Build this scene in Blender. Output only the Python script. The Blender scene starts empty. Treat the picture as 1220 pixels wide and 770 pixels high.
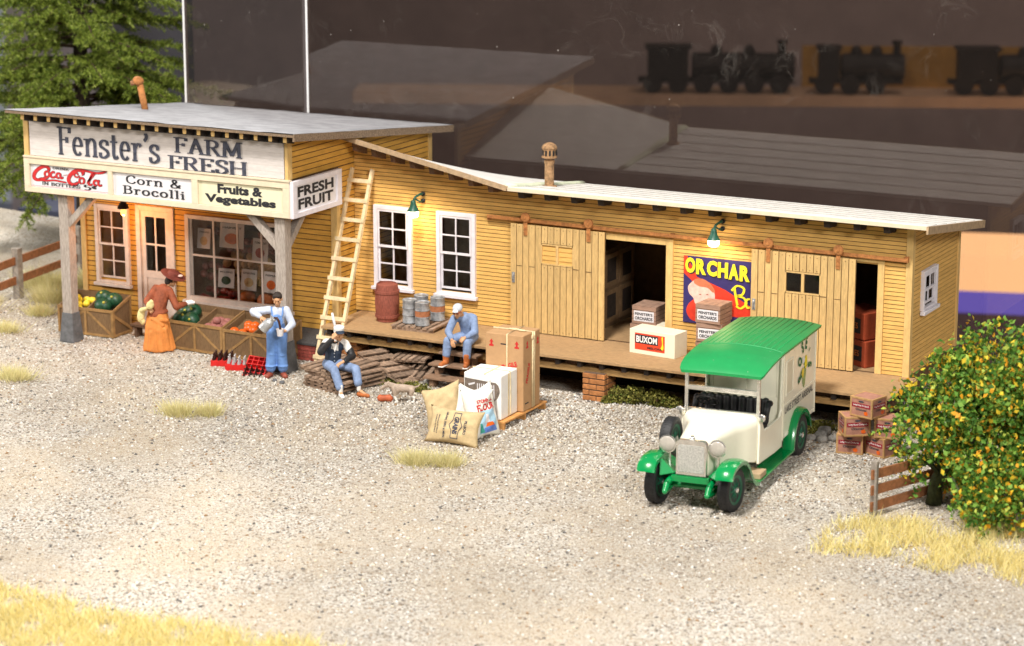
import bpy, bmesh, math, random
import numpy as np
from mathutils import Vector, Matrix, Euler
random.seed(7); rng = np.random.default_rng(7)
SC = bpy.context.scene; COL = SC.collection
V = Vector; R = math.radians; PI = math.pi

# ------------------------------------------------------------------ camera
cd = bpy.data.cameras.new('camera'); cam = bpy.data.objects.new('camera', cd); COL.objects.link(cam)
cam.location = (14.9991, -44.9364, 13.04)
cam.rotation_euler = V((-0.45340, 0.86080, -0.23120)).to_track_quat('-Z', 'Y').to_euler()
cd.sensor_width = 36; cd.lens = 36 * 2966.24 / 1220; cd.clip_start = 1; cd.clip_end = 600
cd.dof.use_dof = True; cd.dof.focus_distance = 48.3
cd.dof.aperture_fstop = (cd.lens / 1000) / 0.155
SC.camera = cam
# ------------------------------------------------------------------ light of the exhibition room, with fill lamps added
W = bpy.data.worlds.new('World'); SC.world = W; W.use_nodes = True
W.node_tree.nodes['Background'].inputs[0].default_value = (0.90, 0.93, 1.0, 1)
W.node_tree.nodes['Background'].inputs[1].default_value = 0.24
def area(name, loc, target, size, power, color):
    l = bpy.data.lights.new(name, 'AREA'); l.shape = 'DISK'; l.size = size; l.energy = power; l.color = color
    o = bpy.data.objects.new(name, l); COL.objects.link(o); o.location = loc
    o.rotation_euler = (V(target) - V(loc)).to_track_quat('-Z', 'Y').to_euler(); return o
area('ceiling_or_fill_lamp', (-4, -26, 40), (-6, -3, 0), 9, 31500, (1, .96, .90))
area('ceiling_or_fill_lamp', (30, -38, 26), (-4, -2, 1), 10, 16500, (1, .96, .90))
area('ceiling_or_fill_lamp', (-46, -18, 15), (-24, 4, 0), 7, 9000, (1, .95, .88))  # added low fill that brightens the ground at far left
area('ceiling_or_fill_lamp', (-40, 21, 25), (-28, 6, 0), 7, 13000, (1, .96, .90))  # added fill from behind left, for the ground by the spruce
area('ceiling_or_fill_lamp', (-10, 60, 70), (-20, 110, -5), 30, 26000, (1, .94, .86))  # added lamp that brightens the back wall seen through the glass
SC.view_settings.view_transform = 'Standard'; SC.view_settings.look = 'None'
SC.view_settings.exposure = 0.0; SC.view_settings.gamma = 1.0
SC.render.engine = 'CYCLES'; SC.render.resolution_x = 1024; SC.render.resolution_y = 646

# ------------------------------------------------------------------ materials
MATS = {}
def mat(name, col, rough=.7, var=.12, scale=6, bump=.0, bscale=60, metal=0, spec=.4, stretch=(1, 1, 1), col2=None, island=0, coat=0, speck=None):
    if name in MATS: return MATS[name]
    m = bpy.data.materials.new(name); m.use_nodes = True; n = m.node_tree.nodes; L = m.node_tree.links
    b = n['Principled BSDF']; b.inputs['Roughness'].default_value = rough; b.inputs['Metallic'].default_value = metal
    b.inputs['Specular IOR Level'].default_value = spec; b.inputs['Coat Weight'].default_value = coat
    tc = n.new('ShaderNodeTexCoord'); mp = n.new('ShaderNodeMapping'); mp.inputs['Scale'].default_value = stretch
    L.new(tc.outputs['Object'], mp.inputs[0])
    nz = n.new('ShaderNodeTexNoise'); nz.inputs['Scale'].default_value = scale; nz.inputs['Detail'].default_value = 6; nz.inputs['Roughness'].default_value = .65
    L.new(mp.outputs[0], nz.inputs['Vector'])
    rp = n.new('ShaderNodeValToRGB'); rp.color_ramp.elements[0].position = .3; rp.color_ramp.elements[1].position = .7
    c2 = col2 if col2 else tuple(c * (1 - 2.2 * var) for c in col)
    c1 = col if col2 else tuple(min(1, c * (1 + var)) for c in col)
    rp.color_ramp.elements[0].color = (*c2, 1); rp.color_ramp.elements[1].color = (*c1, 1)
    L.new(nz.outputs['Fac'], rp.inputs[0]); out = rp.outputs[0]
    if speck:
        vo = n.new('ShaderNodeTexVoronoi'); vo.inputs['Scale'].default_value = 9; L.new(tc.outputs['Object'], vo.inputs['Vector']); wn = n.new('ShaderNodeTexWhiteNoise'); L.new(vo.outputs['Color'], wn.inputs['Vector'])
        pw = n.new('ShaderNodeMath'); pw.operation = 'POWER'; L.new(wn.outputs['Value'], pw.inputs[0]); pw.inputs[1].default_value = 4; ml = n.new('ShaderNodeMath'); ml.operation = 'MULTIPLY'; L.new(pw.outputs[0], ml.inputs[0]); ml.inputs[1].default_value = .13
        lt = n.new('ShaderNodeMath'); lt.operation = 'LESS_THAN'; L.new(vo.outputs['Distance'], lt.inputs[0]); L.new(ml.outputs[0], lt.inputs[1]); fm = n.new('ShaderNodeMath'); fm.operation = 'MULTIPLY'; L.new(lt.outputs[0], fm.inputs[0]); fm.inputs[1].default_value = .6
        mx = n.new('ShaderNodeMix'); mx.data_type = 'RGBA'; L.new(fm.outputs[0], mx.inputs[0]); L.new(out, mx.inputs[6]); mx.inputs[7].default_value = (*speck, 1); out = mx.outputs[2]
    if island:
        g = n.new('ShaderNodeNewGeometry'); hs = n.new('ShaderNodeHueSaturation'); mr = n.new('ShaderNodeMapRange')
        mr.inputs[3].default_value = 1 - island; mr.inputs[4].default_value = 1 + island
        L.new(g.outputs['Random Per Island'], mr.inputs[0]); L.new(mr.outputs[0], hs.inputs['Value']); L.new(out, hs.inputs['Color']); out = hs.outputs[0]
    L.new(out, b.inputs['Base Color'])
    if bump:
        bn = n.new('ShaderNodeTexNoise'); bn.inputs['Scale'].default_value = bscale; bn.inputs['Detail'].default_value = 4
        L.new(mp.outputs[0], bn.inputs['Vector']); bp = n.new('ShaderNodeBump'); bp.inputs['Strength'].default_value = bump; bp.inputs['Distance'].default_value = .03
        L.new(bn.outputs['Fac'], bp.inputs['Height']); L.new(bp.outputs[0], b.inputs['Normal'])
    MATS[name] = m; return m
def island_ramp(name, cols, rough=.6, trans=.0):
    m = bpy.data.materials.new(name); m.use_nodes = True; n = m.node_tree.nodes; L = m.node_tree.links; b = n['Principled BSDF']
    g = n.new('ShaderNodeNewGeometry'); rp = n.new('ShaderNodeValToRGB'); rp.color_ramp.interpolation = 'CONSTANT'
    e = rp.color_ramp.elements
    while len(e) < len(cols): e.new(.5)
    for i, (p, c) in enumerate(cols): e[i].position = p; e[i].color = (*c, 1)
    L.new(g.outputs['Random Per Island'], rp.inputs[0]); L.new(rp.outputs[0], b.inputs['Base Color'])
    b.inputs['Roughness'].default_value = rough; b.inputs['Specular IOR Level'].default_value = .2
    if trans:
        t = n.new('ShaderNodeBsdfTranslucent'); mx = n.new('ShaderNodeMixShader'); mx.inputs[0].default_value = trans
        L.new(rp.outputs[0], t.inputs[0]); L.new(b.outputs[0], mx.inputs[1]); L.new(t.outputs[0], mx.inputs[2]); L.new(mx.outputs[0], n['Material Output'].inputs[0])
    return m
def emis(name, col, st):
    m = bpy.data.materials.new(name); m.use_nodes = True; b = m.node_tree.nodes['Principled BSDF']
    b.inputs['Base Color'].default_value = (*col, 1); b.inputs['Emission Color'].default_value = (*col, 1); b.inputs['Emission Strength'].default_value = st
    return m
def glassy(name, tint, refl, dust=0.0, dustcol=(.6, .55, .5)):
    m = bpy.data.materials.new(name); m.use_nodes = True; n = m.node_tree.nodes; L = m.node_tree.links
    n.remove(n['Principled BSDF']); t = n.new('ShaderNodeBsdfTransparent'); t.inputs[0].default_value = (*tint, 1)
    g = n.new('ShaderNodeBsdfGlossy'); g.inputs['Roughness'].default_value = .02; g.inputs['Color'].default_value = (.95, .93, .9, 1)
    mx = n.new('ShaderNodeMixShader'); mx.inputs[0].default_value = refl
    L.new(t.outputs[0], mx.inputs[1]); L.new(g.outputs[0], mx.inputs[2]); out = mx.outputs[0]
    if dust:
        tc = n.new('ShaderNodeTexCoord')
        vo = n.new('ShaderNodeTexVoronoi'); vo.inputs['Scale'].default_value = 4.2; L.new(tc.outputs['Object'], vo.inputs['Vector'])
        w1 = n.new('ShaderNodeTexWhiteNoise'); L.new(vo.outputs['Color'], w1.inputs['Vector'])
        sz = n.new('ShaderNodeMath'); sz.operation = 'POWER'; L.new(w1.outputs['Value'], sz.inputs[0]); sz.inputs[1].default_value = 5
        sz2 = n.new('ShaderNodeMath'); sz2.operation = 'MULTIPLY'; L.new(sz.outputs[0], sz2.inputs[0]); sz2.inputs[1].default_value = .06
        lt = n.new('ShaderNodeMath'); lt.operation = 'LESS_THAN'; L.new(vo.outputs['Distance'], lt.inputs[0]); L.new(sz2.outputs[0], lt.inputs[1])
        v2 = n.new('ShaderNodeTexVoronoi'); v2.inputs['Scale'].default_value = 11; L.new(tc.outputs['Object'], v2.inputs['Vector'])
        l2 = n.new('ShaderNodeMath'); l2.operation = 'LESS_THAN'; l2.inputs[1].default_value = .085; L.new(v2.outputs['Distance'], l2.inputs[0])
        n3 = n.new('ShaderNodeTexNoise'); n3.inputs['Scale'].default_value = .8; n3.inputs['Detail'].default_value = 3; n3.inputs['Distortion'].default_value = 2.5; L.new(tc.outputs['Object'], n3.inputs['Vector'])
        r3 = n.new('ShaderNodeValToRGB'); e = r3.color_ramp.elements; e[0].position = .46; e[0].color = (0, 0, 0, 1); e[1].position = .5; e[1].color = (1, 1, 1, 1)
        e2 = e.new(.54); e2.color = (0, 0, 0, 1); L.new(n3.outputs['Fac'], r3.inputs[0])
        n4 = n.new('ShaderNodeTexNoise'); n4.inputs['Scale'].default_value = .55; n4.inputs['Detail'].default_value = 5; L.new(tc.outputs['Object'], n4.inputs['Vector'])
        r4 = n.new('ShaderNodeMapRange'); r4.inputs[1].default_value = .52; r4.inputs[2].default_value = .72; L.new(n4.outputs['Fac'], r4.inputs[0])
        sm = n.new('ShaderNodeMath'); sm.operation = 'MULTIPLY'; L.new(r3.outputs[0], sm.inputs[0]); L.new(r4.outputs[0], sm.inputs[1])
        a1 = n.new('ShaderNodeMath'); a1.operation = 'MULTIPLY'; L.new(sm.outputs[0], a1.inputs[0]); a1.inputs[1].default_value = .04
        a2 = n.new('ShaderNodeMath'); a2.operation = 'MULTIPLY_ADD'; L.new(lt.outputs[0], a2.inputs[0]); a2.inputs[1].default_value = .6; L.new(a1.outputs[0], a2.inputs[2])
        a4 = n.new('ShaderNodeMath'); a4.operation = 'MULTIPLY'; L.new(l2.outputs[0], a4.inputs[0]); L.new(r4.outputs[0], a4.inputs[1])
        a5 = n.new('ShaderNodeMath'); a5.operation = 'MULTIPLY_ADD'; L.new(a4.outputs[0], a5.inputs[0]); a5.inputs[1].default_value = .16; L.new(a2.outputs[0], a5.inputs[2])
        a3 = n.new('ShaderNodeMath'); a3.operation = 'ADD'; a3.use_clamp = True; L.new(a5.outputs[0], a3.inputs[0]); a3.inputs[1].default_value = dust
        d = n.new('ShaderNodeBsdfDiffuse'); d.inputs[0].default_value = (*dustcol, 1)
        m2 = n.new('ShaderNodeMixShader'); L.new(a3.outputs[0], m2.inputs[0]); L.new(out, m2.inputs[1]); L.new(d.outputs[0], m2.inputs[2]); out = m2.outputs[0]
    L.new(out, n['Material Output'].inputs[0]); return m

M = dict(
 yellow=mat('yellow_siding_wood', (.72, .425, .12), .75, .10, 3, .25, 40, stretch=(1, 1, 6), island=.07),
 orange=mat('ochre_siding_wood', (.66, .35, .06), .75, .10, 3, .25, 40, stretch=(1, 1, 6), island=.08),
 trimy=mat('yellow_trim_wood', (.68, .45, .17), .75, .10, 4, .2, 40, stretch=(3, 3, 1)),
 doorw=mat('tan_plank_wood', (.62, .41, .165), .75, .12, 5, .2, 40, stretch=(6, 6, 1), island=.08),
 burnt=mat('burnt_dark_wood', (.125, .062, .026), .9, .2, 8),
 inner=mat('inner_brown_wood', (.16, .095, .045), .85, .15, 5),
 deck=mat('deck_plywood', (.42, .26, .125), .8, .16, 9, .25, 60, stretch=(1, 5, 5)),
 beam=mat('beam_wood', (.40, .24, .09), .8, .2, 8, .3, 50, stretch=(1, 6, 6)),
 dark=mat('dark_brown_wood', (.035, .024, .018), .85, .2, 8),
 weather=mat('weathered_brown_wood', (.17, .095, .055), .85, .25, 9, .4, 60, stretch=(3, 3, 3)),
 pallet=mat('old_pallet_wood', (.31, .21, .145), .85, .28, 10, .4, 60, island=.35),
 newpal=mat('orange_pallet_wood', (.60, .29, .09), .7, .2, 9, .3, 60, island=.15),
 bin=mat('bin_brown_wood', (.20, .115, .05), .8, .22, 9, .35, 50, stretch=(8, 8, 1)),
 bintrim=mat('bin_trim_wood', (.33, .185, .065), .8, .18, 9, .3, 50),
 cream=mat('cream_painted_wood', (.70, .60, .44), .75, .05, 5, .15, 40),
 signw=mat('white_sign_board', (.64, .59, .56), .75, .07, 4, .15, 50, stretch=(1, 1, 5)),
 paper=mat('white_paper', (.70, .68, .70), .6, .03, 6),
 papery=mat('yellow_paper', (.72, .68, .48), .6, .03, 6),
 winw=mat('lilac_white_window_wood', (.74, .70, .74), .7, .06, 6, .1, 50),
 winp=mat('pinkish_white_wood', (.72, .62, .55), .7, .08, 6, .1, 50),
 post=mat('grey_post_wood', (.42, .36, .31), .85, .2, 7, .4, 50, stretch=(6, 6, 1)),
 postp=mat('grey_pedestal', (.13, .13, .135), .85, .2, 7, .4, 50),
 roofg=mat('grey_roofing_paper', (.33, .33, .35), .85, .14, 2.5, .3, 80),
 roofw=mat('white_roofing_paper', (.76, .74, .70), .85, .07, 2.2, .35, 50, stretch=(1, 3, 1)), roofseam=mat('roofing_seam_tar', (.42, .39, .35), .9, .2, 9),
 fasc=mat('brown_fascia', (.26, .18, .115), .9, .3, 30, .6, 90),
 fasct=mat('tan_fascia', (.46, .32, .19), .85, .15, 10, .3, 60),
 green_tape=mat('pale_green_flashing', (.66, .70, .52), .8, .08, 6, .3, 30),
 rust=mat('orange_rust_metal', (.46, .185, .055), .8, .25, 12, .4, 60),
 rustd=mat('brown_rust_metal', (.30, .14, .06), .8, .3, 12, .4, 60),
 ventm=mat('rusty_vent_metal', (.40, .23, .11), .8, .35, 10, .5, 50),
 lampg=mat('lamp_green_enamel', (.02, .10, .065), .4, .1, 6),
 black=mat('black_paint', (.012, .012, .013), .5, .1, 6),
 ink=mat('faded_black_ink', (.06, .064, .092), .8, .32, 9), inkb=mat('black_ink', (.02, .02, .025), .7, .1, 9),
 red=mat('red_ink', (.55, .018, .02), .6, .08, 8), pink=mat('pink_ink', (.75, .33, .36), .6, .05, 8),
 ladder=mat('pale_ladder_wood', (.74, .58, .35), .75, .12, 8, .2, 50),
 brick=mat('orange_brick', (.46, .185, .06), .85, .2, 9, .4, 60, island=.18),
 mortar=mat('mortar', (.14, .09, .06), .9, .2, 20),
 chest=mat('red_brick_chest', (.36, .075, .055), .85, .2, 12, .4, 60, island=.12),
 chesttop=mat('tar_chest_top', (.085, .08, .078), .95, .25, 30, .8, 90),
 barrel=mat('red_brown_barrel', (.30, .085, .055), .8, .2, 12, .35, 50, stretch=(5, 5, 1)),
 hoop=mat('rust_hoop', (.34, .13, .07), .8, .2, 12),
 drum=mat('galvanised_drum', (.36, .37, .385), .55, .3, 9, .3, 40, metal=.3), drumr=mat('rust_band', (.42, .16, .07), .75, .2, 12),
 card=mat('brown_cardboard', (.46, .27, .13), .75, .06, 4, .1, 30), tape=mat('cream_tape', (.74, .60, .36), .6, .12, 9),
 white=mat('white_carton', (.86, .85, .82), .6, .03, 5, .1, 20), whitepic=mat('sepia_print', (.20, .155, .125), .7, .25, 14), greyp=mat('grey_print', (.44, .40, .37), .7, .15, 10),
 burlap=mat('tan_burlap', (.56, .42, .225), .8, .10, 8, .25, 60), cloth=mat('white_sackcloth', (.84, .82, .75), .75, .05, 6, .2, 30),
 truckc=mat('cream_enamel', (.86, .82, .67), .26, .02, 3, coat=.25, speck=(.45, .40, .30)), truckg=mat('green_enamel', (.0, .245, .06), .24, .04, 3, coat=.35, spec=.5, speck=(.5, .6, .45)),
 truckr=mat('green_roof_enamel', (.012, .27, .075), .42, .05, 3, spec=.4, speck=(.5, .6, .45)), chrome=mat('dull_chrome', (.78, .76, .72), .26, .10, 8, metal=.85), tyre=mat('black_rubber', (.022, .022, .024), .55, .2, 20, .2, 80), wheelg=mat('dark_green_wheel', (.0, .10, .05), .4, .15, 8),
 skin=mat('painted_skin', (.62, .33, .17), .6, .10, 14), hair=mat('dark_hair', (.035, .025, .02), .7, .2, 20),
 rustcloth=mat('rust_jacket_cloth', (.30, .075, .03), .75, .2, 9, .3, 14), orangecloth=mat('orange_skirt_cloth', (.66, .23, .05), .7, .12, 6, .3, 9),
 denim=mat('blue_denim', (.15, .29, .62), .75, .12, 8, .25, 16), denim2=mat('grey_blue_denim', (.22, .30, .48), .75, .16, 9, .25, 16), shirt=mat('pale_blue_shirt', (.55, .60, .72), .75, .08, 8, .3, 14),
 vest=mat('dark_navy_vest', (.03, .045, .075), .75, .2, 12), shirtw=mat('white_shirt', (.76, .74, .70), .75, .06, 9, .3, 14), blacks=mat('black_leather', (.02, .02, .022), .5, .2, 12),
 boot=mat('orange_boot_leather', (.48, .14, .035), .6, .15, 10), shoe=mat('red_brown_shoe', (.30, .07, .04), .5, .15, 10), capw=mat('pale_grey_cap', (.52, .55, .60), .75, .08, 10),
 dogb=mat('dog_taupe_coat', (.45, .35, .27), .8, .15, 14, .3, 40), dogw=mat('dog_white_coat', (.80, .77, .72), .8, .06, 14, .3, 40),
 melon=mat('dark_green_melon', (.012, .065, .028), .45, .3, 9, stretch=(4, 4, .7)), melony=mat('melon_spot', (.45, .42, .06), .6),
 lemon=mat('yellow_lemon', (.80, .62, .04), .45, .12, 9), tomato=mat('orange_tomato', (.78, .13, .015), .35, .12, 9), potato=mat('red_potato', (.33, .12, .10), .7, .2, 14), onion=mat('pale_onion', (.62, .44, .22), .6, .2, 9), pumpkin=mat('pumpkin_orange', (.55, .15, .03), .5, .2, 9), apple=mat('dark_red_apple', (.30, .03, .02), .4, .2, 9),
 redplast=mat('red_crate_paint', (.60, .02, .018), .4, .06, 9), bottle=mat('brown_bottle', (.045, .015, .010), .2, .2, 9, spec=.6), bottlec=mat('clear_bottle', (.42, .40, .40), .15, .1, 9, spec=.7),
 cratew=mat('pinkish_crate_wood', (.36, .22, .155), .8, .15, 9, .3, 50, stretch=(1, 1, 4)), creambox=mat('cream_carton', (.78, .72, .56), .6, .03, 6), boxred=mat('orange_red_label', (.72, .06, .02), .55, .05, 8),
 fruitbox=mat('pink_fruit_box', (.43, .205, .145), .75, .12, 9), fruitboxe=mat('tan_box_edge', (.50, .29, .12), .75, .1, 9), fruitlab=mat('dark_red_label', (.32, .02, .035), .6, .1, 9),
 navy=mat('navy_poster_ink', (.035, .025, .13), .55, .08, 6), posterr=mat('red_poster_ink', (.72, .045, .02), .55, .12, 5), postery=mat('yellow_poster_ink', (.85, .70, .03), .55, .03, 6), posterp=mat('pale_poster_skin', (.80, .52, .44), .55, .12, 9),
 fencew=mat('red_brown_fence_wood', (.31, .125, .05), .8, .22, 9, .3, 50), fenceg=mat('grey_fence_post', (.30, .26, .22), .85, .2, 9, .4, 50),
 stone=mat('grey_stone', (.36, .34, .31), .85, .25, 9, .5, 40), silver=mat('silver_paint', (.55, .56, .57), .35, .15, 8, metal=.5), coffee=mat('coffee', (.06, .022, .012), .3, .1, 9),
 bag=mat('cream_bag_cloth', (.76, .64, .30), .75, .1, 9, .3, 20), hat=mat('dark_red_hat', (.17, .035, .022), .7, .15, 9), bone=mat('red_brown_bone', (.48, .11, .04), .6, .15, 9),
 blueg=mat('blue_print', (.12, .22, .60), .6, .15, 9), wallb=mat('brown_wall', (.52, .43, .40), .9, .08, .3), wallb2=mat('dark_brown_wall', (.07, .055, .05), .9, .1, .3), shelf=mat('brown_shelf', (.62, .44, .30), .8, .1, 1), loco=mat('black_locomotive', (.018, .015, .015), .6, .2, 2), yellowb=mat('yellow_stripe_board', (.52, .30, .07), .8, .1, 1), peach=emis('peach_added_glow', (1.0, .66, .34), 3.2), coachb=emis('blue_added_glow', (.17, .15, .75), 2.2), coachd=mat('dusty_purple_board', (.42, .30, .34), .7, .15, 1), wallg=mat('grey_blue_wall', (.50, .54, .62), .9, .06, .05), darkt=mat('dark_table', (.03, .028, .035), .8, .1, .1), edge=mat('glass_edge', (.70, .70, .70), .3, .05, 3),  # peach and blue panels glow by emission added for the far case
 pane=glassy('window_pane', (.86, .84, .82), .018), glassd=glassy('dark_display_glass', (.56, .50, .47), .068, .007), 
)
M['leafgreen'] = island_ramp('leaf_green', [(0, (.05, .13, .018)), (.24, (.11, .24, .03)), (.5, (.20, .36, .06)), (.68, (.72, .52, .04)), (.80, (.70, .32, .02)), (.87, (.42, .50, .08))], .55, .25)
M['needle'] = island_ramp('spruce_needle', [(0, (.07, .11, .018)), (.22, (.13, .19, .024)), (.45, (.21, .275, .035)), (.68, (.29, .36, .055)), (.87, (.39, .45, .11))], .6, .2)
M['straw'] = island_ramp('straw_blade', [(0, (.66, .59, .31)), (.4, (.80, .73, .42)), (.7, (.70, .66, .32)), (.9, (.54, .53, .24))], .8, .3)
M['strawy'] = island_ramp('yellow_straw_blade', [(0, (.78, .67, .30)), (.4, (.86, .77, .40)), (.7, (.74, .60, .22)), (.9, (.64, .60, .26))], .8, .3)
M['moss'] = island_ramp('moss_flock', [(0, (.10, .10, .02)), (.35, (.18, .17, .035)), (.7, (.27, .25, .06)), (.9, (.12, .17, .03))], .9)
M['gravel'] = island_ramp('gravel_stone', [(0, (.53, .485, .42)), (.26, (.61, .57, .51)), (.46, (.38, .33, .27)), (.62, (.73, .70, .66)), (.74, (.25, .21, .17)), (.84, (.12, .115, .11)), (.91, (.30, .19, .10)), (.96, (.66, .58, .44))], .85)
M['bulb'] = emis('lit_bulb', (1, .86, .62), 9)
M['bulbo'] = emis('lit_orange_bulb', (1, .42, .10), 3.2)
def ground_mat():
    m = bpy.data.materials.new('sandy_gravel'); m.use_nodes = True; n = m.node_tree.nodes; L = m.node_tree.links; b = n['Principled BSDF']; b.inputs['Roughness'].default_value = .95; b.inputs['Specular IOR Level'].default_value = .15
    tc = n.new('ShaderNodeTexCoord')
    def vor(s):
        v = n.new('ShaderNodeTexVoronoi'); v.inputs['Scale'].default_value = s; L.new(tc.outputs['Object'], v.inputs['Vector']); w = n.new('ShaderNodeTexWhiteNoise'); L.new(v.outputs['Color'], w.inputs['Vector']); return v, w
    v1, w1 = vor(30); v2, w2 = vor(46)
    def ramp(src, st):
        r = n.new('ShaderNodeValToRGB'); r.color_ramp.interpolation = 'CONSTANT'; e = r.color_ramp.elements
        while len(e) < len(st): e.new(.5)
        for i, (p, c) in enumerate(st): e[i].position = p; e[i].color = (*c, 1)
        L.new(src, r.inputs[0]); return r
    g1 = ramp(w1.outputs['Value'], [(0, (.51, .46, .39)), (.3, (.59, .545, .48)), (.52, (.38, .33, .27)), (.70, (.69, .66, .61)), (.83, (.27, .22, .17)), (.92, (.13, .12, .11)), (.97, (.34, .22, .12))])
    g2 = ramp(w2.outputs['Value'], [(0, (.53, .455, .36)), (.4, (.60, .53, .43)), (.72, (.43, .34, .24)), (.90, (.28, .21, .14)), (.97, (.62, .57, .50))])
    nz = n.new('ShaderNodeTexNoise'); nz.inputs['Scale'].default_value = .42; nz.inputs['Detail'].default_value = 5; L.new(tc.outputs['Object'], nz.inputs['Vector'])
    mr = n.new('ShaderNodeMapRange'); mr.inputs[1].default_value = .4; mr.inputs[2].default_value = .62; L.new(nz.outputs['Fac'], mr.inputs[0])
    mx = n.new('ShaderNodeMix'); mx.data_type = 'RGBA'; L.new(mr.outputs[0], mx.inputs[0]); L.new(g1.outputs[0], mx.inputs[6]); L.new(g2.outputs[0], mx.inputs[7])
    nz2 = n.new('ShaderNodeTexNoise'); nz2.inputs['Scale'].default_value = .16; nz2.inputs['Detail'].default_value = 6; nz2.inputs['Distortion'].default_value = .6; L.new(tc.outputs['Object'], nz2.inputs['Vector'])
    mr2 = n.new('ShaderNodeMapRange'); mr2.inputs[1].default_value = .32; mr2.inputs[2].default_value = .68; mr2.inputs[3].default_value = .74; mr2.inputs[4].default_value = 1.06; L.new(nz2.outputs['Fac'], mr2.inputs[0])
    nz3 = n.new('ShaderNodeTexNoise'); nz3.inputs['Scale'].default_value = 1.3; nz3.inputs['Detail'].default_value = 8; nz3.inputs['Roughness'].default_value = .7; L.new(tc.outputs['Object'], nz3.inputs['Vector'])
    mr3 = n.new('ShaderNodeMapRange'); mr3.inputs[1].default_value = .58; mr3.inputs[2].default_value = .70; mr3.inputs[4].default_value = .62; L.new(nz3.outputs['Fac'], mr3.inputs[0])
    mx3 = n.new('ShaderNodeMix'); mx3.data_type = 'RGBA'; L.new(mr3.outputs[0], mx3.inputs[0]); L.new(mx.outputs[2], mx3.inputs[6]); mx3.inputs[7].default_value = (.27, .20, .125, 1)
    hs = n.new('ShaderNodeHueSaturation'); L.new(mr2.outputs[0], hs.inputs['Value']); L.new(mx3.outputs[2], hs.inputs['Color']); L.new(hs.outputs[0], b.inputs['Base Color'])
    bp = n.new('ShaderNodeBump'); bp.inputs['Strength'].default_value = .8; bp.inputs['Distance'].default_value = .04; bp.invert = True; L.new(v1.outputs['Distance'], bp.inputs['Height']); L.new(bp.outputs[0], b.inputs['Normal'])
    return m
M['ground'] = ground_mat()

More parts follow.
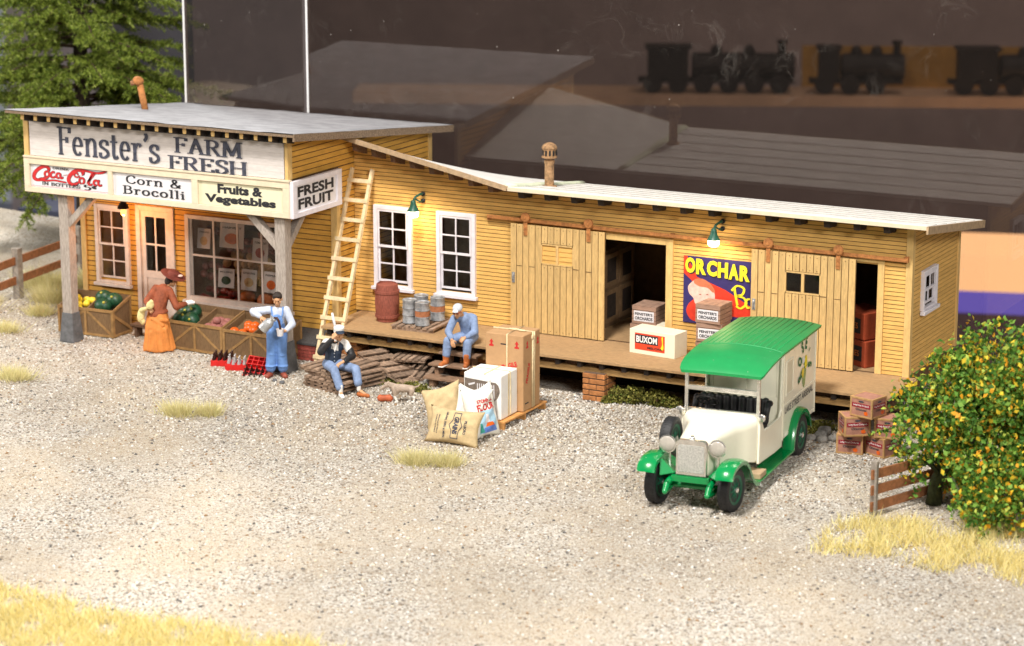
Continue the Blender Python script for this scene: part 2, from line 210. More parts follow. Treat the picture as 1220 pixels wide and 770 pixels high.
# ------------------------------------------------------------------ mesh helpers
def axes(d):
    d = V(d).normalized(); a = V((0, 0, 1)) if abs(d.z) < .95 else V((1, 0, 0)); u = d.cross(a).normalized(); return u, u.cross(d).normalized(), d
class MB:
    def __init__(s): s.v = []; s.f = []; s.m = Matrix()
    def add(s, vs, fs):
        o = len(s.v); s.v += [tuple(s.m @ V(p)) for p in vs]; s.f += [tuple(i + o for i in f) for f in fs]; return s
    def box(s, x0, y0, z0, x1, y1, z1):
        return s.add([(x0, y0, z0), (x1, y0, z0), (x1, y1, z0), (x0, y1, z0), (x0, y0, z1), (x1, y0, z1), (x1, y1, z1), (x0, y1, z1)],
                     [(3, 2, 1, 0), (4, 5, 6, 7), (0, 1, 5, 4), (1, 2, 6, 5), (2, 3, 7, 6), (3, 0, 4, 7)])
    def beam(s, p0, p1, w, h, up=(0, 0, 1)):
        p0, p1 = V(p0), V(p1); d = (p1 - p0).normalized(); a = d.cross(V(up)).normalized(); b = a.cross(d).normalized(); vs = []
        for p in (p0, p1):
            for i, j in ((-1, -1), (1, -1), (1, 1), (-1, 1)): vs.append(p + a * w / 2 * i + b * h / 2 * j)
        return s.add(vs, [(0, 1, 2, 3), (7, 6, 5, 4), (0, 4, 5, 1), (1, 5, 6, 2), (2, 6, 7, 3), (3, 7, 4, 0)])
    def tube(s, pts, rs, n=10, flat=1.0):
        pts = [V(p) for p in pts]
        if not isinstance(rs, (list, tuple)): rs = [rs] * len(pts)
        vs = []; fs = []; u = None
        for i, p in enumerate(pts):
            d = (pts[min(i + 1, len(pts) - 1)] - pts[max(i - 1, 0)]).normalized()
            if u is None: u = axes(d)[0]; w = d.cross(u).normalized()
            else:
                u = (u - d * u.dot(d)).normalized(); w = d.cross(u).normalized()
            for k in range(n):
                a = 2 * PI * k / n; vs.append(p + (u * math.cos(a) + w * math.sin(a) * flat) * rs[i])
        for i in range(len(pts) - 1):
            for k in range(n): fs.append((i * n + k, i * n + (k + 1) % n, (i + 1) * n + (k + 1) % n, (i + 1) * n + k))
        fs.append(tuple(range(n))[::-1]); fs.append(tuple((len(pts) - 1) * n + k for k in range(n)))
        return s.add(vs, fs)
    def lathe(s, prof, n=24, c=(0, 0, 0), ax=(0, 0, 1)):
        u, w, d = axes(ax) if ax != (0, 0, 1) else (V((1, 0, 0)), V((0, 1, 0)), V((0, 0, 1))); c = V(c); vs = []; fs = []
        for r, z in prof:
            for k in range(n):
                a = 2 * PI * k / n; vs.append(c + d * z + (u * math.cos(a) + w * math.sin(a)) * max(r, 1e-4))
        for i in range(len(prof) - 1):
            for k in range(n): fs.append((i * n + k, i * n + (k + 1) % n, (i + 1) * n + (k + 1) % n, (i + 1) * n + k))
        fs.append(tuple(range(n))[::-1]); fs.append(tuple((len(prof) - 1) * n + k for k in range(n)))
        return s.add(vs, fs)
    def ell(s, c, r, n=14, m=9, rot=None):
        c = V(c); r = (r, r, r) if isinstance(r, (int, float)) else r; Q = Euler(rot).to_matrix() if rot else Matrix.Identity(3); vs = [c + Q @ V((0, 0, -r[2]))]; fs = []
        for i in range(1, m):
            t = -PI / 2 + PI * i / m
            for k in range(n):
                a = 2 * PI * k / n; vs.append(c + Q @ V((r[0] * math.cos(t) * math.cos(a), r[1] * math.cos(t) * math.sin(a), r[2] * math.sin(t))))
        vs.append(c + Q @ V((0, 0, r[2]))); T = len(vs) - 1
        for k in range(n): fs.append((0, 1 + (k + 1) % n, 1 + k)); fs.append((T, 1 + (m - 2) * n + k, 1 + (m - 2) * n + (k + 1) % n))
        for i in range(m - 2):
            for k in range(n): fs.append((1 + i * n + k, 1 + i * n + (k + 1) % n, 1 + (i + 1) * n + (k + 1) % n, 1 + (i + 1) * n + k))
        return s.add(vs, fs)
    def cap(s, p0, p1, r0, r1, n=12):
        s.tube([p0, p1], [r0, r1], n); s.ell(p0, r0, n, 8); s.ell(p1, r1, n, 8); return s
    def limb(s, pts, rs, n=12):
        for i in range(len(pts) - 1): s.cap(pts[i], pts[i + 1], rs[i], rs[i + 1], n)
        return s
    def prism(s, pts, off):
        n = len(pts); off = V(off); vs = [V(p) for p in pts] + [V(p) + off for p in pts]
        return s.add(vs, [tuple(range(n)), tuple(range(2 * n - 1, n - 1, -1))] + [(i, i + n, (i + 1) % n + n, (i + 1) % n) for i in range(n)])
    def sheet(s, pts): return s.add(pts, [tuple(range(len(pts)))])
    def mesh(s, name, recalc=True):
        me = bpy.data.meshes.new(name); me.from_pydata([tuple(p) for p in s.v], [], s.f); me.update()
        if recalc:
            b = bmesh.new(); b.from_mesh(me); bmesh.ops.recalc_face_normals(b, faces=b.faces); b.to_mesh(me); b.free()
        return me
def tag(o, label=None, cat=None, group=None, kind=None):
    if label: o['label'] = label
    if cat: o['category'] = cat
    if group: o['group'] = group
    if kind: o['kind'] = kind
    return o
def thing(name, label, cat, loc=(0, 0, 0), rz=0, group=None):
    o = bpy.data.objects.new(name, None); COL.objects.link(o); o.empty_display_size = .2
    o.location = loc; o.rotation_euler = (0, 0, rz); return tag(o, label, cat, group)
def link(name, me, m, parent=None, smooth=0, bevel=0, label=None, loc=None):
    o = bpy.data.objects.new(name, me); COL.objects.link(o)
    for k in (m if isinstance(m, list) else [m]): me.materials.append(k)
    if smooth:
        me.shade_smooth()
        if smooth == 2: me.set_sharp_from_angle(angle=R(38))
    if parent: o.parent = parent
    if loc: o.location = loc
    if bevel:
        b = o.modifiers.new('bevel', 'BEVEL'); b.width = bevel; b.segments = 2; b.limit_method = 'ANGLE'
    if label: o['label'] = label
    return o
def part(name, mb, m, parent=None, smooth=0, bevel=0, label=None, loc=None, recalc=True):
    return link(name, mb.mesh(name, recalc), M[m] if isinstance(m, str) else m, parent, smooth, bevel, label, loc)
def copy_tree(o, loc, rz=None, label=None, parent=None):
    c = o.copy(); COL.objects.link(c)
    if parent is not None: c.parent = parent
    if loc is not None: c.location = loc
    if rz is not None: c.rotation_euler = (o.rotation_euler[0], o.rotation_euler[1], rz)
    if label: c['label'] = label
    for ch in list(o.children): copy_tree(ch, None, parent=c)
    return c
def bake(mb, name, voxel=.015, smooth=4, factor=.5):
    """union of closed shapes grown into one continuous smooth surface"""
    me = mb.mesh(name); o = bpy.data.objects.new('tmp', me); COL.objects.link(o)
    r = o.modifiers.new('r', 'REMESH'); r.mode = 'VOXEL'; r.voxel_size = voxel; r.use_smooth_shade = True
    if smooth: q = o.modifiers.new('s', 'SMOOTH'); q.iterations = smooth; q.factor = factor
    dg = bpy.context.evaluated_depsgraph_get(); dg.update(); n = bpy.data.meshes.new_from_object(o.evaluated_get(dg)); n.name = name
    bpy.data.objects.remove(o); bpy.data.meshes.remove(me); n.materials.clear(); return n
def organic(name, mb, m, parent=None, voxel=.015, smooth=4, label=None, loc=None):
    return link(name, bake(mb, name, voxel, smooth), M[m], parent, 1, 0, label, loc)

# ------------------------------------------------------------------ lettering
def font2d(s, bold=.0, shear=0):
    c = bpy.data.curves.new('t', 'FONT'); c.body = s; c.size = 1; c.offset = bold; c.shear = shear; c.resolution_u = 3
    o = bpy.data.objects.new('t', c); COL.objects.link(o); dg = bpy.context.evaluated_depsgraph_get(); dg.update()
    me = bpy.data.meshes.new_from_object(o.evaluated_get(dg)); v = [(p.co.x, p.co.y, 0) for p in me.vertices]; f = [tuple(p.vertices) for p in me.polygons]
    bpy.data.objects.remove(o); bpy.data.meshes.remove(me); return v, f
def smooth_line(p, k=6):
    if len(p) < 3: return [tuple(a) for a in p]
    q = [p[0]] + list(p) + [p[-1]]; out = []
    for i in range(1, len(q) - 2):
        for j in range(k):
            t = j / k; out.append(tuple(.5 * ((2 * q[i][d]) + (-q[i - 1][d] + q[i + 1][d]) * t + (2 * q[i - 1][d] - 5 * q[i][d] + 4 * q[i + 1][d] - q[i + 2][d]) * t * t + (-q[i - 1][d] + 3 * q[i][d] - 3 * q[i + 1][d] + q[i + 2][d]) * t ** 3) for d in (0, 1)))
    return out + [tuple(p[-1])]
def ribbon(v, f, pts, thick, thin, k=0, pen=True, taper=0):
    o = len(v); n = len(pts)
    for i, p in enumerate(pts):
        a = pts[max(i - 1, 0)]; b = pts[min(i + 1, n - 1)]; dx, dy = b[0] - a[0], b[1] - a[1]; l = math.hypot(dx, dy) or 1; dx /= l; dy /= l
        w = (thin + (thick - thin) * abs(dy) if pen else thick) / 2
        if taper: w *= max(.25, min(1, min(i, n - 1 - i) / (n * taper)))
        v.append((p[0] - dy * w, p[1] + dx * w, k)); v.append((p[0] + dy * w, p[1] - dx * w, k))
    for i in range(n - 1): f.append((o + 2 * i, o + 2 * i + 1, o + 2 * i + 3, o + 2 * i + 2))
def arc(cx, cy, rx, ry, a0, a1, n=16): return [(cx + rx * math.cos(R(a0 + (a1 - a0) * i / n)), cy + ry * math.sin(R(a0 + (a1 - a0) * i / n))) for i in range(n + 1)]
X = .64
GL = {  # glyph: (advance, strokes, serif spots)
 'F': (.74, [[(.18, 0), (.18, 1)], [(.18, .965), (.66, .965)], [(.64, .99), (.64, .78)], [(.18, .53), (.5, .53)], [(.5, .63), (.5, .42)]], [(.18, 0), (.14, .97)]),
 'E': (.78, [[(.18, 0), (.18, 1)], [(.18, .965), (.68, .965)], [(.66, .99), (.66, .8)], [(.18, .53), (.5, .53)], [(.5, .63), (.5, .42)], [(.18, .035), (.7, .035)], [(.69, .01), (.69, .22)]], [(.14, .03), (.14, .97)]),
 'A': (.9, [[(.14, 0), (.44, 1), ], [(.42, 1), (.74, 0)], [(.22, .33), (.64, .33)]], [(.13, 0), (.75, 0)]),
 'R': (.88, [[(.18, 0), (.18, 1)], [(.18, .965), (.42, .965)] + arc(.42, .74, .24, .225, 85, -85) + [(.18, .515)], [(.4, .52), (.74, 0)]], [(.18, 0), (.14, .97), (.78, 0)]),
 'M': (1.12, [[(.16, 0), (.2, 1)], [(.2, 1), (.56, .08)], [(.56, .08), (.9, 1)], [(.9, 1), (.94, 0)]], [(.16, 0), (.94, 0), (.14, .97), (.96, .97)]),
 'S': (.7, [smooth_line([(.58, .72), (.57, .9), (.36, .985), (.16, .86), (.16, .68), (.36, .53), (.56, .4), (.6, .2), (.36, .015), (.14, .1), (.13, .3)])], []),
 'H': (.96, [[(.18, 0), (.18, 1)], [(.78, 0), (.78, 1)], [(.18, .52), (.78, .52)]], [(.18, 0), (.78, 0), (.18, .97), (.78, .97)]),
 'C': (.85, [smooth_line([(.72, .7), (.68, .9), (.44, .98), (.18, .8), (.12, .5), (.2, .18), (.46, .02), (.68, .1), (.76, .28)])], []),
 'B': (.82, [[(.18, 0), (.18, 1)], [(.18, .965), (.4, .965)] + arc(.4, .755, .22, .21, 85, -85) + [(.18, .54)], [(.3, .54), (.44, .535)] + arc(.44, .285, .25, .25, 85, -85) + [(.18, .035)]], [(.14, 0), (.14, .97)]),
 'D': (.9, [[(.18, 0), (.18, 1)], [(.18, .965), (.4, .965)] + arc(.4, .5, .36, .465, 85, -85, 20) + [(.18, .035)]], [(.14, .02), (.14, .97)]),
 'I': (.4, [[(.2, 0), (.2, 1)]], [(.2, .02), (.2, .97)]),
 'N': (.95, [[(.18, 0), (.18, 1)], [(.18, 1), (.76, 0)], [(.76, 0), (.76, 1)]], [(.18, .02), (.14, .97), (.76, .97)]),
 'K': (.9, [[(.18, 0), (.18, 1)], [(.2, .42), (.68, .97)], [(.36, .58), (.74, .02)]], [(.18, .02), (.18, .97), (.7, .97), (.76, .02)]),
 'O': (.95, [arc(.48, .5, .36, .48, 90, 450, 28)], []), 'T': (.84, [[(.42, 0), (.42, 1)], [(.08, .965), (.76, .965)], [(.09, .99), (.09, .78)], [(.75, .99), (.75, .78)]], [(.42, .02)]),
 'L': (.74, [[(.18, 0), (.18, 1)], [(.18, .035), (.66, .035)], [(.65, .01), (.65, .25)]], [(.18, .97), (.14, .02)]),
 'e': (.62, [[(.11, .35), (.5, .35)] + arc(.31, .33, .2, .31, 4, 318, 22)], []),
 'n': (.74, [[(.18, 0), (.18, X)], smooth_line([(.18, .42), (.28, .57), (.42, X), (.56, .52), (.57, .3), (.57, 0)])], [(.18, .02), (.57, .02), (.13, X - .03)]),
 's': (.56, [smooth_line([(.46, .46), (.44, .58), (.28, .63), (.13, .54), (.14, .42), (.28, .34), (.45, .25), (.48, .12), (.28, .01), (.12, .06), (.1, .19)])], []),
 't': (.48, [smooth_line([(.22, .86), (.22, .4), (.22, .15), (.3, .02), (.44, .1)]), [(.05, .61), (.42, .61)]], []),
 'r': (.56, [[(.18, 0), (.18, X)], smooth_line([(.18, .4), (.28, .57), (.4, .62), (.49, .53)])], [(.18, .02), (.13, X - .03)]),
 'o': (.68, [arc(.33, .32, .24, .31, 90, 450, 24)], []), 'c': (.6, [smooth_line([(.5, .46), (.46, .58), (.3, .63), (.13, .5), (.1, .3), (.16, .1), (.32, .01), (.48, .08), (.53, .18)])], []),
 'l': (.38, [[(.19, 0), (.19, 1)]], [(.19, .02), (.14, .97)]), 'i': (.38, [[(.19, 0), (.19, X)], [(.19, .78), (.19, .93)]], [(.19, .02), (.14, X - .03)]),
 "'": (.3, [smooth_line([(.1, .98), (.2, .98), (.21, .86), (.1, .74)])], []), ' ': (.42, [], []), 
 '&': (.95, [smooth_line([(.8, .42), (.7, .18), (.46, .02), (.2, .06), (.13, .26), (.3, .48), (.5, .66), (.52, .86), (.38, .97), (.25, .85), (.3, .64), (.52, .32), (.82, .02)])], []),
 '5': (.7, [[(.2, .96), (.62, .96)], [(.2, .96), (.17, .54)], smooth_line([(.17, .52), (.36, .62), (.56, .5), (.6, .28), (.42, .03), (.14, .1)])], []), '¢': (.5, [smooth_line([(.4, .75), (.26, .84), (.12, .7), (.14, .5), (.28, .42), (.42, .5)]), [(.27, .95), (.27, .32)]], []),
}
def serif2d(s, thick=.15, thin=.065, ser=.30, track=0):
    v = []; f = []; x = 0; k = 0
    for ch in s:
        adv, st, sr = GL[ch]
        for p in st:
            a = len(v); ribbon(v, f, p, thick, thin, k); k += .0006
            for i in range(a, len(v)): v[i] = (v[i][0] + x, v[i][1], v[i][2])
        for px, py in sr:
            ribbon(v, f, [(x + px - ser / 2, py), (x + px + ser / 2, py)], thin * 1.0, thin * 1.0, k); k += .0006
        x += adv + track
    return v, f
def put(name, vf, m, parent, c, u, w, width, height, lift=.004, label=None, warp=None):
    """lays flat lettering or a flat shape on a surface: centre c, directions u and w, fitted to width x height"""
    v, f = vf; xs = [p[0] for p in v]; ys = [p[1] for p in v]; x0, x1, y0, y1 = min(xs), max(xs), min(ys), max(ys); u = V(u).normalized(); w = V(w).normalized(); nn = u.cross(w); c = V(c)
    mb = MB()
    for p in v:
        a = (p[0] - x0) / (x1 - x0) - .5; b = (p[1] - y0) / (y1 - y0 or 1) - .5
        q = c + u * a * width + w * b * height + nn * (lift + (p[2] if len(p) > 2 else 0))
        if warp: q = warp(q)
        mb.v.append(tuple(q))
    mb.f = list(f); return part(name, mb, m, parent, recalc=False, label=label)
def flat(name, pts, m, parent, c, u, w, lift=.003, label=None, sx=1, sy=1):
    u = V(u).normalized(); w = V(w).normalized(); nn = u.cross(w); c = V(c); mb = MB(); mb.sheet([c + u * p[0] * sx + w * p[1] * sy + nn * lift for p in pts]); return part(name, mb, m, parent, recalc=False, label=label)
XA = (1, 0, 0); YA = (0, 1, 0); ZA = (0, 0, 1)

# ================================================================== THE SETTING
def in_poly(x, y, P):
    c = False; j = len(P) - 1
    for i in range(len(P)):
        if (P[i][1] > y) != (P[j][1] > y) and x < (P[j][0] - P[i][0]) * (y - P[i][1]) / (P[j][1] - P[i][1]) + P[i][0]: c = not c
        j = i
    return c
GP = [(-46, -19.6), (30, -19.6), (30, 4.4), (-20.0, 4.4), (-21.0, 7.6), (-25.5, 8.6), (-28, 9.0), (-30.5, 9.4), (-34, 10.5), (-46, 13)]
mb = MB(); mb.prism([(x, y, -.6) for x, y in GP], (0, 0, .6)); g = part('ground', mb, 'ground'); tag(g, kind='structure')
mb = MB(); mb.box(-46, -19.6, -6, 30, 4.3, -.61); g = part('layout_table', mb, 'darkt'); tag(g, kind='structure')
mb = MB(); mb.box(-160, -141, -45, 160, -140, 110); tag(part('room_wall', mb, 'wallb2'), kind='structure')
mb = MB(); mb.box(-200, -139, -46, 160, 200, -45); tag(part('floor', mb, mat('grey_room_floor', (.36, .36, .42), .8, .1, .05)), kind='structure')

# loose stones: one object, nobody could count them
def stones(n, sel, smin, smax):
    vs = []; fs = []; base = np.array([(1, 0, 0), (-1, 0, 0), (0, 1, 0), (0, -1, 0), (0, 0, 1), (0, 0, -1)], float)
    tri = np.array([(0, 2, 4), (2, 1, 4), (1, 3, 4), (3, 0, 4), (2, 0, 5), (1, 2, 5), (3, 1, 5), (0, 3, 5)])
    P = []
    while len(P) < n:
        p = sel()
        if p: P.append(p)
    P = np.array(P); n = len(P); s = smin + (smax - smin) * rng.random(n) ** 2.5
    ang = rng.random(n) * 2 * PI; b = base[None] * (.6 + .7 * rng.random((n, 6, 1))) * s[:, None, None]; b[:, :, 2] *= .7
    c, q = np.cos(ang)[:, None], np.sin(ang)[:, None]; x = b[:, :, 0] * c - b[:, :, 1] * q; y = b[:, :, 0] * q + b[:, :, 1] * c
    v = np.stack([x + P[:, 0:1], y + P[:, 1:2], b[:, :, 2] + P[:, 2:3]], -1).reshape(-1, 3)
    f = (tri[None] + 6 * np.arange(n)[:, None, None]).reshape(-1, 3)
    return v, f
def npmesh(name, v, f):
    me = bpy.data.meshes.new(name); me.vertices.add(len(v)); me.vertices.foreach_set('co', np.asarray(v, np.float32).ravel()); k = f.shape[1]
    me.loops.add(f.size); me.loops.foreach_set('vertex_index', f.astype(np.int32).ravel()); me.polygons.add(len(f)); me.polygons.foreach_set('loop_start', np.arange(0, f.size, k, dtype=np.int32)); me.update(calc_edges=True); me.validate(); return me
def g_near():
    x = random.uniform(-24, 6); y = random.uniform(-20, 3)
    if y < -7.5 and random.random() < .45: return None
    return (x, y, .004) if (y < -1.2 or x > .3 or x < -19.5) and -.5 * (x + 7.7) - 19 < y else None
v, f = stones(80000, g_near, .010, .040)
tag(link('gravel', npmesh('gravel', v, f), M['gravel']), 'pale grey and tan gravel scattered over the yard', 'gravel', kind='stuff')

def g_coarse():
    x = random.gauss(-6, 5); y = -1.2 - abs(random.gauss(0, 2.6)); return (x, y, .006) if -15 < x < 4 else None
v, f = stones(15000, g_coarse, .014, .046)
tag(link('gravel', npmesh('gravel', v, f), M['gravel']), 'coarser grey gravel lying along the platform', 'gravel', kind='stuff')
# mirror-dark display glass behind the model, and what stands behind it
GY = 3.93
for i, (x0, x1, lab) in enumerate([(-19.86, -16.2, 'narrow dark reddish glass pane behind the store roof'), (-16.14, 16, 'wide dark dusty glass pane mirroring the roofs')]):
    t = thing('glass_panel', lab, 'glass panel', (x0, GY, .0), 0)
    if i == 0: t.rotation_euler = (0, 0, R(-7)); t.location.y += .38
    mb = MB(); mb.box(.05, 0, .02, x1 - x0, .06, 14); part('pane', mb, M['glassd'], t)
    mb = MB(); mb.box(0, -.02, .02, .048, .08, 14); part('pane_edge', mb, 'edge', t)
mb = MB(); mb.box(-125, 126, -70, 160, 127, 110); tag(part('display_back_wall', mb, 'wallb'), kind='structure')

mb = MB(); mb.box(-29.2, 14, -8, -26.6, 14.3, 24); tag(part('dark_column', mb, 'darkt'), 'dark column between the spruce and the narrow glass pane', 'column')
mb = MB(); mb.box(-41.2, 24, -12, -36, 27, -3.45); tag(part('exhibit_table', mb, mat('navy_table_cloth', (.06, .065, .10), .9, .1, .2)), 'dark blurred table far behind the fence', 'table')
# ================================================================== BUILDINGS
def clip(poly, fn):  # keep fn >= 0
    out = []
    for i in range(len(poly)):
        a, b = poly[i], poly[(i + 1) % len(poly)]; fa, fb = fn(a), fn(b)
        if fa >= 0: out.append(a)
        if fa * fb < 0: t = fa / (fa - fb); out.append((a[0] + (b[0] - a[0]) * t, a[1] + (b[1] - a[1]) * t))
    return out
def siding(mb, O, u, n, u0, u1, z0, z1, pitch, ops=(), top=None, low=None):
    O, u, n = V(O), V(u), V(n)
    k = 0
    while z0 + k * pitch < z1:
        a = z0 + k * pitch; b = min(a + pitch * .82, z1); k += 1; m = (a + b) / 2
        iv = [(u0, u1)]
        for (p, q, r, s) in ops:
            if r < m < s:
                nv = []
                for (c, d) in iv:
                    if q <= c or p >= d: nv.append((c, d)); continue
                    if p > c: nv.append((c, p))
                    if q < d: nv.append((q, d))
                iv = nv
        for c, d in iv:
            P = [(c, a), (d, a), (d, b), (c, b)]
            if top: P = clip(P, lambda t: top(t[0]) - t[1])
            if len(P) < 3: continue
            F = [O + u * p[0] + n * (.013 - .008 * (p[1] - a) / pitch) + V((0, 0, p[1])) for p in P]; B = [O + u * p[0] + n * .001 + V((0, 0, p[1])) for p in P]; c_ = len(P)
            mb.add(F + B, [tuple(range(c_)), tuple(range(2 * c_ - 1, c_ - 1, -1))] + [(i, (i + 1) % c_, (i + 1) % c_ + c_, i + c_) for i in range(c_)])
def panel(mb, O, u, n, u0, u1, z0, z1, ops=(), top=None, th=.08):
    O, u, n = V(O), V(u), V(n); xs = sorted({u0, u1, *[x for o in ops for x in o[:2] if u0 < x < u1]})
    for c, d in zip(xs[:-1], xs[1:]):
        segs = [(z0, z1)]
        for (p, q, r, s) in ops:
            if p < (c + d) / 2 < q:
                ns = []
                for a, b in segs:
                    if r > a: ns.append((a, min(r, b)))
                    if s < b: ns.append((max(s, a), b))
                segs = ns
        for a, b in segs:
            P = [(c, a), (d, a), (d, b), (c, b)]
            if top: P = clip(P, lambda t: top(t[0]) - t[1])
            if len(P) > 2: mb.prism([O + u * p[0] + V((0, 0, p[1])) for p in P], n * -th)
ZP = .85
rz = lambda y: 3.90 - (y + .55) * .138            # underside of the right-hand roof
def rzl(x, y): return rz(y) + max(0, -8.48 - x) * .196 * (2.98 - y) / 3.53   # left-hand part rises to the store
shed = thing('packing_shed', 'long yellow clapboard packing shed with white roof and sliding doors', 'building', (0, 0, 0))
ops = [(-11.93, -11.10, 1.5, 3.16), (-10.39, -9.56, 1.5, 3.16), (-7.3, -5.14, ZP, 2.98), (-2.9, -.66, ZP, 3.05)]
topf = lambda x: rzl(x, 0) - .002
mb = MB(); siding(mb, (0, 0, 0), XA, (0, -1, 0), -12.48, -8.48, ZP + .01, 5.2, .083, ops, topf); siding(mb, (0, 0, 0), XA, (0, -1, 0), -8.478, -.10, ZP + .01, 5.2, .083, ops, topf); fw = part('front_wall', mb, 'yellow', shed)
mb = MB(); panel(mb, (0, -.001, 0), XA, (0, -1, 0), -12.47, -8.48, ZP - .4, 5.2, ops, topf); panel(mb, (0, -.001, 0), XA, (0, -1, 0), -8.48, -.02, ZP - .4, 5.2, ops, topf); part('wall_lining', mb, 'burnt', fw)
mb = MB(); siding(mb, (0, 0, 0), YA, XA, .10, 2.83, ZP + .01, 4.2, .083, [(.62, 1.38, 2.08, 2.80)], lambda y: rz(y) - .002); ew = part('end_wall', mb, 'yellow', shed)
mb = MB(); panel(mb, (-.001, 0, 0), YA, XA, 0, 2.9, ZP - .4, 4.2, [(.62, 1.38, 2.08, 2.80)], lambda y: rz(y) - .002); part('wall_lining', mb, 'burnt', ew)
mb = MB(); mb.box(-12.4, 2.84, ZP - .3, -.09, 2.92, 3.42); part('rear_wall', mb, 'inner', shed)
mb = MB(); mb.box(-.10, -.034, ZP, .034, .0, rz(0) - .01); mb.box(.0, .001, ZP, .034, .10, rz(.1) - .01); part('corner_board', mb, 'trimy', shed)
mb = MB(); mb.box(-.03, 2.83, ZP, .034, 2.95, rz(2.9) - .01); part('corner_board', mb, 'trimy', shed)
# roof: two sheets meeting in a valley, and their edges
def slab(mb, P, th): mb.prism([V(p) for p in P], (0, 0, th))
mb = MB(); slab(mb, [(-8.48, -.55, rz(-.55)), (.46, -.55, rz(-.55)), (.46, 2.98, rz(2.98)), (-8.48, 2.98, rz(2.98))], .075); rf = part('roof', mb, 'roofw', shed, bevel=.01)
mb = MB(); N = 12; vs = [(-12.47 + 3.988 * i / N, -.55 + 3.53 * j / N, rzl(-12.47 + 3.988 * i / N, -.55 + 3.53 * j / N) + .075) for j in range(N + 1) for i in range(N + 1)]; mb.add(vs, [(j * (N + 1) + i, j * (N + 1) + i + 1, (j + 1) * (N + 1) + i + 1, (j + 1) * (N + 1) + i) for j in range(N) for i in range(N)]); rf2 = part('roof', mb, 'roofw', shed); sd = rf2.modifiers.new('s', 'SOLIDIFY'); sd.thickness = .075
for k in range(1, 6):
    y = -.55 + .60 * k; mb = MB(); mb.prism([(-8.4, y - .012, rz(y) + .076), (.455, y - .012 + random.uniform(-.02, .02), rz(y) + .076), (.455, y + .004, rz(y) + .083), (-8.4, y + .004, rz(y) + .083)], (0, .0, .004)); part('roofing_seam', mb, 'roofseam', rf)
mb = MB(); mb.tube([(-8.5, -.5, rz(-.5) + .085)] + [(-8.48 + random.uniform(-.03, .03), y, rz(y) + .08) for y in np.arange(-.2, 3, .35)], [.09 + .03 * random.random() for _ in range(11)], 8, .5); part('valley_flashing', mb, 'green_tape', rf, smooth=1)
mb = MB(); mb.beam((-12.47, -.575, rzl(-12.47, -.55) + .035), (-8.48, -.575, rz(-.55) + .035), .04, .10); part('fascia', mb, 'fasct', rf2)
mb = MB(); mb.beam((-8.47, -.575, rz(-.55) + .03), (.46, -.575, rz(-.55) + .03), .03, .075); part('fascia', mb, 'cream', rf)
mb = MB(); mb.beam((.485, -.6, rz(-.55) - .005), (.485, 3.0, rz(3) - .005), .04, .15); part('end_fascia', mb, 'fasct', rf)
for px in [(-12.2 + .465 * i) for i in range(8)]:
    mb = MB(); mb.prism([(px - .055, .0, rzl(px, 0) - .15), (px - .055, -.42, rzl(px, -.42) - .17), (px - .055, -.46, rzl(px, -.46) - .02), (px - .055, .0, rzl(px, 0) - .02)], (.11, 0, 0)); part('rafter_tail', mb, 'weather', shed)
for i in range(14):
    px = -8.25 + .605 * i
    mb = MB(); mb.prism([(px - .06, .0, rz(0) - .13), (px - .06, -.40, rz(-.40) - .15), (px - .06, -.44, rz(-.44) - .002), (px - .06, .0, rz(0) - .002)], (.12, 0, 0)); part('rafter_tail', mb, 'dark', shed)

def sash_window(parent, O, u, n, w, h, m='winw', fr=.085, split=True, lab=None, cols=2, rows=2):
    """frame with sill, two sashes of muntins, panes"""
    O, u, n = V(O), V(u), V(n)
    def bx(mb, a, b, c, d, n0, n1): mb.add([O + u * x + n * y + V((0, 0, z)) for z in (b, d) for x, y in ((a, n0), (c, n0), (c, n1), (a, n1))], [(3, 2, 1, 0), (4, 5, 6, 7), (0, 1, 5, 4), (1, 2, 6, 5), (2, 3, 7, 6), (3, 0, 4, 7)])
    mb = MB(); bx(mb, 0, 0, fr, h, -.05, .055); bx(mb, w - fr, 0, w, h, -.05, .055); bx(mb, fr, h - fr, w - fr, h, -.05, .052); bx(mb, fr, 0, w - fr, fr * .6, -.05, .052)
    f = part('window_frame', mb, m, parent, bevel=.006, label=lab)
    mb = MB(); bx(mb, -.05, -.07, w + .05, -.003, -.0, .10); part('sill', mb, m, f, bevel=.006)
    mb = MB(); b = fr + .012; t = .028
    def sash(z0, z1, nn):
        bx(mb, b, z0, b + t + .01, z1, nn, nn + .03); bx(mb, w - b - t - .01, z0, w - b, z1, nn, nn + .03); bx(mb, b + t, z0, w - b - t, z0 + t + .015, nn, nn + .028); bx(mb, b + t, z1 - t - .01, w - b - t, z1, nn, nn + .028)
        for i in range(1, cols): c = b + (w - 2 * b) * i / cols; bx(mb, c - t / 2, z0 + t, c + t / 2, z1 - t, nn + .002, nn + .026)
        for j in range(1, rows): c = z0 + (z1 - z0) * j / rows; bx(mb, b + t, c - t / 2, w - b - t, c + t / 2, nn + .004, nn + .024)
    if split: md = h * .5; sash(md - .02, h - fr - .005, .012); sash(fr * .6 + .06, md + .02, -.022)
    else: sash(fr * .6 + .005, h - fr - .005, -.01)
    part('muntin', mb, m, f)
    mb = MB(); bx(mb, fr + .002, fr * .6, w - fr - .002, h - fr, -.032, -.026); part('pane', mb, M['pane'], f)
    return f
for x in (-11.98, -10.44): sash_window(shed, (x, -.028, 1.45), XA, (0, -1, 0), .93, 1.77)
sash_window(shed, (.028, .58, 2.04), YA, XA, .84, .80, cols=2, rows=1)
